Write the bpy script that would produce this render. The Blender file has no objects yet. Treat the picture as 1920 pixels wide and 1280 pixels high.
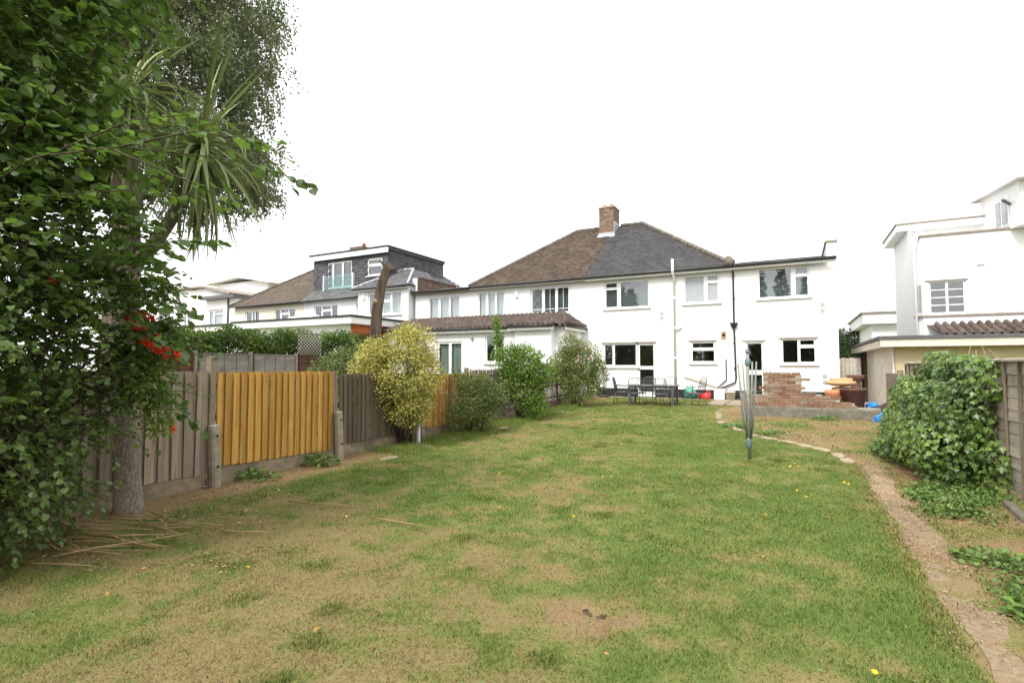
import bpy, math, random
import numpy as np
from mathutils import Matrix, Vector

random.seed(7)
RNG = np.random.default_rng(11)
scene = bpy.context.scene
COL = scene.collection
PI = math.pi

# ------------------------------------------------------------------ camera
cam_d = bpy.data.cameras.new('camera')
cam = bpy.data.objects.new('camera', cam_d)
COL.objects.link(cam)
cam_d.sensor_width = 36.0
cam_d.lens = 36.0 * 1000 / 1920
cam_d.clip_start = 0.05
cam_d.clip_end = 2000
cam.location = (0, 0, 1.5)
cam.rotation_euler = (PI / 2 + math.atan(47 / 1000), 0, math.radians(28))
scene.camera = cam

# ------------------------------------------------------------------ sky, sun, exposure
SUN_EL, SUN_AZ = 50, 186          # degrees; azimuth measured from +Y towards +X
world = bpy.data.worlds.new('World')
scene.world = world
world.use_nodes = True
wn, wl = world.node_tree.nodes, world.node_tree.links
wn.clear()
wo = wn.new('ShaderNodeOutputWorld')
bg = wn.new('ShaderNodeBackground')
sky = wn.new('ShaderNodeTexSky')
sky.sky_type = 'NISHITA'
sky.sun_disc = False
sky.sun_elevation = math.radians(SUN_EL)
sky.sun_rotation = math.radians(SUN_AZ)
sky.air_density = 1.0
sky.dust_density = 4.0
sky.ozone_density = 1.0
hs = wn.new('ShaderNodeHueSaturation')      # overcast: cloud takes the blue out
hs.inputs['Saturation'].default_value = 0.12
mixw = wn.new('ShaderNodeMix')
mixw.data_type = 'RGBA'
mixw.inputs['Factor'].default_value = 0.55   # even cloud cover
mixw.inputs['B'].default_value = (9.5, 9.6, 9.8, 1)
wl.new(sky.outputs[0], hs.inputs['Color'])
wl.new(hs.outputs[0], mixw.inputs['A'])
wl.new(mixw.outputs['Result'], bg.inputs['Color'])
bg.inputs['Strength'].default_value = 0.12
wl.new(bg.outputs[0], wo.inputs['Surface'])

sun_d = bpy.data.lights.new('sun', 'SUN')
sun_d.energy = 1.5
sun_d.angle = math.radians(18)
sun_d.color = (1.0, 0.96, 0.9)
sun = bpy.data.objects.new('sun', sun_d)
COL.objects.link(sun)
_e, _a = math.radians(SUN_EL), math.radians(SUN_AZ)
_dir = Vector((math.sin(_a) * math.cos(_e), math.cos(_a) * math.cos(_e), math.sin(_e)))
sun.rotation_euler = _dir.to_track_quat('Z', 'Y').to_euler()

vs = scene.view_settings
vs.view_transform = 'Standard'
vs.look = 'None'
vs.exposure = 1.18
vs.gamma = 1.0
vs.use_curve_mapping = False
scene.cycles.max_bounces = 8
scene.cycles.transparent_max_bounces = 12
scene.cycles.caustics_reflective = False
scene.cycles.caustics_refractive = False
scene.cycles.sample_clamp_indirect = 6

# ------------------------------------------------------------------ helpers: noise and ground shape
def _hash(ix, iy, iz, seed):
    h = (ix * 374761393 + iy * 668265263 + iz * 2147483647 + seed * 1274126177) & 0xFFFFFFFF
    h = ((h ^ (h >> 13)) * 1274126177) & 0xFFFFFFFF
    return ((h ^ (h >> 16)) & 0xFFFF) / 65535.0

def vnoise(P, seed=0):
    P = np.asarray(P, float)
    if P.shape[1] == 2:
        P = np.c_[P, np.zeros(len(P))]
    I = np.floor(P).astype(np.int64)
    Fr = P - I
    Fr = Fr * Fr * (3 - 2 * Fr)
    out = np.zeros(len(P))
    for dx in (0, 1):
        for dy in (0, 1):
            for dz in (0, 1):
                w = (Fr[:, 0] if dx else 1 - Fr[:, 0]) * (Fr[:, 1] if dy else 1 - Fr[:, 1]) * (Fr[:, 2] if dz else 1 - Fr[:, 2])
                out += w * _hash(I[:, 0] + dx, I[:, 1] + dy, I[:, 2] + dz, seed)
    return out

def fbm(P, seed=0, o=4):
    P = np.asarray(P, float)
    a, s, t = 1.0, 0.0, 0.0
    for i in range(o):
        s = s + a * vnoise(P * 2 ** i, seed + i)
        t += a
        a *= 0.55
    return s / t

def sstep(a, b, x):
    t = np.clip((x - a) / (b - a), 0, 1)
    return t * t * (3 - 2 * t)

def gz(Y):
    return 0.18 * float(np.clip((Y - 8) / 14, 0, 1))

def gza(Y):
    return 0.18 * np.clip((np.asarray(Y) - 8) / 14, 0, 1)

def FX(Y):
    return -6.25 - 0.068 * Y          # line of the left fence

RE_Y = [-5, 3.5, 6.7, 9.25, 10.7, 11.6, 12.4, 14.5, 16.85, 17.8, 19, 23]
RE_X = [0.74, 0.74, 0.70, 0.76, 0.5, -0.2, -0.95, -1.75, -2.10, -2.0, -1.2, -1.2]
def RX(Y):
    return np.interp(Y, RE_Y, RE_X)   # right edge of the lawn

# ------------------------------------------------------------------ helpers: objects
WM = {}
def reg(o, parent=None, basis=None):
    COL.objects.link(o)
    if basis is not None:
        o.matrix_basis = basis
    w = basis.copy() if basis is not None else Matrix.Identity(4)
    if parent is not None:
        o.parent = parent
        o.matrix_parent_inverse = WM[parent.name].inverted()
    WM[o.name] = w
    return o

def tag(o, label=None, cat=None, group=None, kind=None):
    if label: o['label'] = label
    if cat: o['category'] = cat
    if group: o['group'] = group
    if kind: o['kind'] = kind
    return o

def thing(name, loc, label, cat, group=None):
    o = bpy.data.objects.new(name, None)
    o.empty_display_size = 0.2
    reg(o, None, Matrix.Translation(loc))
    return tag(o, label, cat, group)

def piece(name, mesh, parent, basis):
    return reg(bpy.data.objects.new(name, mesh), parent, basis)

def np_mesh(name, V, F, mat=None, smooth=False):
    V = np.asarray(V, np.float32)
    F = np.asarray(F, np.int32)
    me = bpy.data.meshes.new(name)
    me.vertices.add(len(V))
    me.vertices.foreach_set('co', V.ravel())
    k = F.shape[1]
    me.loops.add(F.size)
    me.loops.foreach_set('vertex_index', F.ravel())
    me.polygons.add(len(F))
    me.polygons.foreach_set('loop_start', np.arange(0, F.size, k, dtype=np.int32))
    if smooth:
        me.polygons.foreach_set('use_smooth', np.ones(len(F), bool))
    me.update(calc_edges=True)
    if mat: me.materials.append(mat)
    return me

class MB:
    """collects shapes and links them as ONE mesh object"""
    def __init__(s):
        s.v, s.f, s.sm = [], [], []
    def add(s, vs, fs, smooth=False):
        n = len(s.v)
        s.v += [tuple(p) for p in vs]
        for f in fs:
            s.f.append(tuple(i + n for i in f))
            s.sm.append(smooth)
        return s
    def poly(s, *vs):
        return s.add(vs, [tuple(range(len(vs)))])
    def box(s, x0, x1, y0, y1, z0, z1):
        vs = [(x0, y0, z0), (x1, y0, z0), (x1, y1, z0), (x0, y1, z0), (x0, y0, z1), (x1, y0, z1), (x1, y1, z1), (x0, y1, z1)]
        return s.add(vs, [(0, 3, 2, 1), (4, 5, 6, 7), (0, 1, 5, 4), (1, 2, 6, 5), (2, 3, 7, 6), (3, 0, 4, 7)])
    def obox(s, c, d, m=None):
        m = m or Matrix.Identity(3)
        vs = []
        for z in (-1, 1):
            for x, y in ((-1, -1), (1, -1), (1, 1), (-1, 1)):
                p = m @ Vector((x * d[0] / 2, y * d[1] / 2, z * d[2] / 2))
                vs.append((c[0] + p.x, c[1] + p.y, c[2] + p.z))
        return s.add(vs, [(0, 3, 2, 1), (4, 5, 6, 7), (0, 1, 5, 4), (1, 2, 6, 5), (2, 3, 7, 6), (3, 0, 4, 7)])
    def cham(s, x0, x1, y0, y1, z0, z1, b=0.01):
        """box with bevelled upright edges and top"""
        def ring(i, z):
            return [(x0 + i + b, y0 + i, z), (x1 - i - b, y0 + i, z), (x1 - i, y0 + i + b, z), (x1 - i, y1 - i - b, z),
                    (x1 - i - b, y1 - i, z), (x0 + i + b, y1 - i, z), (x0 + i, y1 - i - b, z), (x0 + i, y0 + i + b, z)]
        vs = ring(0, z0) + ring(0, z1 - b) + ring(b, z1)
        fs = []
        for r in (0, 8):
            for k in range(8):
                fs.append((r + k, r + (k + 1) % 8, r + 8 + (k + 1) % 8, r + 8 + k))
        fs.append(tuple(range(16, 24)))
        fs.append(tuple(reversed(range(8))))
        return s.add(vs, fs)
    def tube(s, pts, rad, n=8, cap=True, smooth=True):
        pts = [Vector(p) for p in pts]
        if not hasattr(rad, '__len__'):
            rad = [rad] * len(pts)
        vs, fs = [], []
        up = None
        for i, p in enumerate(pts):
            t = (pts[min(i + 1, len(pts) - 1)] - pts[max(i - 1, 0)])
            t = t.normalized() if t.length > 1e-9 else Vector((0, 0, 1))
            if up is None:
                a = Vector((0, 0, 1)) if abs(t.z) < 0.9 else Vector((1, 0, 0))
                up = t.cross(a).normalized()
            else:
                up = (up - t * up.dot(t)).normalized()
            w = t.cross(up)
            for k in range(n):
                a = 2 * PI * k / n
                q = p + (up * math.cos(a) + w * math.sin(a)) * rad[i]
                vs.append((q.x, q.y, q.z))
        for i in range(len(pts) - 1):
            for k in range(n):
                fs.append((i * n + k, i * n + (k + 1) % n, (i + 1) * n + (k + 1) % n, (i + 1) * n + k))
        if cap:
            fs.append(tuple(reversed(range(n))))
            fs.append(tuple(range((len(pts) - 1) * n, len(pts) * n)))
        return s.add(vs, fs, smooth)
    def lathe(s, c, prof, n=16, smooth=True):
        vs, fs = [], []
        for r, z in prof:
            for k in range(n):
                a = 2 * PI * k / n
                vs.append((c[0] + r * math.cos(a), c[1] + r * math.sin(a), c[2] + z))
        for i in range(len(prof) - 1):
            for k in range(n):
                fs.append((i * n + k, i * n + (k + 1) % n, (i + 1) * n + (k + 1) % n, (i + 1) * n + k))
        if prof[0][0] > 1e-4: fs.append(tuple(reversed(range(n))))
        if prof[-1][0] > 1e-4: fs.append(tuple(range((len(prof) - 1) * n, len(prof) * n)))
        return s.add(vs, fs, smooth)
    def holes(s, x0, x1, z0, z1, y, hs, depth):
        """upright sheet facing -Y with openings and reveals going back by depth"""
        xs = sorted({x0, x1, *[min(max(h[i], x0), x1) for h in hs for i in (0, 1)]})
        zs = sorted({z0, z1, *[min(max(h[i], z0), z1) for h in hs for i in (2, 3)]})
        for a, b in zip(xs, xs[1:]):
            for c, d in zip(zs, zs[1:]):
                mx, mz = (a + b) / 2, (c + d) / 2
                if any(h[0] < mx < h[1] and h[2] < mz < h[3] for h in hs):
                    continue
                s.poly((a, y, c), (b, y, c), (b, y, d), (a, y, d))
        for h in hs:
            a, b, c, d = h[:4]
            e = y + depth
            s.poly((a, y, c), (a, e, c), (b, e, c), (b, y, c))
            s.poly((a, y, d), (b, y, d), (b, e, d), (a, e, d))
            s.poly((a, y, c), (a, y, d), (a, e, d), (a, e, c))
            s.poly((b, y, c), (b, e, c), (b, e, d), (b, y, d))
        return s
    def mesh(s, name, mat=None):
        me = bpy.data.meshes.new(name)
        me.from_pydata(s.v, [], s.f)
        if any(s.sm):
            me.polygons.foreach_set('use_smooth', s.sm)
        me.update()
        if mat: me.materials.append(mat)
        return me
    def build(s, name, mat, parent=None, basis=None):
        return reg(bpy.data.objects.new(name, s.mesh(name, mat)), parent, basis)

# ------------------------------------------------------------------ helpers: materials
def mat_new(name):
    m = bpy.data.materials.new(name)
    m.use_nodes = True
    nt = m.node_tree
    nt.nodes.clear()
    return m, nt.nodes, nt.links

def c4(c):
    return (c[0], c[1], c[2], 1)

def gen(name, c1, c2=None, c3=None, scale=(3, 3, 3), big=(0.6, 0.6, 0.6), rough=0.85, bump=0.0, bscale=None, rnd=None, rv=0.15,
        spec=0.3, metal=0.0, trans=0.0, lo=0.35, hi=0.65, blo=0.5, bhi=0.75, rc=None, bdist=0.01, tcol=None, knot=None):
    """noise-driven material: c1/c2 by fine noise, c3 in large worn patches, rnd = value change per piece"""
    m, N, L = mat_new(name)
    out = N.new('ShaderNodeOutputMaterial')
    b = N.new('ShaderNodeBsdfPrincipled')
    b.inputs['Roughness'].default_value = rough
    b.inputs['Metallic'].default_value = metal
    b.inputs['Specular IOR Level'].default_value = spec
    geo = N.new('ShaderNodeNewGeometry')
    def noise(sc, detail=5, dist=0.0):
        mp = N.new('ShaderNodeMapping')
        mp.inputs['Scale'].default_value = sc
        L.new(geo.outputs['Position'], mp.inputs['Vector'])
        t = N.new('ShaderNodeTexNoise')
        t.inputs['Scale'].default_value = 1.0
        t.inputs['Detail'].default_value = detail
        t.inputs['Roughness'].default_value = 0.6
        t.inputs['Distortion'].default_value = dist
        L.new(mp.outputs[0], t.inputs['Vector'])
        return t.outputs['Fac']
    def ramp(fac, a, z):
        r = N.new('ShaderNodeMapRange')
        r.interpolation_type = 'SMOOTHSTEP'
        r.inputs['From Min'].default_value = a
        r.inputs['From Max'].default_value = z
        L.new(fac, r.inputs['Value'])
        return r.outputs[0]
    def mix(fac, a, z):
        x = N.new('ShaderNodeMix')
        x.data_type = 'RGBA'
        for sck, val in (('Factor', fac), ('A', a), ('B', z)):
            if isinstance(val, tuple):
                x.inputs[sck].default_value = c4(val)
            elif isinstance(val, float):
                x.inputs[sck].default_value = val
            else:
                L.new(val, x.inputs[sck])
        return x.outputs['Result']
    col = tuple(c1)
    if c2 is not None:
        col = mix(ramp(noise(scale), lo, hi), tuple(c1), tuple(c2))
    r_out = None
    if rnd:
        if rnd == 'island':
            r_out = geo.outputs['Random Per Island']
        else:
            r_out = N.new('ShaderNodeObjectInfo').outputs['Random']
        if rc is not None:
            col = mix(ramp(r_out, 0.2, 1.0), col, tuple(rc))
    if c3 is not None:
        col = mix(ramp(noise(big, 6, 0.4), blo, bhi), col, tuple(c3))
    if rnd:
        wn_ = N.new('ShaderNodeTexWhiteNoise')
        wn_.noise_dimensions = '1D'
        L.new(r_out, wn_.inputs['W'])
        mr = N.new('ShaderNodeMapRange')
        mr.inputs['To Min'].default_value = 1 - rv
        mr.inputs['To Max'].default_value = 1 + rv
        L.new(wn_.outputs['Value'], mr.inputs['Value'])
        h = N.new('ShaderNodeHueSaturation')
        L.new(mr.outputs[0], h.inputs['Value'])
        if isinstance(col, tuple):
            h.inputs['Color'].default_value = c4(col)
        else:
            L.new(col, h.inputs['Color'])
        col = h.outputs[0]
    if knot is not None:
        vo = N.new('ShaderNodeTexVoronoi')
        vo.inputs['Scale'].default_value = 6.0
        L.new(geo.outputs['Position'], vo.inputs['Vector'])
        k1 = N.new('ShaderNodeMapRange')
        k1.inputs['From Min'].default_value = 0.13
        k1.inputs['From Max'].default_value = 0.05
        L.new(vo.outputs['Distance'], k1.inputs['Value'])
        sp = N.new('ShaderNodeSeparateColor')
        L.new(vo.outputs['Color'], sp.inputs[0])
        k2 = N.new('ShaderNodeMath'); k2.operation = 'GREATER_THAN'; k2.inputs[1].default_value = 0.55
        L.new(sp.outputs[0], k2.inputs[0])
        k3 = N.new('ShaderNodeMath'); k3.operation = 'MULTIPLY'
        L.new(k1.outputs[0], k3.inputs[0]); L.new(k2.outputs[0], k3.inputs[1])
        col = mix(k3.outputs[0], col, tuple(knot))
    if isinstance(col, tuple):
        b.inputs['Base Color'].default_value = c4(col)
    else:
        L.new(col, b.inputs['Base Color'])
    if bump:
        bp = N.new('ShaderNodeBump')
        bp.inputs['Strength'].default_value = bump
        bp.inputs['Distance'].default_value = bdist
        L.new(noise(bscale or scale, 6), bp.inputs['Height'])
        L.new(bp.outputs[0], b.inputs['Normal'])
    if trans:
        tr = N.new('ShaderNodeBsdfTranslucent')
        if tcol is not None:
            tm = N.new('ShaderNodeMix')
            tm.data_type = 'RGBA'
            tm.blend_type = 'MULTIPLY'
            tm.inputs['Factor'].default_value = 1.0
            tm.inputs['B'].default_value = c4(tcol)
            if isinstance(col, tuple): tm.inputs['A'].default_value = c4(col)
            else: L.new(col, tm.inputs['A'])
            L.new(tm.outputs['Result'], tr.inputs['Color'])
        elif isinstance(col, tuple): tr.inputs['Color'].default_value = c4(col)
        else: L.new(col, tr.inputs['Color'])
        ms = N.new('ShaderNodeMixShader')
        ms.inputs[0].default_value = trans
        L.new(b.outputs[0], ms.inputs[1])
        L.new(tr.outputs[0], ms.inputs[2])
        L.new(ms.outputs[0], out.inputs['Surface'])
    else:
        L.new(b.outputs[0], out.inputs['Surface'])
    return m

def glass_mat(name, tint=(0.86, 0.9, 0.9), k=2.0, add=0.06):
    m, N, L = mat_new(name)
    out = N.new('ShaderNodeOutputMaterial')
    t = N.new('ShaderNodeBsdfTransparent')
    t.inputs[0].default_value = c4(tint)
    g = N.new('ShaderNodeBsdfGlossy')
    g.inputs['Roughness'].default_value = 0.015
    g.inputs['Color'].default_value = (0.95, 0.97, 1, 1)
    fr = N.new('ShaderNodeFresnel')
    fr.inputs['IOR'].default_value = 1.5
    ma = N.new('ShaderNodeMath')
    ma.operation = 'MULTIPLY_ADD'
    ma.inputs[1].default_value = k
    ma.inputs[2].default_value = add
    ma.use_clamp = True
    mx = N.new('ShaderNodeMixShader')
    L.new(fr.outputs[0], ma.inputs[0])
    gg = N.new('ShaderNodeNewGeometry')
    bf = N.new('ShaderNodeMath')
    bf.operation = 'SUBTRACT'
    bf.inputs[0].default_value = 1.0
    L.new(gg.outputs['Backfacing'], bf.inputs[1])
    mu = N.new('ShaderNodeMath')
    mu.operation = 'MULTIPLY'
    L.new(ma.outputs[0], mu.inputs[0])
    L.new(bf.outputs[0], mu.inputs[1])
    L.new(mu.outputs[0], mx.inputs[0])
    L.new(t.outputs[0], mx.inputs[1])
    L.new(g.outputs[0], mx.inputs[2])
    L.new(mx.outputs[0], out.inputs['Surface'])
    return m

def tone_mat(name, pairs, rough=0.9, trans=0.0, rv=0.25, island=True, nscale=40, bump=0.0):
    """colour from the 'tone' attribute (0 fresh .. 1 dry .. 2 bare)"""
    m, N, L = mat_new(name)
    out = N.new('ShaderNodeOutputMaterial')
    b = N.new('ShaderNodeBsdfPrincipled')
    b.inputs['Roughness'].default_value = rough
    b.inputs['Specular IOR Level'].default_value = 0.15
    at = N.new('ShaderNodeAttribute')
    at.attribute_name = 'tone'
    geo = N.new('ShaderNodeNewGeometry')
    nz = N.new('ShaderNodeTexNoise')
    nz.inputs['Scale'].default_value = nscale
    nz.inputs['Detail'].default_value = 6
    nz.inputs['Roughness'].default_value = 0.7
    L.new(geo.outputs['Position'], nz.inputs['Vector'])
    ad = N.new('ShaderNodeMath')
    ad.operation = 'MULTIPLY_ADD'
    ad.inputs[1].default_value = 0.5
    L.new(nz.outputs['Fac'], ad.inputs[0])
    L.new(at.outputs['Fac'], ad.inputs[2])
    sb = N.new('ShaderNodeMath')
    sb.operation = 'MULTIPLY_ADD'
    sb.inputs[1].default_value = 0.5
    sb.inputs[2].default_value = -0.125
    L.new(ad.outputs[0], sb.inputs[0])
    cr = N.new('ShaderNodeValToRGB')
    el = cr.color_ramp.elements
    while len(el) < len(pairs):
        el.new(0.5)
    for e, (p, c) in zip(el, pairs):
        e.position = p
        e.color = c4(c)
    L.new(sb.outputs[0], cr.inputs[0])
    col = cr.outputs[0]
    hs_ = N.new('ShaderNodeHueSaturation')
    mr = N.new('ShaderNodeMapRange')
    mr.inputs['To Min'].default_value = 1 - rv
    mr.inputs['To Max'].default_value = 1 + rv
    if island:
        L.new(geo.outputs['Random Per Island'], mr.inputs['Value'])
    else:
        n2 = N.new('ShaderNodeTexNoise')
        n2.inputs['Scale'].default_value = nscale * 3
        n2.inputs['Detail'].default_value = 4
        L.new(geo.outputs['Position'], n2.inputs['Vector'])
        L.new(n2.outputs['Fac'], mr.inputs['Value'])
        if bump:
            bp = N.new('ShaderNodeBump')
            bp.inputs['Strength'].default_value = bump
            bp.inputs['Distance'].default_value = 0.02
            L.new(n2.outputs['Fac'], bp.inputs['Height'])
            L.new(bp.outputs[0], b.inputs['Normal'])
    L.new(mr.outputs[0], hs_.inputs['Value'])
    L.new(col, hs_.inputs['Color'])
    L.new(hs_.outputs[0], b.inputs['Base Color'])
    if trans:
        tr = N.new('ShaderNodeBsdfTranslucent')
        L.new(hs_.outputs[0], tr.inputs['Color'])
        ms = N.new('ShaderNodeMixShader')
        ms.inputs[0].default_value = trans
        L.new(b.outputs[0], ms.inputs[1])
        L.new(tr.outputs[0], ms.inputs[2])
        L.new(ms.outputs[0], out.inputs['Surface'])
    else:
        L.new(b.outputs[0], out.inputs['Surface'])
    return m

M = {}
M['render'] = gen('white_render', (0.80, 0.795, 0.775), (0.775, 0.77, 0.75), (0.73, 0.715, 0.685), scale=(14, 14, 14), big=(0.5, 0.5, 1.4), blo=0.55, bhi=0.8, bump=0.15, bscale=(60, 60, 60), bdist=0.003)
M['render_cool'] = gen('white_render_cool', (0.79, 0.79, 0.78), (0.74, 0.74, 0.73), (0.68, 0.67, 0.65), scale=(12, 12, 12), big=(0.4, 0.4, 1.0), blo=0.55, bhi=0.85, bump=0.2, bscale=(50, 50, 50), bdist=0.004)
M['cream'] = gen('cream_render', (0.74, 0.67, 0.54), (0.70, 0.63, 0.50), scale=(8, 8, 8), bump=0.15, bscale=(50, 50, 50), bdist=0.004)
M['beige'] = gen('beige_render', (0.50, 0.43, 0.27), (0.46, 0.39, 0.24), (0.40, 0.34, 0.22), scale=(8, 8, 8), big=(0.7, 0.7, 1.5), bump=0.2, bscale=(60, 60, 60), bdist=0.004)
M['plinth'] = gen('black_plinth_paint', (0.018, 0.018, 0.02), (0.03, 0.03, 0.03), scale=(10, 10, 10), rough=0.6)
M['upvc'] = gen('white_upvc', (0.82, 0.82, 0.81), (0.79, 0.79, 0.78), scale=(5, 5, 5), rough=0.35, spec=0.45)
M['white_paint'] = gen('white_paint', (0.80, 0.79, 0.76), (0.72, 0.71, 0.68), (0.60, 0.58, 0.54), scale=(6, 6, 20), big=(1.5, 1.5, 1.5), rough=0.6, blo=0.6, bhi=0.85)
M['old_paint'] = gen('worn_cream_paint', (0.62, 0.57, 0.49), (0.54, 0.49, 0.41), (0.40, 0.36, 0.30), scale=(5, 5, 20), big=(1.5, 1.5, 3), rough=0.7, blo=0.55, bhi=0.8)
M['lintel'] = gen('brown_lintel', (0.22, 0.18, 0.15), (0.30, 0.25, 0.20), scale=(8, 8, 8), rough=0.8)
M['black'] = gen('black_gutter_plastic', (0.016, 0.016, 0.017), (0.025, 0.025, 0.026), scale=(8, 8, 8), rough=0.45, spec=0.4)
M['glass'] = glass_mat('window_glass')
M['frosted'] = gen('frosted_glass', (0.34, 0.36, 0.37), (0.30, 0.32, 0.33), scale=(20, 20, 20), rough=0.25, spec=0.6)
M['clear'] = glass_mat('balcony_glass', (0.72, 0.86, 0.84), 1.5, 0.05)
M['blind'] = gen('grey_blind', (0.36, 0.38, 0.38), (0.32, 0.34, 0.34), scale=(6, 6, 40), rough=0.6)
M['white_blind'] = gen('pale_curtain', (0.62, 0.63, 0.60), (0.52, 0.53, 0.51), scale=(12, 12, 1), rough=0.8)
M['green_blind'] = gen('green_vertical_blind', (0.25, 0.30, 0.24), (0.40, 0.44, 0.38), scale=(20, 20, 0.5), rough=0.8)
M['inside'] = gen('room_plaster', (0.55, 0.52, 0.46), (0.48, 0.45, 0.40), scale=(2, 2, 2))
M['tile_dark'] = gen('dark_grey_roof_tile', (0.054, 0.053, 0.054), (0.072, 0.070, 0.070), (0.086, 0.083, 0.080), scale=(2.5, 2.5, 2.5), big=(0.5, 0.5, 0.5), rough=0.75, rnd='island', rv=0.22)
M['tile_brown'] = gen('brown_roof_tile', (0.082, 0.058, 0.043), (0.108, 0.079, 0.058), (0.135, 0.105, 0.078), scale=(2.5, 2.5, 2.5), big=(1.3, 1.3, 1.3), rough=0.85, rnd='island', rv=0.30, bump=0.3, bscale=(30, 30, 30))
M['tile_old'] = gen('old_brown_grey_tile', (0.094, 0.071, 0.053), (0.118, 0.092, 0.070), (0.135, 0.113, 0.092), scale=(2, 2, 2), big=(0.8, 0.8, 0.8), rough=0.85, rnd='island', rv=0.25)
M['tile_grey'] = gen('grey_slate', (0.098, 0.098, 0.102), (0.128, 0.128, 0.132), scale=(3, 3, 3), rough=0.65, rnd='island', rv=0.25)
M['tile_hung'] = gen('hung_grey_tile', (0.050, 0.052, 0.058), (0.072, 0.075, 0.081), scale=(3, 3, 3), rough=0.65, rnd='island', rv=0.3)
M['pantile'] = gen('brown_pantile', (0.080, 0.057, 0.047), (0.110, 0.080, 0.066), (0.13, 0.108, 0.094), scale=(3, 3, 3), big=(1.5, 1.5, 1.5), rough=0.8, rnd='island', rv=0.22, bump=0.3, bscale=(40, 40, 40))
M['ridge'] = gen('ridge_tile', (0.12, 0.098, 0.076), (0.16, 0.135, 0.105), (0.20, 0.175, 0.145), scale=(5, 5, 5), big=(2, 2, 2), rough=0.85, rnd='island', rv=0.2)
M['felt'] = gen('grey_roof_felt', (0.085, 0.085, 0.09), (0.11, 0.11, 0.115), (0.14, 0.14, 0.14), scale=(5, 5, 5), big=(0.9, 0.9, 0.9), rough=0.8)
M['lead'] = gen('lead_flashing', (0.33, 0.34, 0.36), (0.42, 0.43, 0.45), scale=(6, 6, 6), rough=0.55, metal=0.2)
M['brick'] = gen('old_red_brick', (0.175, 0.088, 0.052), (0.235, 0.130, 0.082), (0.27, 0.22, 0.165), scale=(9, 9, 9), big=(3, 3, 3), rough=0.92, rnd='object', rv=0.28, rc=(0.23, 0.165, 0.11), bump=0.5, bscale=(45, 45, 45), bdist=0.006, blo=0.5, bhi=0.72)
M['brick_island'] = gen('chimney_brick', (0.145, 0.092, 0.066), (0.205, 0.135, 0.096), (0.22, 0.18, 0.14), scale=(9, 9, 9), big=(2.2, 2.2, 2.2), rough=0.92, rnd='island', rv=0.3, bump=0.4, bscale=(40, 40, 40))
M['brick_orange'] = gen('orange_brick', (0.50, 0.15, 0.05), (0.56, 0.19, 0.07), scale=(9, 9, 9), rough=0.9, rnd='island', rv=0.2)
M['brick_painted'] = gen('painted_brick', (0.74, 0.68, 0.61), (0.68, 0.62, 0.55), (0.55, 0.48, 0.42), scale=(7, 7, 7), big=(1.2, 1.2, 1.2), rough=0.8, rnd='object', rv=0.05, bump=0.3, bscale=(40, 40, 40), bdist=0.005)
M['brick_painted_i'] = gen('painted_brick_far', (0.74, 0.68, 0.61), (0.68, 0.62, 0.55), (0.55, 0.48, 0.42), scale=(7, 7, 7), big=(1.2, 1.2, 1.2), rough=0.8, rnd='island', rv=0.05, bump=0.3, bscale=(40, 40, 40), bdist=0.005)
M['painted_joint'] = gen('painted_joint', (0.50, 0.44, 0.38), (0.44, 0.38, 0.33), scale=(9, 9, 9), rough=0.9)
M['hole_shade'] = gen('burrow_hole_shade', (0.07, 0.048, 0.03), (0.10, 0.07, 0.045), scale=(40, 40, 40), rough=0.95)  # dark brown painted for the shade inside the burrow hole
M['mortar'] = gen('mortar', (0.36, 0.33, 0.28), (0.28, 0.25, 0.21), (0.20, 0.19, 0.16), scale=(12, 12, 12), big=(2, 2, 2), rough=0.95, bump=0.4, bscale=(50, 50, 50))
M['concrete'] = gen('weathered_concrete', (0.33, 0.285, 0.215), (0.26, 0.22, 0.165), (0.19, 0.165, 0.115), scale=(10, 10, 10), big=(2.5, 2.5, 2.5), rough=0.92, bump=0.5, bscale=(70, 70, 70), bdist=0.005)
M['mossy'] = gen('mossy_concrete', (0.19, 0.17, 0.135), (0.135, 0.12, 0.095), (0.10, 0.105, 0.065), scale=(8, 8, 8), big=(2.0, 2.0, 3.0), rough=0.95, bump=0.6, bscale=(40, 40, 40), blo=0.45, bhi=0.7)
M['earthy'] = gen('earth_stained_board', (0.30, 0.24, 0.155), (0.21, 0.165, 0.11), (0.15, 0.125, 0.08), scale=(7, 7, 9), big=(2.2, 2.2, 4), rough=0.95, bump=0.8, bscale=(30, 30, 30), bdist=0.012, blo=0.42, bhi=0.68)
M['wood_orange'] = gen('treated_orange_timber', (0.52, 0.295, 0.072), (0.37, 0.19, 0.038), (0.56, 0.345, 0.11), scale=(30, 30, 1.4), big=(6, 6, 1.6), rough=0.75, rnd='object', rv=0.22, knot=(0.20, 0.085, 0.022), bump=0.25, bscale=(70, 70, 3), bdist=0.004)
M['wood_grey'] = gen('weathered_grey_timber', (0.295, 0.240, 0.180), (0.185, 0.143, 0.104), (0.25, 0.180, 0.108), scale=(34, 34, 1.6), big=(3, 3, 0.9), rough=0.9, rnd='object', rv=0.2, knot=(0.10, 0.078, 0.058), bump=0.5, bscale=(80, 80, 3), bdist=0.005)
M['wood_dark'] = gen('damp_dark_timber', (0.165, 0.125, 0.088), (0.11, 0.082, 0.058), (0.14, 0.125, 0.08), scale=(34, 34, 1.6), big=(3, 3, 0.9), rough=0.9, rnd='object', rv=0.2, bump=0.5, bscale=(80, 80, 3), bdist=0.005)
M['lap_grey'] = gen('grey_lap_timber', (0.33, 0.30, 0.265), (0.22, 0.195, 0.165), (0.16, 0.14, 0.11), scale=(6, 1.8, 45), big=(2, 1.2, 2), rough=0.9, rnd='object', rv=0.16, bump=0.5, bscale=(8, 3, 90), bdist=0.004)
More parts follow.
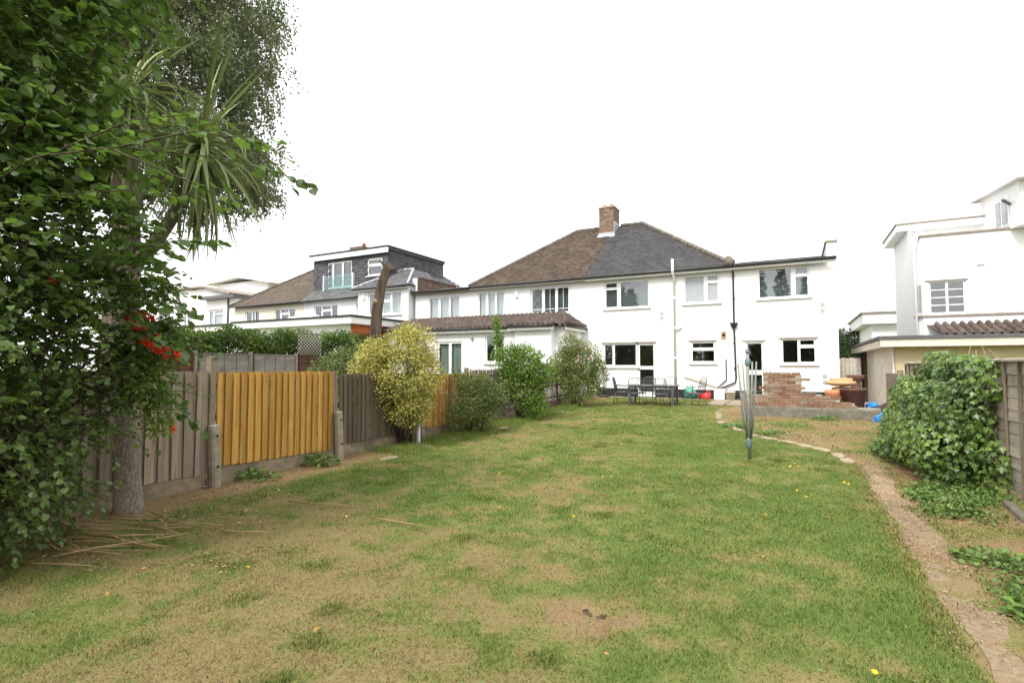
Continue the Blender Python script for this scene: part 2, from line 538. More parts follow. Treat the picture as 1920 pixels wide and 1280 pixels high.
M['lap_brown'] = gen('red_brown_lap_timber', (0.125, 0.058, 0.04), (0.09, 0.04, 0.028), (0.19, 0.12, 0.09), scale=(6, 1.8, 45), big=(2, 1.2, 2), rough=0.85, rnd='object', rv=0.18, blo=0.6, bhi=0.8)
M['lap_right'] = gen('tan_lap_timber', (0.44, 0.385, 0.31), (0.34, 0.29, 0.23), (0.26, 0.22, 0.17), scale=(5, 1.6, 50), big=(1.6, 1.0, 3.0), rough=0.9, rnd='object', rv=0.13, bump=0.5, bscale=(8, 3, 100), bdist=0.004)
M['bark'] = gen('grey_bark', (0.205, 0.165, 0.125), (0.115, 0.09, 0.065), (0.24, 0.21, 0.17), scale=(18, 18, 6), big=(3, 3, 3), rough=0.95, bump=1.0, bscale=(35, 35, 14), bdist=0.02)
M['palm_bark'] = gen('corky_palm_bark', (0.29, 0.235, 0.18), (0.15, 0.115, 0.085), (0.22, 0.19, 0.15), scale=(40, 40, 22), big=(4, 4, 4), rough=0.95, bump=1.0, bscale=(55, 55, 30), bdist=0.02)
M['deadwood'] = gen('bare_dead_wood', (0.155, 0.115, 0.08), (0.085, 0.06, 0.042), (0.24, 0.19, 0.14), scale=(9, 9, 1.5), big=(2, 2, 0.8), rough=0.8, bump=0.6, bscale=(20, 20, 3), bdist=0.02)
M['twig'] = gen('brown_twig', (0.065, 0.048, 0.035), (0.10, 0.075, 0.055), scale=(20, 20, 20), rough=0.9)
M['straw'] = gen('dry_straw', (0.46, 0.33, 0.17), (0.36, 0.25, 0.12), scale=(9, 9, 9), rough=0.85, rnd='object', rv=0.2)
M['litter'] = gen('leaf_litter', (0.27, 0.19, 0.10), (0.19, 0.13, 0.07), scale=(9, 9, 9), rough=0.9, rnd='island', rv=0.35)
M['litter_straw'] = gen('straw_bits', (0.31, 0.225, 0.13), (0.24, 0.17, 0.10), scale=(9, 9, 9), rough=0.9, rnd='island', rv=0.4)
M['leaf_fore'] = gen('broad_green_leaf', (0.092, 0.145, 0.040), (0.130, 0.192, 0.052), scale=(3, 3, 3), rough=0.42, spec=0.4, trans=0.40, rnd='island', rv=0.35, rc=(0.12, 0.185, 0.055), tcol=(1.4, 1.6, 0.8))
M['leaf_fore_obj'] = gen('broad_green_leaf_single', (0.072, 0.115, 0.038), (0.098, 0.150, 0.048), scale=(3, 3, 3), rough=0.42, spec=0.4, trans=0.32, rnd='object', rv=0.3, rc=(0.085, 0.15, 0.038), tcol=(1.4, 1.6, 0.8))
M['leaf_birch'] = gen('birch_leaf', (0.125, 0.165, 0.066), (0.17, 0.205, 0.09), (0.23, 0.20, 0.105), scale=(0.7, 0.7, 0.7), big=(0.35, 0.35, 0.35), rough=0.6, trans=0.35, rnd='island', rv=0.35)
M['leaf_palm'] = gen('sword_leaf', (0.14, 0.195, 0.058), (0.19, 0.235, 0.075), (0.27, 0.26, 0.10), scale=(4, 4, 4), big=(3, 3, 3), rough=0.42, spec=0.4, trans=0.2, rnd='object', rv=0.3)
M['leaf_dead'] = gen('dead_sword_leaf', (0.20, 0.145, 0.09), (0.14, 0.10, 0.065), scale=(4, 4, 4), rough=0.85, rnd='object', rv=0.3)
M['leaf_yellow'] = gen('variegated_yellow_leaf', (0.50, 0.47, 0.10), (0.37, 0.39, 0.075), (0.25, 0.29, 0.06), scale=(4, 4, 4), big=(2.2, 2.2, 2.2), rough=0.5, trans=0.3, rnd='island', rv=0.3, rc=(0.56, 0.50, 0.20))
M['leaf_dkgreen'] = gen('dull_green_leaf', (0.115, 0.165, 0.045), (0.16, 0.21, 0.06), (0.23, 0.265, 0.08), scale=(4, 4, 4), big=(2, 2, 2), rough=0.55, trans=0.3, rnd='island', rv=0.35)
M['leaf_bright'] = gen('fresh_green_leaf', (0.125, 0.22, 0.036), (0.175, 0.275, 0.05), (0.24, 0.31, 0.06), scale=(3, 3, 3), big=(1.6, 1.6, 1.6), rough=0.5, trans=0.35, rnd='island', rv=0.3)
M['leaf_rose'] = gen('rose_leaf', (0.14, 0.20, 0.045), (0.20, 0.245, 0.065), (0.27, 0.27, 0.10), scale=(3, 3, 3), big=(1.6, 1.6, 1.6), rough=0.5, trans=0.35, rnd='island', rv=0.35)
M['leaf_ivy'] = gen('ivy_leaf', (0.075, 0.138, 0.028), (0.14, 0.225, 0.04), (0.26, 0.33, 0.065), scale=(2, 2, 2), big=(1.6, 1.6, 1.6), rough=0.35, spec=0.5, trans=0.22, rnd='island', rv=0.4)
M['leaf_hedge'] = gen('hedge_leaf', (0.085, 0.145, 0.032), (0.135, 0.21, 0.045), (0.21, 0.285, 0.06), scale=(2, 2, 2), big=(0.8, 0.8, 1.2), rough=0.55, trans=0.25, rnd='island', rv=0.35)
M['leaf_far'] = gen('far_tree_leaf', (0.055, 0.085, 0.035), (0.08, 0.115, 0.045), scale=(1, 1, 1), rough=0.6, trans=0.25, rnd='island', rv=0.35)
M['leaf_weed'] = gen('weed_leaf', (0.115, 0.20, 0.045), (0.155, 0.25, 0.06), scale=(6, 6, 6), rough=0.5, trans=0.3, rnd='island', rv=0.3)
M['pink'] = gen('pink_petal', (0.66, 0.36, 0.30), (0.72, 0.48, 0.40), scale=(20, 20, 20), rough=0.6, trans=0.2)
M['red'] = gen('scarlet_petal', (0.68, 0.035, 0.012), (0.78, 0.07, 0.02), scale=(30, 30, 30), rough=0.5, trans=0.25)
M['yellow'] = gen('yellow_petal', (0.82, 0.58, 0.03), (0.78, 0.50, 0.02), scale=(60, 60, 60), rough=0.6)
M['autumn'] = gen('fallen_leaf', (0.42, 0.21, 0.06), (0.30, 0.14, 0.06), scale=(30, 30, 30), rough=0.7, rnd='object', rv=0.35, rc=(0.55, 0.36, 0.06))
M['metal_grey'] = gen('grey_garden_metal', (0.075, 0.078, 0.085), (0.10, 0.104, 0.11), scale=(10, 10, 10), rough=0.5, spec=0.5)
M['galv'] = gen('galvanised_steel', (0.27, 0.27, 0.24), (0.21, 0.21, 0.185), scale=(12, 12, 3), rough=0.55, metal=0.2)
M['line'] = gen('clothes_line', (0.42, 0.44, 0.41), (0.34, 0.36, 0.34), scale=(20, 20, 20), rough=0.7)
M['teal'] = gen('teal_plastic', (0.13, 0.185, 0.20), (0.17, 0.22, 0.235), scale=(9, 9, 9), rough=0.5)
M['green_plastic'] = gen('green_plastic', (0.04, 0.27, 0.17), (0.05, 0.32, 0.20), scale=(9, 9, 9), rough=0.4, spec=0.5)
M['red_plastic'] = gen('red_plastic', (0.60, 0.02, 0.02), (0.66, 0.04, 0.03), scale=(9, 9, 9), rough=0.38, spec=0.5)
M['blue_plastic'] = gen('blue_plastic_sheet', (0.02, 0.19, 0.62), (0.03, 0.25, 0.70), scale=(9, 9, 9), rough=0.4, spec=0.5)
M['terracotta'] = gen('terracotta', (0.55, 0.20, 0.09), (0.62, 0.26, 0.13), scale=(9, 9, 9), rough=0.8)
M['sand_pot'] = gen('sand_coloured_clay', (0.52, 0.33, 0.16), (0.46, 0.28, 0.13), scale=(9, 9, 9), rough=0.8)
M['brown_pot'] = gen('brown_glazed_clay', (0.10, 0.045, 0.035), (0.13, 0.062, 0.048), scale=(9, 9, 9), rough=0.7, spec=0.3)
M['white_pot'] = gen('white_plastic_tub', (0.74, 0.72, 0.66), (0.62, 0.59, 0.52), scale=(6, 6, 6), rough=0.6)
M['grey_vent'] = gen('grey_air_brick', (0.50, 0.49, 0.47), (0.44, 0.43, 0.41), scale=(20, 20, 20), rough=0.8)
M['vent_brown'] = gen('brown_vent_block', (0.40, 0.25, 0.13), (0.33, 0.2, 0.1), scale=(20, 20, 20), rough=0.8)
M['stone'] = gen('pale_edging_stone', (0.36, 0.29, 0.20), (0.28, 0.22, 0.15), (0.20, 0.165, 0.10), scale=(9, 9, 9), big=(3, 3, 3), rough=0.95, bump=0.7, bscale=(30, 30, 30), rnd='object', rv=0.15)
M['path'] = gen('worn_concrete_path', (0.31, 0.235, 0.15), (0.22, 0.16, 0.095), (0.25, 0.17, 0.085), scale=(22, 22, 22), big=(2.6, 2.6, 2.6), rough=0.95, bump=0.8, bscale=(60, 60, 60), rnd='object', rv=0.10, blo=0.45, bhi=0.72)
M['ground'] = gen('neighbour_ground', (0.11, 0.15, 0.05), (0.19, 0.18, 0.08), (0.15, 0.12, 0.075), scale=(2.5, 2.5, 2.5), big=(0.4, 0.4, 0.4), rough=0.95, bump=0.4, bscale=(20, 20, 20))
M['patio'] = gen('patio_slab', (0.33, 0.27, 0.21), (0.26, 0.21, 0.16), (0.18, 0.16, 0.11), scale=(5, 5, 5), big=(1.2, 1.2, 1.2), rough=0.92, rnd='object', rv=0.12, bump=0.4, bscale=(30, 30, 30))
LAWN_RAMP = [(0.0, (0.132, 0.200, 0.042)), (0.20, (0.190, 0.226, 0.058)), (0.40, (0.252, 0.222, 0.080)), (0.58, (0.305, 0.222, 0.105)), (0.95, (0.31, 0.175, 0.080))]
SOIL_RAMP = [(0.0, (0.106, 0.155, 0.036)), (0.20, (0.158, 0.178, 0.050)), (0.40, (0.212, 0.180, 0.070)), (0.58, (0.250, 0.180, 0.092)), (0.95, (0.240, 0.142, 0.075))]
M['blade'] = tone_mat('grass_blade', LAWN_RAMP, trans=0.25, rv=0.35, nscale=7)
M['lawn'] = tone_mat('lawn_thatch', SOIL_RAMP, island=False, rv=0.55, nscale=28, bump=0.8)

# ================================================================== THE SETTING: ground
def tone_field(x, y):
    P = np.c_[x, y]
    n1 = fbm(P * 0.55, 3, 3)
    n2 = fbm(P * 1.9 + 7, 9, 4)
    n3 = fbm(P * 7.0 + 3, 21, 3)
    d = 0.28 * n1 + 0.33 * n2 + 0.39 * n3 + 0.05 * (fbm(P * 22.0, 27, 2) - 0.5)
    d = d + 0.11 * sstep(5.2, 2.2, y) * sstep(0.6, -2.0, x)
    d = d - 0.105 * sstep(-3.2, -1.0, x) * sstep(3.6, 6.0, y) * sstep(15, 11, y)
    d = d + 0.035 * sstep(12.5, 15, y)
    d = d + 0.05 * np.exp(-((x + 3.2) ** 2 / 1.4 + (y - 6.3) ** 2 / 1.2))
    d = d + 0.04 * np.exp(-((x + 3.6) ** 2 / 3 + (y - 3.0) ** 2 / 0.8))
    t = 0.95 * sstep(0.37, 0.70, d)
    hole = np.exp(-((x + 1.12) ** 2 / 0.10 + (y - 3.12) ** 2 / 0.05))
    t = t + 1.0 * hole
    fd = x - (-6.25 - 0.068 * y)                       # distance from the left fence
    edge = 0.75 + 0.45 * fbm(P * 0.9, 41, 3)
    t = np.maximum(t, 1.15 * sstep(edge, edge - 0.5, fd) + 0.35 * n2 * sstep(edge + 0.5, edge, fd))
    rd = x - RX(y)                                     # beyond the right edge of the lawn
    wob = 0.10 * (fbm(P * 2.5, 55, 3) - 0.5)
    rough = sstep(-0.05, 0.10, rd + wob)
    t = t * (1 - rough) + rough * (0.80 + 2.1 * (fbm(P * 1.6 + 5, 61, 4) - 0.42))
    mound = np.exp(-((x + 1.5) ** 2 / 0.35 + (y - 17.4) ** 2 / 0.8))
    t = np.maximum(t, 1.7 * mound)
    return np.clip(t, 0, 2)

def relief(x, y):
    P = np.c_[x, y]
    h = 0.028 * (fbm(P * 1.3, 71, 4) - 0.5)
    h = h - 0.05 * np.exp(-((x + 1.12) ** 2 / 0.012 + (y - 3.20) ** 2 / 0.004))
    rd = x - RX(y)
    h = h + 0.05 * sstep(0.45, 1.1, rd) * (0.5 + fbm(P * 2.2, 81, 3))
    h = h + 0.16 * np.exp(-((x + 1.5) ** 2 / 0.3 + (y - 17.6) ** 2 / 0.5))
    return h

def ground_h(x, y):
    x = np.atleast_1d(np.asarray(x, float)); y = np.atleast_1d(np.asarray(y, float))
    return gza(y) + relief(x, y)

def gh(x, y):
    return float(ground_h(x, y)[0])

mb = MB()
ys = [-250, -3, 8, 22, 60, 500]
for a, b in zip(ys, ys[1:]):
    mb.poly((-500, a, gz(a) - 0.06), (500, a, gz(a) - 0.06), (500, b, gz(b) - 0.06), (-500, b, gz(b) - 0.06))
tag(mb.build('ground', M['ground']), kind='structure')

gx = np.arange(-8.3, 2.71, 0.055)
gy = np.concatenate([np.arange(-3, 9, 0.055), np.arange(9, 22.96, 0.11)])
GX, GY = np.meshgrid(gx, gy)
px, py = GX.ravel(), GY.ravel()
keep = px > (-6.25 - 0.068 * py) - 0.12
V = np.c_[px, py, ground_h(px, py)]
nx, ny = len(gx), len(gy)
ii = (np.arange(ny - 1)[:, None] * nx + np.arange(nx - 1)[None, :]).ravel()
Fq = np.c_[ii, ii + 1, ii + nx + 1, ii + nx]
Fq = Fq[keep[Fq].all(1)]
used = np.unique(Fq)
remap = -np.ones(len(V), int); remap[used] = np.arange(len(used))
me = np_mesh('lawn', V[used], remap[Fq], M['lawn'], True)
a_ = me.attributes.new('tone', 'FLOAT', 'POINT')
a_.data.foreach_set('value', tone_field(V[used][:, 0], V[used][:, 1]).astype(np.float32))
tag(reg(bpy.data.objects.new('lawn', me)), kind='structure')

# ---- grass blades
def scatter(n, y0, y1, x0=-8.0, x1=2.3):
    y = RNG.uniform(y0, y1, n); x = RNG.uniform(x0, x1, n)
    k = (x > (-6.25 - 0.068 * y) + 0.06)
    return x[k], y[k]

BV, BF3, BT = [], [], []
_nb = 0
def blades(x, y, h, w, lean, tone, seg2):
    """adds grass blades; seg2 = bent blades of three triangles, else single triangles"""
    global _nb
    n = len(x)
    z = ground_h(x, y) - 0.004
    a = RNG.uniform(0, 2 * PI, n)
    la = RNG.uniform(0, 2 * PI, n)
    ll = h * lean * RNG.uniform(0.2, 1.3, n)
    cx, cy = np.cos(a) * w / 2, np.sin(a) * w / 2
    dx, dy = np.cos(la) * ll, np.sin(la) * ll
    if seg2:
        P = np.stack([np.c_[x - cx, y - cy, z], np.c_[x + cx, y + cy, z],
                      np.c_[x - cx * .8 + dx * .3, y - cy * .8 + dy * .3, z + h * .6], np.c_[x + cx * .8 + dx * .3, y + cy * .8 + dy * .3, z + h * .6],
                      np.c_[x + dx, y + dy, z + h * np.clip(1.0 - 0.35 * lean, .4, 1)]], 1)
        f = np.array([[0, 1, 3], [0, 3, 2], [2, 3, 4]])
        k = 5
    else:
        P = np.stack([np.c_[x - cx, y - cy, z], np.c_[x + cx, y + cy, z], np.c_[x + dx, y + dy, z + h]], 1)
        f = np.array([[0, 1, 2]])
        k = 3
    BV.append(P.reshape(-1, 3))
    BF3.append((np.arange(n)[:, None, None] * k + f[None] + _nb).reshape(-1, 3))
    BT.append(np.repeat(tone, k))
    _nb += n * k

def sow(n, y0, y1, hmul, w, seg2):
    x, y = scatter(n, y0, y1)
    t = tone_field(x, y)
    p = np.where(t < 1.0, 1.0 - 0.25 * t, np.clip(0.75 - (t - 1) * 0.9, 0.05, 1))
    on_path = (x > 0.78) & (x < 1.13) & (y < 9.6)
    p = np.where(on_path, p * 0.22, p)
    p = np.where(x > 2.15, 0, p)
    k = RNG.uniform(0, 1, len(x)) < p
    x, y, t = x[k], y[k], t[k]
    cl = fbm(np.c_[x, y] * 4.0, 91, 3)
    h = hmul * (0.4 + 1.0 * cl) * RNG.uniform(0.5, 1.25, len(x)) * (1 - 0.35 * np.clip(t, 0, 1))
    tt = np.clip(t + RNG.normal(0, 0.30, len(x)), 0, 1.5)
    blades(x, y, h, w * RNG.uniform(.7, 1.3, len(x)), 0.9 + 0.5 * np.clip(t, 0, 1), tt, seg2)

sow(230000, 0.9, 4.2, 0.040, 0.0042, True)
sow(140000, 4.2, 7.5, 0.040, 0.0060, True)
sow(130000, 7.5, 13, 0.040, 0.009, False)
sow(100000, 13, 22.6, 0.046, 0.014, False)
# taller tufts
for i in range(70):
    y0 = 1.2 + 19 * random.random() ** 1.5
    x0 = random.uniform(FX(y0) + 0.5, min(RX(y0) + (1.2 if random.random() < .3 else -0.1), 2.0))
    n = random.randint(120, 320)
    r = random.uniform(0.04, 0.10)
    x = RNG.normal(x0, r, n); y = RNG.normal(y0, r, n)
    blades(x, y, RNG.uniform(0.02, 0.058, n), np.full(n, 0.004 + 0.0006 * y0), 0.9, np.clip(RNG.normal(0.25, 0.2, n), 0, 1), True)
# grass left long at the foot of the fence, and along the path edge
for i in range(200):
    y0 = random.uniform(7.2, 17.5); x0 = FX(y0) + random.uniform(0.15, 1.0)
    n = 70
    x = RNG.normal(x0, .12, n); y = RNG.normal(y0, .12, n)
    blades(x, y, RNG.uniform(0.05, 0.15, n), np.full(n, 0.010), 0.7, np.clip(RNG.normal(0.1, 0.18, n), 0, 1), False)
for i in range(150):
    y0 = random.uniform(2, 9.6); x0 = random.choice((0.74, 1.16)) + random.uniform(-.06, .06)
    n = 40
    x = RNG.normal(x0, .04, n); y = RNG.normal(y0, .08, n)
    blades(x, y, RNG.uniform(0.02, 0.07, n), np.full(n, 0.006), 1.0, np.clip(RNG.normal(0.6, 0.4, n), 0, 1.4), True)
Vb, Fb, Tb = np.concatenate(BV), np.concatenate(BF3), np.concatenate(BT)
me = np_mesh('lawn_grass', Vb, Fb, M['blade'])
me.attributes.new('tone', 'FLOAT', 'POINT').data.foreach_set('value', Tb.astype(np.float32))
tag(reg(bpy.data.objects.new('lawn_grass', me)), 'short patchy lawn grass, green with dry straw coloured areas', 'grass', kind='stuff')

# ---- concrete path strip along the right edge of the lawn, in cast bays
path = bpy.data.objects.new('garden_path', None)
reg(path, None, Matrix.Translation((0.95, 6, 0)))
tag(path, kind='structure')
yy = 1.0
while yy < 9.5:
    L_ = random.uniform(1.5, 2.6)
    y1 = min(yy + L_, 9.6)
    mb = MB()
    nseg = 15
    ph_ = random.uniform(0, 6)
    xl = [0.80 + .03 * math.sin(ph_ + k * .7) + random.uniform(-.012, .012) for k in range(nseg)]; xr = [1.06 + .04 * math.sin(ph_ * 2 + k * .55) + random.uniform(-.015, .015) for k in range(nseg)]
    lv, tv = [], []
    h0 = 0.005 + random.uniform(-.003, .003)
    for k in range(nseg):
        y = yy + 0.02 + (y1 - yy - 0.04) * k / (nseg - 1)
        tv += [(xl[k], y, gz(y) + h0), (xr[k], y, gz(y) + h0 - .004)]
    fs = [(2 * k, 2 * k + 1, 2 * k + 3, 2 * k + 2) for k in range(nseg - 1)]
    bt = [(x, y, z - 0.06) for x, y, z in tv]
    n2 = 2 * nseg
    fs += [(2 * k, 2 * k + 2, n2 + 2 * k + 2, n2 + 2 * k) for k in range(nseg - 1)]
    fs += [(2 * k + 1, n2 + 2 * k + 1, n2 + 2 * k + 3, 2 * k + 3) for k in range(nseg - 1)]
    fs += [(0, n2, n2 + 1, 1), (n2 - 2, n2 - 1, 2 * n2 - 1, 2 * n2 - 2)]
    mb.add(tv + bt, fs)
    mb.build('path_slab', M['path'], path)
    yy = y1

# ---- edging stones following the curve of the lawn, and flush stones at the left border
def slab_mesh(name, L_, W_, H_, mat, seed):
    r = random.Random(seed)
    n = 9
    top = []
    for k in range(n):
        a = 2 * PI * k / n
        ca, sa = math.cos(a), math.sin(a)
        q = (abs(ca) ** 4 + abs(sa) ** 4) ** -0.25
        top.append((ca * q * L_ / 2 * r.uniform(.86, 1.05), sa * q * W_ / 2 * r.uniform(.86, 1.05)))
    m_ = MB()
    vs = [(x * .93, y * .93, H_) for x, y in top] + [(x, y, H_ - .012) for x, y in top] + [(x, y, -0.05) for x, y in top]
    fs = [tuple(range(n))] + [(j * n + k, (j + 1) * n + k, (j + 1) * n + (k + 1) % n, j * n + (k + 1) % n) for j in (0, 1) for k in range(n)]
    return m_.add(vs, fs).mesh(name, mat)
stones = [slab_mesh('edging_stone', 0.42, 0.20, 0.035, M['stone'], s) for s in range(4)]
edge = bpy.data.objects.new('stone_edging', None)
reg(edge, None, Matrix.Translation((-1, 13, 0)))
tag(edge, 'row of pale edging stones curving along the right side of the lawn', 'edging')
y = 9.9
while y < 17.6:
    x = float(RX(y)) + 0.03
    dx = float(RX(y + .2) - RX(y - .2)); ang = math.atan2(0.4, dx)
    step = 0.43 * math.sin(ang) if abs(math.sin(ang)) > .3 else 0.16
    if random.random() < 0.86:
        piece('edging_stone', random.choice(stones), edge, Matrix.Translation((x, y, gh(x, y) - .012)) @ Matrix.Rotation(ang + random.uniform(-.12, .12), 4, 'Z'))
    y += step * random.uniform(.95, 1.25)
edge2 = bpy.data.objects.new('stone_edging', None)
reg(edge2, None, Matrix.Translation((-6, 10, 0)))
tag(edge2, 'sunken edging stones in the grass along the left bushes', 'edging')
for y in np.arange(6.2, 18.2, 0.62):
    if random.random() < .3: continue
    x = FX(y) + 0.72 + 0.12 * math.sin(y * 1.3)
    piece('edging_stone', random.choice(stones), edge2, Matrix.Translation((x, y, gh(x, y) - .022)) @ Matrix.Rotation(PI / 2 + random.uniform(-.2, .2), 4, 'Z'))

# ---- patio slabs at the foot of the house
patio = bpy.data.objects.new('patio', None)
reg(patio, None, Matrix.Translation((-3, 22.4, 0.18)))
tag(patio, kind='structure')
ps = slab_mesh('patio_slab', 0.60, 0.60, 0.03, M['patio'], 5)
for i in range(16):
    x = -8.0 + i * 0.61
    piece('paving_slab', ps, patio, Matrix.Translation((x, 22.55, 0.175 + random.uniform(-.004, .004))) @ Matrix.Rotation(random.choice((0, PI / 2)) + random.uniform(-.02, .02), 4, 'Z'))
    if x > -2.9:
        for r_ in range(1, 9):
            if x < -1.6 and r_ > 4: continue
            piece('paving_slab', ps, patio, Matrix.Translation((x, 22.55 - .61 * r_, 0.172 + random.uniform(-.004, .004))) @ Matrix.Rotation(random.choice((0, PI / 2)) + random.uniform(-.02, .02), 4, 'Z'))

# ================================================================== BUILDINGS
def tile_face(O, S, T, length, height, Lf, Rf, gauge=0.115, width=0.17, thick=0.018, tilt=0.02, holes=(), jitter=0.004, seed=1):
    """overlapping tiles on a plane: O origin, S along, T up the slope; Lf/Rf(t) give the left/right limits at height t"""
    r = random.Random(seed)
    O, S, T = Vector(O), Vector(S).normalized(), Vector(T).normalized()
    n = S.cross(T).normalized()
    m_ = MB()
    rows = int(math.ceil(height / gauge))
    for i in range(rows):
        t0 = i * gauge
        t1 = min(t0 + gauge * 1.25, height)
        te = min(t0 + gauge * 0.5, height)
        l, q = Lf(te), Rf(te)
        s = (0 if i % 2 else -width / 2)
        while s < length:
            a, b = max(s, l), min(s + width - 0.004, q)
            s += width
            if b - a < 0.015: continue
            mid = (a + b) / 2
            if any(h[0] < mid < h[1] and h[2] < t0 + gauge / 2 < h[3] for h in holes): continue
            j = r.uniform(-jitter, jitter) * 1.5
            e = r.uniform(0, jitter)
            p = [O + S * a + T * (t0 + j) + n * (tilt + e), O + S * b + T * (t0 + j) + n * (tilt + e * .6), O + S * b + T * t1 + n * e, O + S * a + T * t1 + n * e]
            p2 = [O + S * a + T * (t0 + j) + n * (tilt + e - thick), O + S * b + T * (t0 + j) + n * (tilt + e * .6 - thick)]
            m_.add([tuple(x) for x in p + p2], [(0, 1, 2, 3), (4, 5, 1, 0)])
    return m_

def ridge_tiles(pts, r=0.12, step=0.33, m_=None):
    m_ = m_ or MB()
    for a, b in zip(pts, pts[1:]):
        a, b = Vector(a), Vector(b)
        d = b - a
        n = max(1, int(d.length / step))
        for k in range(n):
            p, q = a + d * (k / n), a + d * ((k + .97) / n)
            m_.tube([p, q], [r * random.uniform(.96, 1.04), r * random.uniform(.92, 1.0)], 8, True, True)
    return m_

def window(parent, x0, x1, z0, z1, y, panes, sill=True, lintel=False, cover=None, label=None, name='window', glass='glass', fr=0.05, bars=()):
    """white framed window set in an opening of a wall whose face is at y; panes = glass rectangles, the third entry set marks an opening sash"""
    m_ = MB()
    yf = y + 0.055
    hs = [p[:4] for p in panes]
    m_.holes(x0, x1, z0, z1, yf, hs, 0.06)
    m_.poly((x0, yf + .06, z0), (x0, yf + .06, z1), (x0 + .01, yf + .06, z1), (x0 + .01, yf + .06, z0))
    for p in panes:
        if len(p) > 4 and p[4]:
            g = 0.035
            a, b, c, d = p[0] - g, p[1] + g, p[2] - g, p[3] + g
            for bx in ((a, b, c, p[2] + .004), (a, b, p[3] - .004, d), (a, p[0] + .004, p[2], p[3]), (p[1] - .004, b, p[2], p[3])):
                m_.box(bx[0], bx[1], yf - .022, yf + .01, bx[2], bx[3])
    for bx in bars:
        m_.box(bx[0], bx[1], yf + .018, yf + .03, bx[2], bx[3])
    w = m_.build(name, M['upvc'], parent)
    if label: w['label'] = label
    for p in panes:
        MB().box(p[0] - .006, p[1] + .006, yf + .030, yf + .036, p[2] - .006, p[3] + .006).build('pane', M[glass], w)
    if sill:
        s_ = MB()
        s_.add([(x0 - .08, y - .09, z0 - .06), (x1 + .08, y - .09, z0 - .06), (x1 + .08, y + .07, z0 - .06), (x0 - .08, y + .07, z0 - .06),
                (x0 - .08, y - .09, z0 - .02), (x1 + .08, y - .09, z0 - .02), (x1 + .08, y + .07, z0 + .002), (x0 - .08, y + .07, z0 + .002)],
               [(0, 3, 2, 1), (4, 5, 6, 7), (0, 1, 5, 4), (1, 2, 6, 5), (2, 3, 7, 6), (3, 0, 4, 7)])
        s_.build('sill', M['white_paint'], w)
    if lintel:
        MB().box(x0 - .09, x1 + .06, y - .035, y + .02, z1 + .004, z1 + .045).build('lintel', M['lintel'], w)
    if cover:
        kind, mt = cover
        cb = MB()
        if kind == 'slats':
            z = z0 + .08
            while z < z1 - .04:
                cb.poly((x0 + .05, yf + .10, z), (x1 - .05, yf + .10, z), (x1 - .05, yf + .135, z + .022), (x0 + .05, yf + .135, z + .022))
                z += .034
            cb.box(x0 + .04, x1 - .04, yf + .09, yf + .14, z1 - .05, z1 - .01)
            cb.build('blind', M[mt], w)
        elif kind == 'curtain':
            n = int((x1 - x0) / .03)
            pts = [(x0 + (x1 - x0) * k / n, yf + .15 + .02 * math.sin(k * 1.7) + .008 * math.sin(k * .6)) for k in range(n + 1)]
            for a, b in zip(pts, pts[1:]):
                cb.poly((a[0], a[1], z0), (b[0], b[1], z0), (b[0], b[1], z1), (a[0], a[1], z1))
            cb.build('curtain', M[mt], w)
    return w

def gutter(parent, a, b, r=0.055, mat='black'):
    return MB().tube([a, b], r, 8).build('gutter', M[mat], parent)

YF = 22.9
# ---------------------------------------------------------------- the white house with the dark grey roof
house = thing('semi_detached_house', (-3.4, YF, 0.18), 'white rendered house with dark grey tiled roof, black downpipe and black plinth', 'house')
W0 = [(-7.50, -5.49, 4.06, 5.26), (-4.07, -2.65, 4.10, 5.28), (-1.25, 0.53, 4.14, 5.32), (-7.57, -6.03, 1.50, 2.52), (-6.03, -5.28, 0.22, 2.52),
      (-3.82, -2.86, 1.65, 2.53), (-1.75, -1.09, 0.24, 2.50), (-0.49, 0.70, 1.60, 2.56)]
wl_ = MB()
wl_.holes(-8.32, 1.41, 0.56, 5.5, YF, [h for h in W0 if h[2] > .5] + [(h[0], h[1], .56, h[3]) for h in W0 if h[2] < .5], 0.12)
wl_.poly((-8.32, YF + .13, 0), (-8.32, YF + .13, 5.5), (-8.32, 31.8, 5.5), (-8.32, 31.8, 0))
wl_.poly((1.41, YF, 0), (1.41, 31.8, 0), (1.41, 31.8, 5.5), (1.41, YF, 5.5))
wl_.poly((-8.32, 31.8, 0), (-8.32, 31.8, 5.5), (1.41, 31.8, 5.5), (1.41, 31.8, 0))
wl_.build('wall', M['render'], house)
# parapet end wall at the right
pw = MB()
pw.box(1.10, 1.408, YF + .004, 27.5, 5.5, 6.12)
pw.poly((1.10, YF + .003, 5.49), (1.41, YF + .003, 5.49), (1.41, YF + .003, 5.6), (1.10, YF + .003, 5.6))
par = pw.build('parapet', M['render'], house)
MB().box(1.05, 1.45, YF - .04, 27.5, 6.122, 6.19).build('coping', M['lintel'], par)
pl = MB()
for a, b in ((-8.32, -6.06), (-5.25, -1.78), (-1.06, 1.43)):
    pl.box(a, b, YF - .025, YF + .10, 0.05, 0.555)
pl.build('plinth', M['plinth'], house)
rm = MB()
rm.box(-8.30, 1.38, YF + .26, 31.7, 2.85, 2.95)
rm.poly((-8.3, 27.0, 0), (1.39, 27.0, 0), (1.39, 27.0, 5.5), (-8.3, 27.0, 5.5))
for x in (-5.2, -2.2):
    rm.box(x, x + .1, YF + .30, 27, 0.2, 5.5)
rm.box(-8.30, 1.38, YF + .26, 31.7, 5.42, 5.48)
rm.build('interior_wall', M['inside'], house)
window(house, *W0[0], YF, [(-7.43, -6.93, 5.0, 5.19, 1), (-7.43, -6.93, 4.14, 4.90), (-6.76, -5.56, 4.12, 5.20)], cover=('slats', 'blind'), label='upper window with blind, narrow casement at its left')
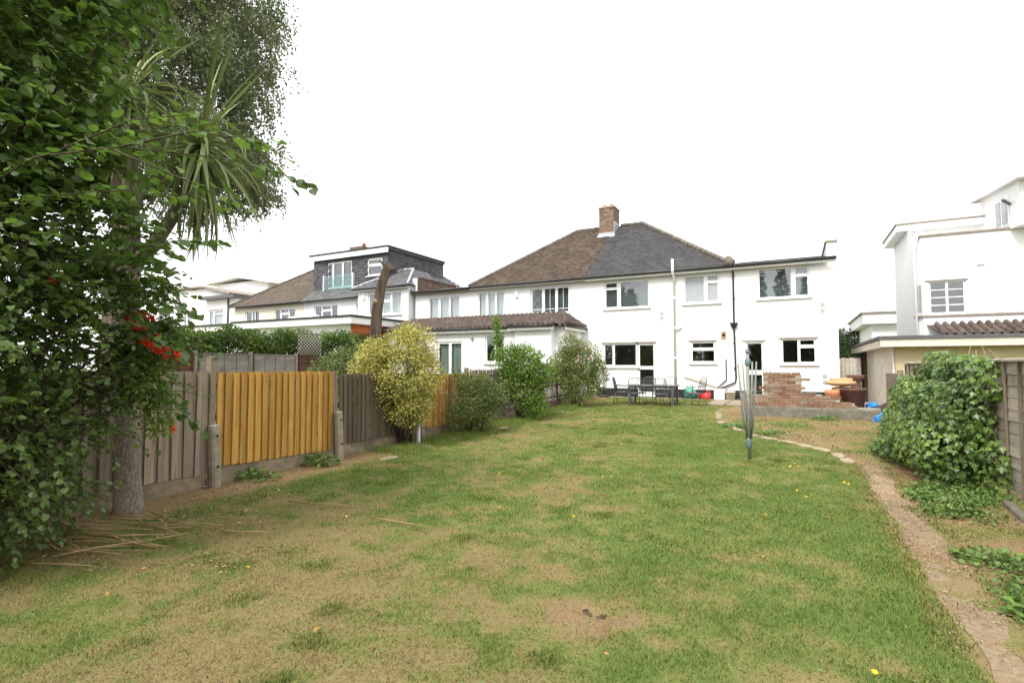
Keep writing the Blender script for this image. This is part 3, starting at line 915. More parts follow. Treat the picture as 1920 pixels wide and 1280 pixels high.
window(house, *W0[1], YF, [(-3.12, -2.73, 5.01, 5.20, 1), (-3.12, -2.73, 4.18, 4.90, 1), (-4.01, -3.27, 4.16, 5.22)], glass='frosted', label='upper window with grey obscured glass')
window(house, *W0[2], YF, [(0.06, 0.46, 5.03, 5.25, 1), (0.06, 0.46, 4.22, 4.92), (-1.19, -0.10, 4.20, 5.26)], cover=('slats', 'blind'), label='upper window beside the end wall')
window(house, *W0[3], YF, [(-7.50, -7.16, 1.58, 2.45), (-7.06, -6.12, 1.56, 2.45)], lintel=True, label='wide ground floor window joined to the glazed door')
d_ = window(house, *W0[4], YF, [(-5.95, -5.36, 1.52, 2.42), (-5.95, -5.36, 0.46, 1.38)], sill=False, lintel=True, name='door', label='white glazed door behind the garden table')
MB().box(-5.99, -5.965, YF + .0, YF + .05, 1.36, 1.50).build('handle', M['galv'], d_)
window(house, *W0[5], YF, [(-3.75, -2.93, 2.27, 2.46, 1), (-3.76, -2.92, 1.72, 2.15)], lintel=True, label='small kitchen window with a top opening light')
d_ = window(house, *W0[6], YF, [(-1.67, -1.17, 1.36, 2.40), (-1.67, -1.17, 0.36, 1.18)], sill=False, name='door', label='white half glazed door behind the clothes airer')
MB().box(-1.12, -1.10, YF + .0, YF + .05, 1.30, 1.48).build('handle', M['galv'], d_)
MB().box(-1.88, -0.98, YF - .06, YF, 2.52, 2.56).build('hood', M['white_paint'], d_)
window(house, *W0[7], YF, [(0.16, 0.62, 2.32, 2.49, 1), (0.16, 0.63, 1.68, 2.20), (-0.42, 0.07, 1.66, 2.50)], lintel=True, label='ground floor window right of the half glazed door')
# main roof
E0, RZ, RYY = 22.62, 8.9, 27.3
up = Vector((0, RYY - E0, RZ - 5.52))
SL = up.length
rf = MB()
rf.poly((-8.32, E0, 5.50), (-2.12, E0, 5.50), (-6.86, RYY, RZ - .02), (-8.32, RYY, RZ - .02))
rf.poly((-2.12, E0, 5.50), (-2.12, 31.98, 5.50), (-6.86, RYY, RZ - .02))
rf.poly((-8.32, 31.98, 5.50), (-8.32, RYY, RZ - .02), (-6.86, RYY, RZ - .02), (-2.12, 31.98, 5.50))
rf.poly((-8.32, E0, 5.47), (-8.32, YF + .02, 5.47), (-2.12, YF + .02, 5.47), (-2.12, E0, 5.47))
roof = rf.build('roof', M['tile_dark'], house)
o = tile_face((-8.32, E0, 5.51), (1, 0, 0), up, 6.2, SL, lambda t: 0, lambda t: 6.2 - (4.74) * t / SL, seed=2).build('roof_tiles', M['tile_dark'], roof)
o['kind'] = 'stuff'
sd = Vector((-4.74, 0, RZ - 5.52))
o = tile_face((-2.12, E0, 5.51), (0, 1, 0), sd, 9.36, sd.length, lambda t: 4.68 * t / sd.length, lambda t: 9.36 - 4.68 * t / sd.length, seed=3).build('roof_tiles', M['tile_dark'], roof)
o['kind'] = 'stuff'
ridge_tiles([(-2.16, E0 + .04, 5.58), (-6.86, RYY, RZ + .02), (-8.0, RYY, RZ + .02)], 0.10).build('ridge_tiles', M['ridge'], roof)
MB().tube([(-2.30, E0 - .06, 5.52), (-2.22, E0 + .12, 5.66), (-2.32, E0 + .34, 5.86)], [0.15, 0.19, 0.13], 10).build('hip_end', M['ridge'], roof)
MB().box(-8.32, -2.15, E0 + .02, E0 + .045, 5.33, 5.49).build('fascia', M['white_paint'], roof)
gutter(house, (-8.32, E0 - .045, 5.47), (-2.15, E0 - .045, 5.47))
# extension roof
er = MB()
er.poly((-2.33, E0, 5.50), (1.10, E0, 5.50), (1.10, 25.0, 6.0), (-2.33, 25.0, 6.0))
er.poly((-2.33, 25.0, 6.0), (1.10, 25.0, 6.0), (1.10, 31.5, 6.0), (-2.33, 31.5, 6.0))
er.build('flat_roof', M['felt'], house)
o = tile_face((-2.10, E0 - .01, 5.505), (1, 0, 0), (0, 2.38, 0.5), 3.2, 2.43, lambda t: 0, lambda t: 3.2, gauge=0.3, width=0.9, thick=.01, tilt=.012, seed=8).build('roof_sheet', M['felt'], house)
o['kind'] = 'stuff'
MB().box(-2.15, 1.38, E0 + .02, E0 + .045, 5.34, 5.49).build('fascia', M['white_paint'], house)
gutter(house, (-2.12, E0 - .045, 5.47), (1.40, E0 - .045, 5.49))
# chimney
ch = MB()
ch.box(-8.90, -8.12, 26.42, 27.40, 8.1, 9.66)
chim = ch.build('chimney', M['mortar'], house)
bm_ = MB()
rr = random.Random(4)
for i in range(21):
    z = 8.15 + i * .075
    for face in range(2):
        L_, ax = (0.78, 0) if face == 0 else (0.98, 1)
        s = -(0.11 if i % 2 else 0.0)
        while s < L_:
            a, b = max(s, 0), min(s + .213, L_)
            s += .225
            if b - a < .03: continue
            e = rr.uniform(.004, .012)
            if face == 0: bm_.box(-8.90 + a, -8.90 + b, 26.42 - e, 26.5, z, z + .065)
            else: bm_.box(-8.2, -8.12 + e, 26.42 + a, 26.42 + b, z, z + .065)
o = bm_.build('bricks', M['brick_island'], chim); o['kind'] = 'stuff'
MB().box(-8.94, -8.08, 26.38, 27.44, 9.722, 9.80).build('chimney_cap', M['mortar'], chim)
for x in (-8.72, -8.35):
    MB().lathe((x, 26.8, 9.8), [(.13, 0), (.11, .05), (.10, .14), (.12, .16), (.09, .17), (.08, .05)], 12).build('chimney_pot', M['terracotta'], chim)
fl = MB()
fl.add([(-8.98, 26.22, 8.12), (-8.04, 26.22, 8.12), (-8.04, 26.40, 8.32), (-8.98, 26.40, 8.32)], [(0, 1, 2, 3)])
fl.box(-8.93, -8.09, 26.385, 26.42, 8.2, 8.42)
fl.box(-8.115, -8.085, 26.40, 27.3, 8.2, 8.98)
fl.build('lead_flashing', M['lead'], chim)
# black downpipe with hopper, waste pipe, white soil pipe
dp = MB()
dp.tube([(-2.14, E0 - .02, 5.46), (-2.14, YF - .06, 5.25), (-2.14, YF - .06, 3.1), (-2.10, YF - .06, 1.02), (-2.14, YF - .07, 0.86), (-2.55, YF - .08, 0.68), (-2.80, YF - .09, 0.56)], 0.034, 8)
for z in (5.1, 4.2, 2.4, 1.4):
    dp.lathe((-2.135, YF - .06, z), [(.045, 0), (.045, .06)], 8)
dpo = dp.build('downpipe', M['black'], house)
hp = MB()
hp.add([(-2.26, YF - .16, 3.18), (-2.02, YF - .16, 3.18), (-2.02, YF, 3.18), (-2.26, YF, 3.18), (-2.20, YF - .10, 3.02), (-2.08, YF - .10, 3.02), (-2.08, YF - .02, 3.02), (-2.20, YF - .02, 3.02)],
       [(0, 1, 2, 3), (4, 7, 6, 5), (0, 4, 5, 1), (1, 5, 6, 2), (2, 6, 7, 3), (3, 7, 4, 0)])
hp.box(-2.28, -2.0, YF - .17, YF, 3.18, 3.24)
hp.build('hopper', M['black'], dpo)
MB().tube([(-2.46, YF + .02, 1.78), (-2.46, YF - .05, 1.76), (-2.46, YF - .05, 0.98), (-2.53, YF - .05, 0.9), (-2.78, YF - .07, 0.66), (-2.82, YF - .08, 0.56)], 0.024, 8).build('waste_pipe', M['black'], house)
so = MB()
so.tube([(-4.43, YF - .08, 0.6), (-4.43, YF - .08, 5.20), (-4.43, E0 - .12, 5.36), (-4.43, E0 - .12, 5.95)], 0.052, 10)
so.tube([(-4.43, YF - .08, 3.0), (-4.20, YF - .08, 3.12), (-4.16, YF + .02, 3.13)], 0.04, 8)
for z in (5.1, 4.3, 3.05, 1.8):
    so.lathe((-4.43, YF - .08, z), [(.062, 0), (.062, .09)], 10)
so.build('soil_pipe', M['white_paint'], house)
vb = MB(); vb.box(-2.63, -2.44, YF - .03, YF + .02, 2.61, 2.90)
vb = vb.build('extractor_vent', M['vent_brown'], house)
MB().tube([(-2.535, YF - .04, 2.77), (-2.535, YF - .031, 2.77)], 0.06, 12).build('vent_hole', M['plinth'], vb)
for x, z in ((-5.05, 3.68), (-5.05, 3.48), (0.85, 3.74), (0.85, 3.52), (0.86, 1.08), (0.86, 0.86)):
    m_ = MB()
    m_.box(x, x + .15, YF - .018, YF + .01, z, z + .15)
    for k in range(4):
        m_.box(x + .015, x + .135, YF - .026, YF - .017, z + .02 + k * .033, z + .035 + k * .033)
    m_.build('air_vent', M['grey_vent'], house)
for x in (-1.0, -0.88):
    MB().tube([(x, YF - .02, 1.26), (x, YF - .02, 1.5)], 0.012, 6).build('tap_pipe', M['galv'], house)

# ---------------------------------------------------------------- attached neighbour with the brown roof
n1 = thing('semi_detached_house', (-13.2, YF, 0.15), 'white attached house with brown tiled roof and pantiled rear extension', 'house')
WN = [(-17.2, -15.22, 3.95, 5.18), (-14.13, -12.59, 3.98, 5.24), (-11.19, -9.17, 3.98, 5.24)]
w_ = MB()
w_.holes(-18.08, -8.325, 0, 5.5, YF, WN, 0.12)
w_.poly((-18.08, YF, 0), (-18.08, YF, 5.5), (-18.08, 31.8, 5.5), (-18.08, 31.8, 0))
w_.poly((-18.08, 31.8, 0), (-18.08, 31.8, 5.5), (-8.33, 31.8, 5.5), (-8.33, 31.8, 0))
w_.build('wall', M['render_cool'], n1)
rm = MB()
rm.box(-18.0, -8.4, YF + .4, 31.7, 2.85, 2.95)
rm.poly((-18.0, 27.0, 0), (-8.36, 27.0, 0), (-8.36, 27.0, 5.5), (-18.0, 27.0, 5.5))
rm.box(-14.5, -14.4, YF + .45, 27, 2.95, 5.5)
rm.box(-18.0, -8.4, YF + .4, 31.7, 5.42, 5.48)
rm.build('interior_wall', M['inside'], n1)
def tri(x0, x1, z0, z1):
    w3 = (x1 - x0) / 3
    return [(x0 + k * w3 + .07, x0 + (k + 1) * w3 - .06, z0 + .08, z1 - .07, k != 1) for k in range(3)]
window(n1, *WN[0], YF, tri(*WN[0]), cover=('curtain', 'white_blind'), label='three light window under the grey flat roof')
window(n1, *WN[1], YF, tri(*WN[1]), cover=('curtain', 'white_blind'), label='middle upper window')
bars = []
for k in range(3):
    xa = WN[2][0] + (k + .5) * (WN[2][1] - WN[2][0]) / 3
    bars += [(xa - .25 if k == 0 else xa - .01, xa - .23 if k == 0 else xa + .01, 4.06, 5.17)]
    bars += [(xa - .27, xa + .27, 4.20, 4.22)]
window(n1, *WN[2], YF, tri(*WN[2]), cover=('slats', 'blind'), bars=bars, label='upper window with glazing bars nearest the party line')
rf = MB()
rf.poly((-14.52, E0, 5.50), (-8.325, E0, 5.50), (-8.325, RYY, RZ - .02), (-10.45, RYY, RZ - .02))
rf.poly((-14.52, 31.98, 5.50), (-14.52, E0, 5.50), (-10.45, RYY, RZ - .02))
rf.poly((-14.52, 31.98, 5.50), (-10.45, RYY, RZ - .02), (-8.325, RYY, RZ - .02), (-8.325, 31.98, 5.50))
rf.poly((-14.52, E0, 5.47), (-14.52, YF + .02, 5.47), (-8.325, YF + .02, 5.47), (-8.325, E0, 5.47))
roof1 = rf.build('roof', M['tile_brown'], n1)
o = tile_face((-14.52, E0, 5.515), (1, 0, 0), up, 6.19, SL, lambda t: 4.07 * t / SL, lambda t: 6.19 + 0.0 * t, jitter=.010, seed=12, tilt=.026).build('roof_tiles', M['tile_brown'], roof1)
o['kind'] = 'stuff'
sd = Vector((4.07, 0, RZ - 5.52))
o = tile_face((-14.52, 31.98, 5.51), (0, -1, 0), sd, 9.36, sd.length, lambda t: 4.68 * t / sd.length, lambda t: 9.36 - 4.68 * t / sd.length, jitter=.010, seed=13).build('roof_tiles', M['tile_brown'], roof1)
o['kind'] = 'stuff'
ridge_tiles([(-14.52, E0 + .03, 5.56), (-10.45, RYY, RZ + .02), (-8.92, RYY, RZ + .02)], 0.10).build('ridge_tiles', M['ridge'], roof1)
MB().box(-14.5, -8.325, E0 + .02, E0 + .045, 5.36, 5.49).build('fascia', M['white_paint'], roof1)
gutter(n1, (-14.5, E0 - .045, 5.47), (-8.325, E0 - .045, 5.47))
er = MB()
er.poly((-18.1, E0, 5.48), (-14.3, E0, 5.48), (-14.3, 25.0, 5.95), (-18.1, 25.0, 5.95))
er.poly((-18.1, 25.0, 5.95), (-14.3, 25.0, 5.95), (-14.3, 31.6, 5.95), (-18.1, 31.6, 5.95))
er.build('flat_roof', M['felt'], n1)
MB().box(-18.1, -14.45, E0 + .02, E0 + .045, 5.34, 5.47).build('fascia', M['lintel'], n1)
gutter(n1, (-18.1, E0 - .045, 5.45), (-14.5, E0 - .045, 5.46))
al = MB(); al.cham(-11.98, -11.82, YF - .09, YF, 4.86, 5.16, .015)
al.build('alarm_box', M['upvc'], n1)
# pantiled rear extension
EY, EZ, TZ = 20.45, 3.22, 3.96
WE = [(-15.04, -13.61, 0.20, 2.68), (-12.38, -11.40, 1.67, 2.98)]
w_ = MB()
w_.holes(-18.05, -8.55, 0, 3.2, 20.7, WE, 0.12)
w_.poly((-8.55, 20.7, 0), (-8.55, YF - .005, 0), (-8.55, YF - .005, 3.2), (-8.55, 20.7, 3.2))
w_.poly((-18.05, 20.7, 0), (-18.05, 20.7, 3.2), (-18.05, YF - .005, 3.2), (-18.05, YF - .005, 0))
ext = w_.build('extension_wall', M['render_cool'], n1)
window(n1, *WE[0], 20.7, [(-14.95, -14.40, 0.35, 2.58), (-14.25, -13.70, 0.35, 2.58)], sill=False, name='french_door', cover=('curtain', 'green_blind'), label='white french doors with vertical blinds')
window(n1, *WE[1], 20.7, [(-12.31, -11.93, 1.75, 2.90), (-11.83, -11.47, 1.75, 2.90)], label='ground floor window half hidden by a climber')
def pantiles(O, S, T, length, height, Lf, Rf, seed=1):
    r = random.Random(seed)
    O, S, T = Vector(O), Vector(S).normalized(), Vector(T).normalized()
    n = S.cross(T).normalized()
    m_ = MB()
    g, w = 0.34, 0.235
    rows = int(math.ceil(height / g))
    for i in range(rows):
        t0, t1 = i * g, min(i * g + g * 1.15, height)
        te = min(t0 + g * .5, height)
        l, q = Lf(te), Rf(te)
        for k in range(int(length / w) + 1):
            if k * w < l - .08 or (k + 1) * w > q + .12: continue
            j = r.uniform(-.006, .006)
            ring = []
            for t, hgt in ((t0 + j, .028), (t1, 0.0), (t0 + j, -.02)):
                for c, hh in ((0, 0), (.14, .075), (.32, .105), (.50, .075), (.64, 0), (1.0, -.012)):
                    p = O + S * ((k + c) * w) + T * t + n * ((hh if hgt > -.01 else hh - .02) + hgt + .004)
                    ring.append(tuple(p))
            fs = [(a, a + 1, 6 + a + 1, 6 + a) for a in range(5)] + [(12 + a, 12 + a + 1, a + 1, a) for a in range(5)]
            m_.add(ring, fs, True)
    return m_
eup = Vector((0, YF - EY, TZ - EZ))
el = eup.length
rf = MB()
rf.poly((-18.2, EY, EZ), (-8.35, EY, EZ), (-9.5, YF - .004, TZ), (-18.2, YF - .004, TZ))
rf.poly((-8.35, EY, EZ), (-8.35, YF - .004, EZ), (-9.5, YF - .004, TZ))
rf.poly((-18.2, EY, EZ - .02), (-18.2, 20.7, EZ - .02), (-8.35, 20.7, EZ - .02), (-8.35, EY, EZ - .02))
exr = rf.build('extension_roof', M['pantile'], n1)
o = pantiles((-18.2, EY - .05, EZ + .01), (1, 0, 0), eup, 9.85, el, lambda t: 0, lambda t: 9.85 - 1.15 * t / el, 21).build('pantiles', M['pantile'], exr)
o['kind'] = 'stuff'
sd = Vector((-1.15, 0, TZ - EZ))
o = pantiles((-8.30, EY, EZ + .01), (0, 1, 0), sd, 2.45, sd.length, lambda t: 2.45 * t / sd.length, lambda t: 2.45, 22).build('pantiles', M['pantile'], exr)
o['kind'] = 'stuff'
ridge_tiles([(-8.36, EY + .02, EZ + .10), (-9.5, YF - .05, TZ + .08)], 0.11).build('ridge_tiles', M['pantile'], exr)
# low hipped projection of the extension roof nearest the party line
rf = MB()
hx0, hx1, hy = -10.9, -8.75, 20.05
rf.poly((hx0, hy, EZ), (hx1, hy, EZ), ((hx0 + hx1) / 2 + .25, 21.6, EZ + .55), ((hx0 + hx1) / 2 - .25, 21.6, EZ + .55))
rf.poly((hx0, hy, EZ), ((hx0 + hx1) / 2 - .25, 21.6, EZ + .55), (hx0, 21.6, EZ + .3))
rf.poly((hx1, hy, EZ), (hx1, 21.6, EZ + .3), ((hx0 + hx1) / 2 + .25, 21.6, EZ + .55))
rf.poly((hx0, hy, EZ - .01), (hx0, 20.7, EZ - .01), (hx1, 20.7, EZ - .01), (hx1, hy, EZ - .01))
hipb = rf.build('bay_roof', M['pantile'], n1)
pv = Vector((0, 21.6 - hy, .55))
o = pantiles((hx0, hy - .04, EZ + .01), (1, 0, 0), pv, hx1 - hx0, pv.length, lambda t: .82 * t / pv.length, lambda t: hx1 - hx0 - .82 * t / pv.length, 23).build('pantiles', M['pantile'], hipb)
o['kind'] = 'stuff'
ridge_tiles([(hx0, hy + .02, EZ + .06), ((hx0 + hx1) / 2 - .25, 21.6, EZ + .62)], 0.075).build('ridge_tiles', M['pantile'], hipb)
ridge_tiles([(hx1, hy + .02, EZ + .06), ((hx0 + hx1) / 2 + .25, 21.6, EZ + .62)], 0.075).build('ridge_tiles', M['pantile'], hipb)
w_ = MB(); w_.box(hx0 + .25, hx1 - .2, hy + .25, 20.69, 0, EZ - .03)
w_.build('bay_wall', M['render_cool'], n1)
fs_ = MB()
fs_.box(-18.2, hx0 - .02, EY + .03, EY + .055, EZ - .18, EZ - .015)
fs_.box(hx0, hx1, hy + .03, hy + .055, EZ - .18, EZ - .015)
fs_.box(-8.40, -8.375, EY + .03, YF - .01, EZ - .18, EZ - .015)
fs_.build('extension_fascia', M['upvc'], n1)
gutter(n1, (-18.2, EY - .03, EZ - .02), (hx0 - .03, EY - .03, EZ - .02))
gutter(n1, (hx0, hy - .03, EZ - .02), (hx1, hy - .03, EZ - .02))
gutter(n1, (-8.32, EY, EZ - .02), (-8.32, YF - .02, EZ - .02))
ln = MB()
ln.lathe((-13.05, 20.62, 2.72), [(.05, 0), (.06, .04), (.05, .10), (.0, .12)], 10)
ln.tube([(-13.05, 20.62, 2.8), (-13.1, 20.72, 2.86)], .02, 6)
ln.build('wall_lamp', M['galv'], n1)
MB().lathe((-14.5, 20.63, 2.92), [(.0, 0), (.05, .02), (.06, .06), (.05, .10)], 10).build('security_camera', M['upvc'], n1)

# ---------------------------------------------------------------- next pair to the left: house with slate-hung dormer, and cream house
n2 = thing('dormer_house', (-22.5, YF, 0.1), 'white house with dark slate hung loft dormer and glass juliet balcony', 'house')
WD = [(-25.82, -23.85, 4.25, 5.22), (-22.43, -21.80, 4.20, 5.24)]
w_ = MB()
w_.holes(-26.7, -18.3, 0, 5.5, YF, WD, 0.1)
w_.poly((-18.3, YF, 0), (-18.3, 31.8, 0), (-18.3, 31.8, 5.5), (-18.3, YF, 5.5))
w_.poly((-26.7, 31.8, 0), (-26.7, 31.8, 5.5), (-18.3, 31.8, 5.5), (-18.3, 31.8, 0))
w_.build('wall', M['render_cool'], n2)
rm = MB(); rm.box(-26.6, -18.4, YF + .4, 31.7, 2.9, 3.0)
rm.poly((-26.6, 26, 0), (-18.4, 26, 0), (-18.4, 26, 5.5), (-26.6, 26, 5.5))
rm.build('interior_wall', M['inside'], n2)
window(n2, *WD[0], YF, [(-25.74, -25.24, 4.33, 5.14), (-25.12, -24.45, 4.92, 5.12, 1), (-25.12, -24.45, 4.33, 4.80), (-24.35, -23.92, 4.33, 5.14)], label='upper window left of the bay')
window(n2, *WD[1], YF, [(-22.36, -21.87, 4.28, 5.16)], glass='frosted', label='narrow frosted window')
BY = 22.5
WB = [(-21.10, -18.72, 4.34, 5.62)]
w_ = MB()
w_.holes(-21.85, -18.25, 0, 5.85, BY, WB, 0.1)
w_.poly((-21.85, BY, 0), (-21.85, BY, 5.85), (-21.85, YF + .3, 5.85), (-21.85, YF + .3, 0))
w_.poly((-18.25, BY, 0), (-18.25, YF + .3, 0), (-18.25, YF + .3, 5.85), (-18.25, BY, 5.85))
w_.build('bay_wall', M['render_cool'], n2)
window(n2, *WB[0], BY, [(-21.02, -20.32, 4.42, 5.54), (-20.20, -19.52, 5.16, 5.52, 1), (-20.20, -19.52, 4.42, 5.04), (-19.40, -18.80, 4.42, 5.54)], label='wide upper window of the projecting bay')
al = MB(); al.cham(-21.55, -21.3, BY - .09, BY, 5.25, 5.5, .015); al.build('alarm_box', M['upvc'], n2)
rf = MB()
rf.poly((-26.7, E0, 5.48), (-18.1, E0, 5.48), (-22.8, RYY, RZ), (-26.7, RYY, RZ))
rf.poly((-18.1, E0, 5.48), (-18.1, 31.98, 5.48), (-22.8, RYY, RZ))
rf.poly((-26.7, 31.98, 5.48), (-26.7, RYY, RZ), (-22.8, RYY, RZ), (-18.1, 31.98, 5.48))
roof2 = rf.build('roof', M['tile_grey'], n2)
up2 = Vector((0, RYY - E0, RZ - 5.48)); sl2 = up2.length
o = tile_face((-26.7, E0, 5.5), (1, 0, 0), up2, 8.6, sl2, lambda t: 0, lambda t: 8.6 - 4.7 * t / sl2, gauge=.18, width=.25, seed=31).build('slates', M['tile_grey'], roof2); o['kind'] = 'stuff'
sd = Vector((-4.7, 0, RZ - 5.48))
o = tile_face((-18.1, E0, 5.5), (0, 1, 0), sd, 9.36, sd.length, lambda t: 4.68 * t / sd.length, lambda t: 9.36 - 4.68 * t / sd.length, gauge=.18, width=.25, seed=32).build('slates', M['tile_grey'], roof2); o['kind'] = 'stuff'
ridge_tiles([(-18.12, 31.9, 5.55), (-22.8, RYY, RZ + .03), (-18.14, E0 + .03, 5.55)], 0.10).build('ridge_tiles', M['lead'], roof2)
# hipped roof of the bay
hz = 7.15
rf = MB()
rf.poly((-22.05, BY - .25, 5.86), (-18.1, BY - .25, 5.86), (-19.6, 24.6, hz), (-20.5, 24.6, hz))
rf.poly((-22.05, BY - .25, 5.86), (-20.5, 24.6, hz), (-20.5, 26.0, hz), (-22.05, 24.0, 5.86))
rf.poly((-18.1, BY - .25, 5.86), (-18.1, 26.0, 5.86), (-19.6, 26.0, hz), (-19.6, 24.6, hz))
rf.poly((-20.5, 24.6, hz), (-19.6, 24.6, hz), (-19.6, 26.0, hz), (-20.5, 26.0, hz))
br = rf.build('bay_roof', M['tile_grey'], n2)
u3 = Vector((0, 24.6 - BY + .25, hz - 5.86))
o = tile_face((-22.05, BY - .25, 5.87), (1, 0, 0), u3, 3.95, u3.length, lambda t: 1.55 * t / u3.length, lambda t: 3.95 - 1.5 * t / u3.length, gauge=.18, width=.25, seed=33).build('slates', M['tile_grey'], br); o['kind'] = 'stuff'
sd = Vector((-1.5, 0, hz - 5.86))
o = tile_face((-18.1, BY - .25, 5.87), (0, 1, 0), sd, 3.7, sd.length, lambda t: 2.35 * t / sd.length, lambda t: 3.7, gauge=.18, width=.25, seed=34).build('slates', M['tile_grey'], br); o['kind'] = 'stuff'
ridge_tiles([(-18.14, BY - .22, 5.92), (-19.6, 24.6, hz + .04), (-20.5, 24.6, hz + .04), (-22.02, BY - .22, 5.92)], 0.08).build('ridge_tiles', M['lead'], br)
gutter(n2, (-22.05, BY - .29, 5.82), (-18.1, BY - .29, 5.82))
gutter(n2, (-26.7, E0 - .045, 5.45), (-22.1, E0 - .045, 5.45))
MB().box(-22.0, -18.15, BY - .22, BY - .19, 5.70, 5.85).build('fascia', M['white_paint'], n2)
# dormer
DX0, DX1, DY = -26.68, -20.6, 23.6
WQ = [(-25.52, -23.45, 6.26, 7.90), (-22.26, -21.07, 6.82, 7.86)]
dm = MB()
dm.holes(DX0, DX1, 6.0, 8.25, DY, WQ, 0.12)
dm.poly((DX1, DY, 6.0), (DX1, 29, 6.0), (DX1, 29, 8.25), (DX1, DY, 8.25))
dm.poly((DX0, DY, 6.0), (DX0, DY, 8.25), (DX0, 29, 8.25), (DX0, 29, 6.0))
dm.poly((DX0, 26.5, 6), (DX1, 26.5, 6), (DX1, 26.5, 8.25), (DX0, 26.5, 8.25))
dorm = dm.build('dormer', M['tile_hung'], n2)
o = tile_face((DX0, DY - .004, 6.02), (1, 0, 0), (0, 0, 1), DX1 - DX0, 2.2, lambda t: 0, lambda t: DX1 - DX0, gauge=.19, width=.28,
              holes=[(h[0] - DX0 - .02, h[1] - DX0 + .02, h[2] - 6.06, h[3] - 6.0) for h in WQ], seed=35).build('hung_tiles', M['tile_hung'], dorm); o['kind'] = 'stuff'
o = tile_face((DX1 + .004, DY, 6.02), (0, 1, 0), (0, 0, 1), 4.5, 2.2, lambda t: 0, lambda t: 4.5, gauge=.19, width=.28, seed=36).build('hung_tiles', M['tile_hung'], dorm); o['kind'] = 'stuff'
MB().box(DX0 - .15, DX1 + .12, DY - .22, DY - .18, 8.06, 8.36).build('fascia', M['upvc'], dorm)
MB().box(DX0 - .15, DX1 + .12, DY - .18, 29, 8.25, 8.34).build('flat_roof', M['felt'], dorm)
MB().box(DX0 - .2, DX1 + .16, DY - .26, 29, 8.365, 8.46).build('roof_trim', M['black'], dorm)
jd = window(n2, *WQ[0], DY, [(-25.44, -25.12, 6.36, 7.82), (-24.98, -24.30, 6.38, 7.82, 1), (-24.16, -23.53, 6.38, 7.82, 1)], sill=False, name='french_door', label='white french doors behind the glass balcony')
window(n2, *WQ[1], DY, [(-22.16, -21.17, 7.52, 7.76, 1), (-22.16, -21.17, 6.92, 7.38)], label='small dormer window', glass='glass')
MB().box(-25.62, -23.28, DY - .16, DY - .145, 6.16, 7.06).build('balcony_glass', M['clear'], jd)
for x in (-25.66, -23.24):
    MB().box(x - .025, x + .025, DY - .18, DY - .01, 6.12, 7.12).build('balcony_post', M['upvc'], jd)
c_ = MB(); c_.box(-28.0, -26.75, 27.9, 28.7, 8.3, 10.0); cn2 = c_.build('chimney', M['brick_island'], n2)
MB().lathe((-27.0, 28.3, 10.0), [(.14, 0), (.12, .25), (.14, .27)], 10).build('chimney_pot', M['terracotta'], cn2)
# brick parapet on the boundary
pb = MB(); pb.box(-18.30, -18.0, YF + .02, 26.6, 5.5, 6.28); pbo = pb.build('parapet', M['render_cool'], n2)
m_ = MB()
for i in range(10):
    s = -(.11 if i % 2 else 0)
    while s < 3.7:
        a, b = max(s, .02), min(s + .21, 3.7); s += .225
        if b - a > .03: m_.box(-18.02, -17.985 + random.uniform(0, .006), YF + .03 + a, YF + .03 + b, 5.55 + i * .075, 5.615 + i * .075)
o = m_.build('bricks', M['brick_island'], pbo); o['kind'] = 'stuff'
MB().box(-18.34, -17.94, YF + .06, 26.6, 6.282, 6.36).build('coping', M['brick_island'], pbo)
# ground floor extension
w_ = MB()
w_.poly((-26.68, 18.5, 0), (-18.4, 18.5, 0), (-18.4, 18.5, 3.6), (-26.68, 18.5, 3.6))
w_.poly((-26.68, 18.5, 0), (-26.68, 18.5, 3.6), (-26.68, YF, 3.6), (-26.68, YF, 0))
xw = w_.build('extension_wall', M['render_cool'], n2)
m_ = MB()
m_.poly((-18.4, 18.5, 0), (-18.4, YF, 0), (-18.4, YF, 3.6), (-18.4, 18.5, 3.6))
for i in range(46):
    s = -(.11 if i % 2 else 0)
    while s < 4.3:
        a, b = max(s, 0), min(s + .212, 4.3); s += .225
        if b - a > .03: m_.box(-18.42, -18.385 + random.uniform(0, .005), 18.5 + a, 18.5 + b, .08 + i * .075, .145 + i * .075)
o = m_.build('brick_side', M['brick_orange'], n2); o['kind'] = 'stuff'
r_ = MB(); r_.box(-26.7, -18.05, 18.15, YF - .02, 3.50, 3.80); xr = r_.build('extension_roof', M['upvc'], n2)
MB().box(-26.75, -18.0, 18.1, YF - .02, 3.802, 3.90).build('roof_trim', M['black'], xr)
sk = MB()
sk.add([(-25.2, 19.4, 3.91), (-22.2, 19.4, 3.91), (-22.2, 21.6, 3.91), (-25.2, 21.6, 3.91), (-24.3, 20.5, 4.35), (-23.1, 20.5, 4.35)],
       [(0, 1, 5, 4), (1, 2, 5), (2, 3, 4, 5), (3, 0, 4)])
sk.build('roof_lantern', M['upvc'], xr)
window(n2, -20.9, -19.4, 2.05, 2.98, 18.43, [(-20.82, -20.2, 2.13, 2.9), (-20.1, -19.48, 2.13, 2.9)], sill=False, glass='frosted', label='low window under the flat roof')

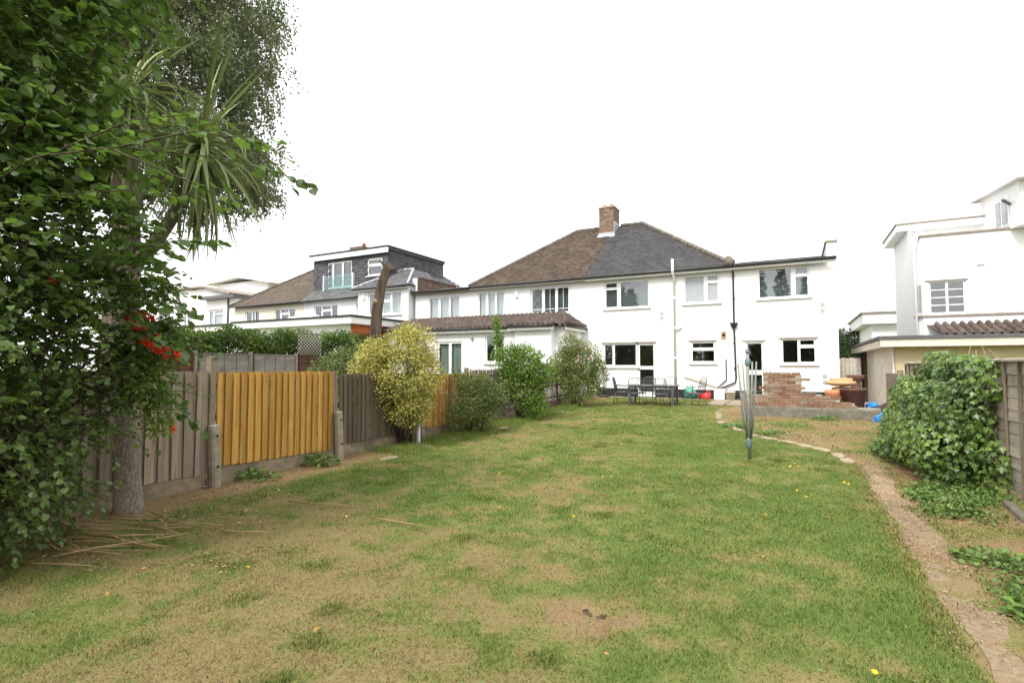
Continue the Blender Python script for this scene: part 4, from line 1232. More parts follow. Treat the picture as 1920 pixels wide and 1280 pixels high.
n2b = thing('cream_house', (-30, YF, 0.1), 'cream rendered house with old brown tiled roof, leftmost of the pair', 'house')
WC = [(-32.29, -30.86, 4.30, 5.18), (-29.39, -27.49, 4.26, 5.20)]
w_ = MB()
w_.holes(-33.4, -26.72, 0, 5.48, YF + .01, WC, 0.1)
w_.poly((-33.4, YF, 0), (-33.4, YF, 5.48), (-33.4, 31.8, 5.48), (-33.4, 31.8, 0))
w_.build('wall', M['cream'], n2b)
rm = MB(); rm.poly((-33.3, 26, 0), (-26.8, 26, 0), (-26.8, 26, 5.48), (-33.3, 26, 5.48)); rm.build('interior_wall', M['inside'], n2b)
window(n2b, *WC[0], YF + .01, [(-32.2, -31.7, 4.38, 5.1), (-31.6, -31.4, 4.38, 5.1), (-31.3, -30.94, 4.38, 5.1, 1)], label='left upper window')
window(n2b, *WC[1], YF + .01, [(-29.3, -28.9, 4.34, 5.12, 1), (-28.78, -28.14, 4.9, 5.1, 1), (-28.78, -28.14, 4.34, 4.78), (-28.04, -27.57, 4.34, 5.12)], label='right upper window')
rf = MB()
rf.poly((-33.6, E0, 5.48), (-26.72, E0, 5.48), (-26.72, RYY, RZ), (-28.9, RYY, RZ))
rf.poly((-33.6, 31.98, 5.48), (-33.6, E0, 5.48), (-28.9, RYY, RZ))
rf.poly((-33.6, 31.98, 5.48), (-28.9, RYY, RZ), (-26.72, RYY, RZ), (-26.72, 31.98, 5.48))
r2b = rf.build('roof', M['tile_old'], n2b)
o = tile_face((-33.6, E0, 5.5), (1, 0, 0), up2, 6.88, sl2, lambda t: 4.7 * t / sl2, lambda t: 6.88, seed=37, gauge=.14, width=.2).build('roof_tiles', M['tile_old'], r2b); o['kind'] = 'stuff'
ridge_tiles([(-33.6, E0 + .03, 5.55), (-28.9, RYY, RZ + .03), (-27.6, RYY, RZ + .03)], 0.10).build('ridge_tiles', M['tile_old'], r2b)
gutter(n2b, (-33.6, E0 - .045, 5.45), (-26.72, E0 - .045, 5.45))
r_ = MB(); r_.box(-33.4, -26.78, 18.3, YF - .02, 3.42, 3.74); r_.box(-33.3, -26.8, 18.55, YF - .02, 0, 3.42)
x2 = r_.build('rear_extension', M['white_paint'], n2b)
MB().box(-33.45, -26.78, 18.22, YF - .02, 3.742, 3.84).build('roof_trim', M['black'], x2)

# ---------------------------------------------------------------- white flat roofed house far left
n3 = thing('flat_roofed_house', (-43, 26, 0), 'white flat roofed modern house far behind the hedge at the left', 'house')
WM3 = [(-41.2, -39.3, 4.75, 5.95), (-44.6, -43.3, 4.75, 5.95), (-48.2, -46.4, 4.75, 5.95)]
w_ = MB()
w_.holes(-50.5, -37.6, 0, 7.0, 26, WM3, .1)
w_.poly((-37.6, 26, 0), (-37.6, 34, 0), (-37.6, 34, 7.0), (-37.6, 26, 7.0))
w_.build('wall', M['render_cool'], n3)
MB().poly((-50.4, 28, 0), (-37.7, 28, 0), (-37.7, 28, 7), (-50.4, 28, 7)).build('interior_wall', M['inside'], n3)
for k, wv in enumerate(WM3):
    mid = wv[0] + (wv[1] - wv[0]) * .35
    window(n3, *wv, 26, [(wv[0] + .1, mid - .06, wv[2] + .1, wv[3] - .1), (mid + .06, wv[1] - .1, wv[2] + .1, wv[3] - .35), (mid + .06, wv[1] - .1, wv[3] - .26, wv[3] - .1)], lintel=True, cover=('curtain', 'white_blind'))
u_ = MB(); u_.add([(-50.5, 26.02, 7.0), (-38.4, 26.02, 7.0), (-41.6, 26.02, 7.75), (-50.5, 26.02, 7.95), (-50.5, 33, 7.0), (-38.4, 33, 7.0), (-41.6, 33, 7.75), (-50.5, 33, 7.95)],
                  [(0, 1, 2, 3), (1, 5, 6, 2), (3, 2, 6, 7)])
u_.build('upper_wall', M['render_cool'], n3)
t_ = MB(); t_.add([(-50.6, 25.7, 7.97), (-41.6, 25.7, 7.78), (-38.2, 25.7, 7.02), (-38.2, 25.7, 7.16), (-41.6, 25.7, 7.92), (-50.6, 25.7, 8.11),
                   (-50.6, 33, 7.97), (-41.6, 33, 7.78), (-38.2, 33, 7.02), (-38.2, 33, 7.16), (-41.6, 33, 7.92), (-50.6, 33, 8.11)],
                  [(0, 1, 4, 5), (1, 2, 3, 4), (5, 4, 10, 11), (4, 3, 9, 10), (0, 6, 7, 1), (1, 7, 8, 2)])
t_.build('roof_edge', M['lintel'], n3)
MB().box(-41.5, -37.4, 25.5, 31, 6.75, 7.0).build('canopy', M['metal_grey'], n3)
MB().tube([(-38.6, 25.9, 6.7), (-38.6, 25.9, 3.6)], .06, 8).build('downpipe', M['black'], n3)
l_ = MB(); l_.box(-50, -34, 21.8, 26, 0, 4.15); lo_ = l_.build('lower_block', M['render_cool'], n3)
MB().box(-50, -33.9, 21.7, 26, 4.152, 4.28).build('roof_trim', M['lintel'], lo_)
p_ = MB(); p_.box(-49.5, -42, 32, 38, 7, 9.4); ph = p_.build('penthouse_wall', M['render_cool'], n3)
t_ = MB(); t_.add([(-50.6, 31.4, 9.42), (-45.6, 31.4, 9.75), (-41, 31.4, 8.95), (-50.6, 31.4, 9.72), (-45.6, 31.4, 10.05), (-41, 31.4, 9.25),
                   (-50.6, 39, 9.42), (-45.6, 39, 9.75), (-41, 39, 8.95), (-50.6, 39, 9.72), (-45.6, 39, 10.05), (-41, 39, 9.25)],
                  [(0, 1, 4, 3), (1, 2, 5, 4), (0, 6, 7, 1), (1, 7, 8, 2), (3, 4, 10, 9), (4, 5, 11, 10), (2, 8, 11, 5)])
t_.build('penthouse_roof', M['upvc'], ph)

# ---------------------------------------------------------------- garage on the right
gar = thing('garage', (3.8, 20, 0.15), 'flat roofed garage with painted brick side wall, beige front wall and grey fascia', 'garage')
g0, g1 = 18.4, 27.0
w_ = MB()
w_.poly((2.46, g0, 0), (7.5, g0, 0), (7.5, g0, 2.1), (2.46, g0, 2.1))
w_.poly((2.46, g1, 0), (2.46, g1, 2.1), (7.5, g1, 2.1), (7.5, g1, 0))
w_.poly((7.5, g0, 0), (7.5, g1, 0), (7.5, g1, 2.1), (7.5, g0, 2.1))
w_.build('front_wall', M['beige'], gar)
bk = MB(); bk.box(2.432, 2.60, g0 + .003, 24.6, 0.1, 2.08); bko = bk.build('side_wall', M['painted_joint'], gar)
bms = MB(); bms.obox((0, 0, 0), (.06, .214, .066)); bmesh_ = bms.mesh('brick', M['brick_painted'])
cells = []
for i in range(26):
    z = .19 + i * .0745
    s = -(.11 if i % 2 else 0)
    while s < 6.2:
        a, b = max(s, 0.0), min(s + .214, 6.2); s += .225
        if b - a > .05: cells.append((a, b, z))
cells.sort(key=lambda c: c[0])
far_b = MB()
for k, (a, b, z) in enumerate(cells):
    x = 2.452 + random.uniform(-.004, .004)
    if k < 290:
        piece('brick', bmesh_, bko, Matrix.Translation((x, g0 + (a + b) / 2, z)) @ Matrix.Diagonal((1, (b - a) / .214, 1, 1)))
    else:
        far_b.box(x - .03, x + .03, g0 + a, g0 + b, z - .033, z + .033)
o = far_b.build('bricks', M['brick_painted_i'], bko); o['kind'] = 'stuff'
r_ = MB()
r_.box(2.10, 7.8, 18.0, 18.03, 2.05, 2.26)
r_.box(2.10, 2.13, 18.03, g1, 2.03, 2.24)
r_.poly((2.13, 18.03, 2.07), (2.13, g1, 2.07), (7.8, g1, 2.07), (7.8, 18.03, 2.07))
fa = r_.build('fascia', M['old_paint'], gar)
MB().box(2.06, 7.9, 17.96, g1 + .1, 2.262, 2.35).build('roof', M['felt'], gar)
tp = MB()
for y in (24.7, 25.6, 26.5):
    tp.box(2.34, 2.46, y, y + .12, 0.1, 2.05)
for y in (24.85, 25.4, 25.95, 26.3):
    tp.box(2.42, 2.45, y, y + .4, 0.15, 2.02)
tp.build('timber_end', M['wood_dark'], gar)

# ---------------------------------------------------------------- white art deco style house on the right
rh = thing('white_house', (6, 24, 0.1), 'white rendered house with corner window and flat eaves at the right edge', 'house')
RY_ = 24.0
WR = [(4.29, 5.36, 3.36, 4.56)]
w_ = MB()
w_.holes(4.12, 12, 0, 6.2, RY_, WR, .09)
w_.poly((4.12, RY_, 0), (4.12, RY_, 6.2), (3.95, RY_ + .4, 6.2), (3.95, RY_ + .4, 0))
w_.poly((3.95, RY_ + .4, 0), (3.95, RY_ + .4, 6.8), (3.95, 28.6, 6.8), (3.95, 28.6, 0))
w_.poly((3.95, 25.6, 6.0), (12, 25.6, 6.0), (12, 25.6, 7.0), (3.95, 25.6, 7.0))
w_.poly((3.95, 28.6, 0), (3.95, 28.6, 6.8), (12, 28.6, 6.8), (12, 28.6, 0))
w_.poly((12, RY_, 0), (12, 28.6, 0), (12, 28.6, 6.2), (12, RY_, 6.2))
w_.poly((3.95, RY_ + .4, 6.05), (4.12, RY_, 6.05), (12, RY_, 6.05), (12, 25.6, 6.05), (3.95, 25.6, 6.05))
w_.build('wall', M['render_cool'], rh)
MB().poly((4.0, 27, 0), (11.9, 27, 0), (11.9, 27, 6), (4.0, 27, 6)).build('interior_wall', M['inside'], rh)
cp = MB(); cp.box(4.06, 7.4, RY_ - .05, RY_ + .18, 6.202, 6.27); cp.build('coping', M['lintel'], rh)
pn = []
for c in ((4.36, 4.79), (4.86, 5.29)):
    for k in range(4):
        z = 3.44 + k * .275
        pn.append((c[0], c[1], z, z + .245))
window(rh, *WR[0], RY_, pn, lintel=True, sill=False, label='metal window of eight panes')
sw = MB()
def cant(x, z0, z1, o_):   # point on the canted corner wall
    t = (4.12 - x) / .37
    return (x - .03 * .8, RY_ + .55 * t - .03, 0)
sw.add([(4.10, RY_ - .012, 3.36), (3.955, RY_ + .34, 3.36), (3.955, RY_ + .34, 4.56), (4.10, RY_ - .012, 4.56)], [(3, 2, 1, 0)])
swo = sw.build('corner_window', M['upvc'], rh)
for k in range(2):
    a, b = .12 + k * .44, .12 + k * .44 + .34
    f = lambda t, z: (4.10 - .145 * t - .008, RY_ - .012 + .352 * t - .008, z)
    MB().poly(f(a, 3.46), f(a, 4.46), f(b, 4.46), f(b, 3.46)).build('pane', M['frosted'], swo)
bd = MB(); bd.add([(12, RY_ - .05, 3.28), (4.08, RY_ - .05, 3.28), (3.89, RY_ + .39, 3.28), (12, RY_ - .05, 3.35), (4.08, RY_ - .05, 3.35), (3.89, RY_ + .39, 3.35), (12, RY_ + .01, 3.28), (4.12, RY_ + .01, 3.28), (3.96, RY_ + .4, 3.28), (12, RY_ + .01, 3.35), (4.12, RY_ + .01, 3.35), (3.96, RY_ + .4, 3.35)],
                  [(0, 3, 4, 1), (1, 4, 5, 2), (3, 9, 10, 4), (4, 10, 11, 5), (0, 1, 7, 6), (1, 2, 8, 7)])
bd.build('string_course', M['lintel'], rh)
v_ = MB(); v_.box(5.68, 5.88, RY_ - .02, RY_ + .02, 5.02, 5.06); v_.build('slot_vent', M['lintel'], rh)
# upper roof slab with deep eaves
e_ = MB(); e_.box(3.60, 6.60, 25.35, 28.9, 6.78, 7.02); eo = e_.build('eaves', M['upvc'], rh)
MB().box(3.56, 6.62, 25.31, 28.95, 7.022, 7.08).build('roof_trim', M['lintel'], eo)
dpp = MB(); dpp.tube([(4.06, RY_ + .0, 6.5), (3.96, RY_ + .22, 5.8), (3.96, RY_ + .22, 0.2)], .05, 8); dpp.build('downpipe', M['white_paint'], rh)
# stair tower at the frame edge
s_ = MB()
s_.holes(6.70, 12.0, 6.2, 7.75, 23.4, [], .1)
s_.poly((6.70, 23.4, 6.2), (6.70, 23.4, 7.75), (6.23, 25.6, 7.75), (6.23, 25.6, 6.2))
s_.poly((6.70, 23.4, 6.2), (6.23, 25.6, 6.2), (12, 25.6, 6.2), (12, 23.4, 6.2))
so_ = s_.build('stair_tower', M['render_cool'], rh)
f = lambda t, z: (6.70 - .47 * t - .015, 23.4 + 2.2 * t - .004, z)
sw = MB()
for a, b, c, d in ((.25, .62, 6.35, 7.35),):
    sw.poly(f(a, c), f(a, d), f(b, d), f(b, c))
swn = sw.build('tower_window', M['upvc'], so_)
g = lambda t, z: (6.70 - .47 * t - .03, 23.4 + 2.2 * t - .008, z)
MB().poly(g(.29, 6.42), g(.29, 7.28), g(.42, 7.28), g(.42, 6.42)).build('pane', M['frosted'], swn)
MB().poly(g(.46, 6.42), g(.46, 7.28), g(.58, 7.28), g(.58, 6.42)).build('pane', M['frosted'], swn)
t_ = MB(); t_.add([(6.58, 23.0, 7.70), (12, 23.0, 7.70), (12, 26, 7.70), (5.98, 26.0, 7.70), (6.58, 23.0, 7.86), (12, 23.0, 7.86), (12, 26, 7.86), (5.98, 26.0, 7.86), (7.6, 24, 8.5), (12, 24, 8.5), (12, 26, 8.6), (7.6, 26, 8.6)],
                  [(0, 3, 2, 1), (0, 1, 5, 4), (3, 0, 4, 7), (4, 5, 9, 8), (7, 4, 8, 11), (8, 9, 10, 11)])
t_.build('tower_roof', M['white_paint'], rh)
MB().tube([(6.58, 23.9, 7.05), (6.30, 23.5, 7.12)], .05, 8).build('floodlight', M['metal_grey'], rh)
# tiled lean-to roof behind the garage
lr = MB(); lr.poly((4.5, 22.6, 2.55), (12, 22.6, 2.55), (12, RY_ - .01, 3.0), (4.2, RY_ - .01, 3.0)); lro = lr.build('lean_to_roof', M['pantile'], rh)
pv = Vector((0, 1.4, .45))
o = pantiles((4.4, 22.56, 2.56), (1, 0, 0), pv, 7, pv.length, lambda t: 0, lambda t: 7, 44).build('pantiles', M['pantile'], lro); o['kind'] = 'stuff'
w_ = MB(); w_.box(4.5, 11.5, 22.8, RY_ - .01, 0, 2.6); w_.build('lean_to_wall', M['render_cool'], rh)

# far white house and the gate between house and garage
fh = thing('far_white_house', (4.5, 34, 0), 'distant white flat roofed house seen beyond the garage roof', 'house')
MB().box(3.6, 9, 34, 42, 0, 3.75).build('wall', M['render_cool'], fh)
MB().box(3.2, 5.0, 33.6, 42, 3.752, 4.30).build('upper_wall', M['render_cool'], fh)
MB().box(3.1, 9.2, 33.5, 42.2, 4.302, 4.38).build('roof_edge', M['lintel'], fh)
gt = thing('side_gate', (1.8, 24.5, 0.2), 'pale painted board gate between the white house and the garage', 'gate')
for k in range(6):
    MB().box(1.45 + k * .13, 1.57 + k * .13, 24.5, 24.52, .22, 1.82 + .02 * (k % 2)).build('board', M['old_paint'], gt)
MB().box(1.45, 2.22, 24.521, 24.56, .5, .6).build('rail', M['old_paint'], gt)

# ================================================================== FENCES
FANG = math.atan(0.068)
def fence_m(y, z=0.0, off=0.0):
    return Matrix.Translation((FX(y) + off, y, z)) @ Matrix.Rotation(FANG, 4, 'Z')
def board_mesh(mat, seed):
    r = random.Random(seed)
    w = .122
    vs = []
    for z, e in ((0, r.uniform(-.004, .004)), (1, r.uniform(-.003, .003))):
        vs += [(.000, w + e, z), (.019, 0 + e, z), (.037, 0 + e, z), (.008, w + e, z)]
    return MB().add(vs, [(0, 1, 2, 3), (7, 6, 5, 4), (2, 6, 7, 3), (1, 5, 6, 2), (0, 4, 5, 1), (3, 7, 4, 0)]).mesh('board', mat)
BOARDS = {k: [board_mesh(M[k], s) for s in range(3)] for k in ('wood_orange', 'wood_grey', 'wood_dark')}
POSTY = [1.95, 4.18, 6.38, 8.75, 10.85, 13.0, 15.2, 17.4, 20.2]
PANELS = [('wood_grey', 1.44, 'grey weathered board fence panel beside the palm trunk'),
          ('wood_orange', 1.425, 'new orange board fence panel between two bolted concrete spurs'),
          ('wood_dark', 1.37, 'dark weathered fence panel behind the yellow bush'),
          ('wood_orange', 1.34, 'second orange board fence panel, partly hidden by the yellow bush'),
          ('wood_grey', 1.42, 'grey fence panel behind the round dark green bush'),
          ('wood_grey', 1.46, 'grey fence panel behind the tall bright green bush'),
          ('wood_grey', 1.50, 'grey fence panel beside the pink flowered rose bush'),
          ('wood_grey', 1.55, 'grey fence panel nearest the neighbouring extension, behind the rose bush')]
for i, (mt, top, lab) in enumerate(PANELS):
    ya, yb = POSTY[i] + .06, POSTY[i + 1] - .06
    p = thing('board_fence', (FX(ya), ya, gz(ya)), lab, 'fence panel', 'left boundary fence panels')
    zb0, zb1 = gz(ya) + .235, gz(yb) + .16
    n = int((yb - ya) / (.112 if i else .150))
    for k in range(n):
        y = ya + (yb - ya) * k / n
        zb = zb0 + (zb1 - zb0) * k / n + random.uniform(-.006, .006)
        zt = top + random.uniform(-.008, .008) * (1 if 'orange' not in mt else .3)
        piece('board', random.choice(BOARDS[mt]), p, fence_m(y, zb, .012) @ Matrix.Rotation(random.uniform(-.006, .006), 4, 'X') @ Matrix.Diagonal((1, (yb - ya) / n / .110, zt - zb, 1)))
    for z in (.42, .82, 1.22):
        MB().add([(FX(ya) - .06, ya, z), (FX(ya) + .0, ya, z), (FX(yb) + .0, yb, z), (FX(yb) - .06, yb, z), (FX(ya) - .06, ya, z + .07), (FX(ya) + .0, ya, z + .07), (FX(yb) + .0, yb, z + .07), (FX(yb) - .06, yb, z + .07)],
                 [(0, 3, 2, 1), (4, 5, 6, 7), (0, 1, 5, 4), (1, 2, 6, 5), (2, 3, 7, 6), (3, 0, 4, 7)]).build('rail', M['wood_dark'], p)
    g = MB().add([(FX(ya) - .03, ya, -.05), (FX(ya) + .015, ya, -.05), (FX(yb) + .015, yb, -.05), (FX(yb) - .03, yb, -.05), (FX(ya) - .03, ya, zb0 + .03), (FX(ya) + .012, ya, zb0 - .035), (FX(yb) + .012, yb, zb1 - .035), (FX(yb) - .03, yb, zb1 + .03)],
                 [(4, 5, 6, 7), (0, 1, 5, 4), (1, 2, 6, 5), (2, 3, 7, 6), (3, 0, 4, 7)])
    g.build('gravel_board', M['earthy'], p)
PLAB = ['weathered fence post hidden in the shrub at the far left', 'grey timber fence post at the left end of the new orange panel', 'grey timber fence post at the right end of the new orange panel',
        'fence post behind the yellow bush', 'fence post at the right end of the second orange panel', 'fence post behind the bright green bush',
        'fence post left of the rose bush', 'fence post behind the rose bush']
for i, y in enumerate(POSTY[:8]):
    p = thing('fence_post', (FX(y), y, gz(y)), PLAB[i], 'fence post', 'left boundary fence posts')
    top = PANELS[min(i, 7)][1]
    m_ = MB(); m_.cham(-.045, .045, -.042, .042, 0.02, top + (.20 if i == 1 else .05), .006)
    m_.build('timber_post', M['wood_grey'], p, fence_m(y, 0, -.01) @ Matrix.Rotation(.012 if i == 1 else -.01, 4, 'Y'))
    if i in (1, 2, 3, 4, 6):
        sp = MB(); sp.cham(-.055, .055, -.06, .06, -.05, .78, .022)
        s_ = sp.build('concrete_spur', M['concrete'], p, fence_m(y + .01, gz(y), .125) @ Matrix.Rotation(-.035, 4, 'Y') @ Matrix.Rotation(.02, 4, 'X'))
        for z in (.26, .64):
            MB().tube([(.05, 0, z), (.068, 0, z)], .016, 6).build('bolt', M['black'], s_, WM[s_.name].copy())
stk = MB(); stk.cham(-.03, .03, -.03, .03, 0, .42, .008)
tag(stk.build('marker_stake', M['white_paint'], None, Matrix.Translation((-6.42, 8.25, 0))), 'short white painted stake under the yellow bush', 'stake')

# neighbours' lap fence beyond
def slat_mesh(name, L_, H_, mat, seed):
    """one horizontal lap board with waney lower edge; length along Y, face towards +X, leaning out at the foot"""
    r = random.Random(seed)
    n = 9
    vs, fs = [], []
    for k in range(n):
        y = -L_ / 2 + L_ * k / (n - 1)
        w = r.uniform(-.010, .010)
        vs += [(.018, y, w), (.004, y, H_), (-.006, y, H_), (.008, y, w)]
    for k in range(n - 1):
        a, b = 4 * k, 4 * k + 4
        fs += [(a, b, b + 1, a + 1), (a + 3, a, a, a + 3)[:0] or (a + 3, b + 3, b, a), (a + 1, b + 1, b + 2, a + 2), (a + 2, b + 2, b + 3, a + 3)]
    fs += [(0, 1, 2, 3), (4 * n - 1, 4 * n - 2, 4 * n - 3, 4 * n - 4)]
    return MB().add(vs, fs).mesh(name, mat)
LAPS = [(8.5, 'lap_brown', 'red brown lap fence panel in the neighbouring garden, behind the red flowers'), (10.5, 'lap_grey', 'grey lap fence panel beyond the left end of the orange panel'),
        (12.5, 'lap_grey', 'grey lap fence panel beyond the middle of the orange panel'), (14.45, 'lap_brown', 'red brown lap fence panel under the lattice trellis'),
        (16.35, 'lap_brown', 'red brown lap fence panel half hidden behind the yellow bush')]
NX = -17.2
for i, (y0, mt, lab) in enumerate(LAPS):
    p = thing('lap_fence', (NX, y0, 0), lab, 'fence panel', 'lap fence panels in the neighbouring garden')
    sl = [slat_mesh('slat', 1.80, .15, M[mt], i * 3 + s) for s in range(2)]
    z = .25
    while z < 1.82:
        piece('slat', sl[int(z * 10) % 2], p, Matrix.Translation((NX, y0 + .97, z)))
        z += .118
    for k in range(5):
        y = y0 + .09 + k * .44
        MB().box(NX + .022, NX + .04, y, y + .035, .2, 1.92).build('batten', M[mt], p)
    MB().box(NX - .02, NX + .045, y0 + .06, y0 + 1.88, 1.922, 1.95).build('cap', M[mt], p)
for i, y0 in enumerate((8.45, 10.45, 12.44, 14.4, 16.3, 18.25)):
    m_ = MB(); m_.cham(NX - .05, NX + .06, y0 - .04, y0 + .06, 0, 2.02, .012)
    tag(m_.build('concrete_fence_post', M['concrete']), ['first', 'second', 'third', 'fourth', 'fifth', 'last'][i] + ' concrete post, counted from the left, of the neighbouring lap fence', 'fence post', 'posts of the lap fence')
tr = thing('lattice_trellis', (NX - .1, 15.4, 1.9), 'pale lattice trellis standing above the red brown lap panel', 'trellis')
for k in range(-8, 14):
    for s in (0, 1):
        a0 = 14.5 + k * .16
        pts = []
        for t in (0, 1):
            y = a0 + (t * .85 if s == 0 else .85 - t * .85)
            z = 1.95 + t * .85
            pts.append((y, z))
        (ya, za), (yb, zb) = pts
        lo, hi = 14.55, 15.75
        if ya > yb: (ya, za), (yb, zb) = (yb, zb), (ya, za)
        if yb < lo or ya > hi: continue
        if ya < lo: za += (zb - za) * (lo - ya) / (yb - ya); ya = lo
        if yb > hi: zb -= (zb - za) * (yb - hi) / (yb - ya); yb = hi
        MB().tube([(NX - .08 + .012 * s, ya, za), (NX - .08 + .012 * s, yb, zb)], .012, 4).build('lattice_strip', M['old_paint'], tr)
MB().box(NX - .11, NX - .05, 14.5, 15.8, 2.80, 2.84).build('frame_rail', M['lap_grey'], tr)

# right hand lap fence
RXF = 2.10
RL = ['weathered tan lap fence panel out at the near right corner', 'weathered tan lap fence panel at the right edge, beside the ivy', 'lap fence panel under the middle of the ivy', 'lap fence panel under the far part of the ivy', 'lap fence panel behind the ivy nearest the garage']
for i, y0 in enumerate((4.62, 6.52, 8.42, 10.32, 12.22)):
    p = thing('lap_fence', (RXF, y0, 0), RL[i], 'fence panel', 'right boundary lap fence panels')
    sl = [slat_mesh('slat', 1.80, .165, M['lap_right'], 40 + i * 3 + s) for s in range(3)]
    z, k = .14, 0
    while z < 1.46:
        piece('slat', sl[k % 3], p, Matrix.Translation((RXF + random.uniform(-.004, .004), y0 + .94, z)) @ Matrix.Rotation(PI, 4, 'Z') @ Matrix.Rotation(random.uniform(-.005, .005), 4, 'X'))
        z += .128; k += 1
    for y in (.06, .46, .92, 1.38, 1.80):
        MB().box(RXF - .045, RXF - .022, y0 + y, y0 + y + .03, .1, 1.545).build('batten', M['wood_grey'], p)
    MB().add([(RXF - .06, y0 + .03, 1.55), (RXF + .04, y0 + .03, 1.56), (RXF + .04, y0 + 1.86, 1.57), (RXF - .06, y0 + 1.86, 1.56), (RXF - .06, y0 + .03, 1.575), (RXF + .04, y0 + .03, 1.585), (RXF + .04, y0 + 1.86, 1.595), (RXF - .06, y0 + 1.86, 1.585)],
             [(0, 3, 2, 1), (4, 5, 6, 7), (0, 1, 5, 4), (1, 2, 6, 5), (2, 3, 7, 6), (3, 0, 4, 7)]).build('cap', M['lap_right'], p)
gp = MB(); gp.cham(2.14, 2.26, 15.6, 15.72, 0.05, 1.42, .01)
tag(gp.build('gate_post', M['wood_grey']), 'old grey gate post between the ivy and the garage', 'post')
gpp = MB(); gpp.box(2.24, 2.27, 15.75, 18.3, 0.1, 1.32)
tag(gpp.build('timber_screen', M['wood_grey']), 'narrow grey timber screen joining the gate post to the garage', 'screen')
for i, (y, l, r) in enumerate(((6.1, .55, .16), (7.05, .7, -.08))):
    m_ = MB(); m_.cham(-.04, .04, -l / 2, l / 2, -.06, .11, .012)
    tag(m_.build('concrete_edging', M['mossy'], None, Matrix.Translation((1.86 + .02 * i, y, gh(1.8, y) - .055)) @ Matrix.Rotation(r, 4, 'Z') @ Matrix.Rotation(.12, 4, 'Y')),
        ('nearer' if i == 0 else 'farther') + ' tilted concrete edging slab at the foot of the right fence', 'edging', 'fallen concrete edging')

# ================================================================== THE RUINED BRICK WALL
rw = thing('ruined_brick_wall', (0.3, 16.1, 0.1), 'stepped remains of an old red brick wall on a rendered base', 'wall')
def wall_top(x):
    if x < -.80: return .80
    if x < .16: return 1.36
    if x < .60: return .83
    if x < 1.0: return .74
    if x < 1.32: return .62
    return .50
gxx = np.linspace(-1.37, 1.97, 72); gzz = np.linspace(0, .43, 9)
AX, AZ = np.meshgrid(gxx, gzz)
bx_, bz_ = AX.ravel(), AZ.ravel()
dis = .05 * (fbm(np.c_[bx_ * 3, bz_ * 5], 101, 4) - .5) - .03 * (1 - bz_ / .43)
front = np.c_[bx_, 15.995 + dis, bz_ + np.where(bz_ > .42, .05 * (fbm(np.c_[bx_ * 6, bz_], 103, 3) - .5), 0)]
back = front[-72:] + [0, .27, 0]
Vv = np.concatenate([front, back])
i0 = (np.arange(8)[:, None] * 72 + np.arange(71)[None]).ravel()
F1 = np.c_[i0, i0 + 1, i0 + 73, i0 + 72]
i1 = 8 * 72 + np.arange(71)
F1 = np.concatenate([F1, np.c_[i1, i1 + 1, i1 + 73, i1 + 72]])
reg(bpy.data.objects.new('rendered_base', np_mesh('rendered_base', Vv, F1, M['mossy'])), rw)
m_ = MB(); m_.obox((0, 0, 0), (.214, .10, .066)); bm1 = m_.mesh('brick', M['brick'])
hb = []
z = .475
row = 0
while z < 1.36:
    s = -1.36 - (.112 if row % 2 else 0)
    while s < 1.95:
        a, b = max(s, -1.36), min(s + .214, 1.95); s += .226
        if b - a < .06: continue
        ca, cb_ = wall_top(a + .03), wall_top(b - .03)
        tooth = (row % 3 == 0)
        if z - .03 > (max(ca, cb_) if tooth else min(ca, cb_)) - .06: continue
        for w in (0, 1):
            if w == 1 and z < .9 and z + .08 < min(ca, cb_): continue
            d = random.uniform(-.006, .006)
            piece('brick', bm1, rw, Matrix.Translation(((a + b) / 2, 16.056 + .115 * w + d, z)) @ Matrix.Rotation(random.uniform(-.012, .012), 4, 'Z') @ Matrix.Diagonal(((b - a) / .214, 1, 1, 1)))
    z += .0755; row += 1
mc = MB()
for x0, x1, t in ((-1.34, -.80, .74), (-.80, .13, 1.29), (.13, .58, .77), (.58, .98, .68), (.98, 1.30, .56), (1.30, 1.93, .46)):
    mc.box(x0 + .004, x1 - .004, 16.018, 16.215, .42, t)
mc.build('mortar', M['mortar'], rw)
tm = MB(); tm.cham(-1.3, 2.0, 16.27, 19.0, 0, .44, .02)
tag(tm.build('raised_terrace', M['patio']), kind='structure')

# ================================================================== POTS AND LOOSE THINGS BY THE WALL
def pot(name, c, prof, mat, label, cat='pot', tilt=None, group=None):
    m_ = MB().lathe((0, 0, 0), prof, 20)
    b = Matrix.Translation(c)
    if tilt: b = b @ Matrix.Rotation(tilt[0], 4, tilt[1])
    return tag(m_.build(name, M[mat], None, b), label, cat, group)
pot('glazed_planter', (1.30, 16.42, .44), [(.0, .0), (.23, .0), (.28, .42), (.31, .44), (.31, .50), (.27, .50), (.25, .40), (0, .38)], 'brown_pot', 'large dark brown planter at the right end of the brick wall', 'planter')
pot('terracotta_pot', (.88, 16.62, .44), [(.0, .0), (.12, .0), (.16, .24), (.20, .30), (.22, .36), (.22, .42), (.19, .44), (.18, .34), (0, .25)], 'terracotta', 'orange terracotta pot beside the brown planter')
pot('clay_saucer', (1.06, 16.85, .72), [(.0, .26), (.18, .26), (.34, .30), (.36, .36), (.33, .38), (.26, .40), (.28, .46), (.24, .47), (.0, .42)], 'sand_pot', 'stack of sand coloured clay saucers on the upturned pot', 'saucer')
pot('upturned_pot', (1.06, 16.85, .44), [(.0, .0), (.26, .0), (.27, .06), (.22, .50), (.0, .535)], 'sand_pot', 'upturned clay pot carrying the saucers')
pot('bowl_planter', (1.45, 17.5, .44), [(.0, .0), (.10, .0), (.12, .56), (.10, .60), (.19, .72), (.22, .82), (.19, .83), (.15, .74), (0, .72)], 'brown_pot', 'small dark bowl on a stem near the house corner', 'planter')
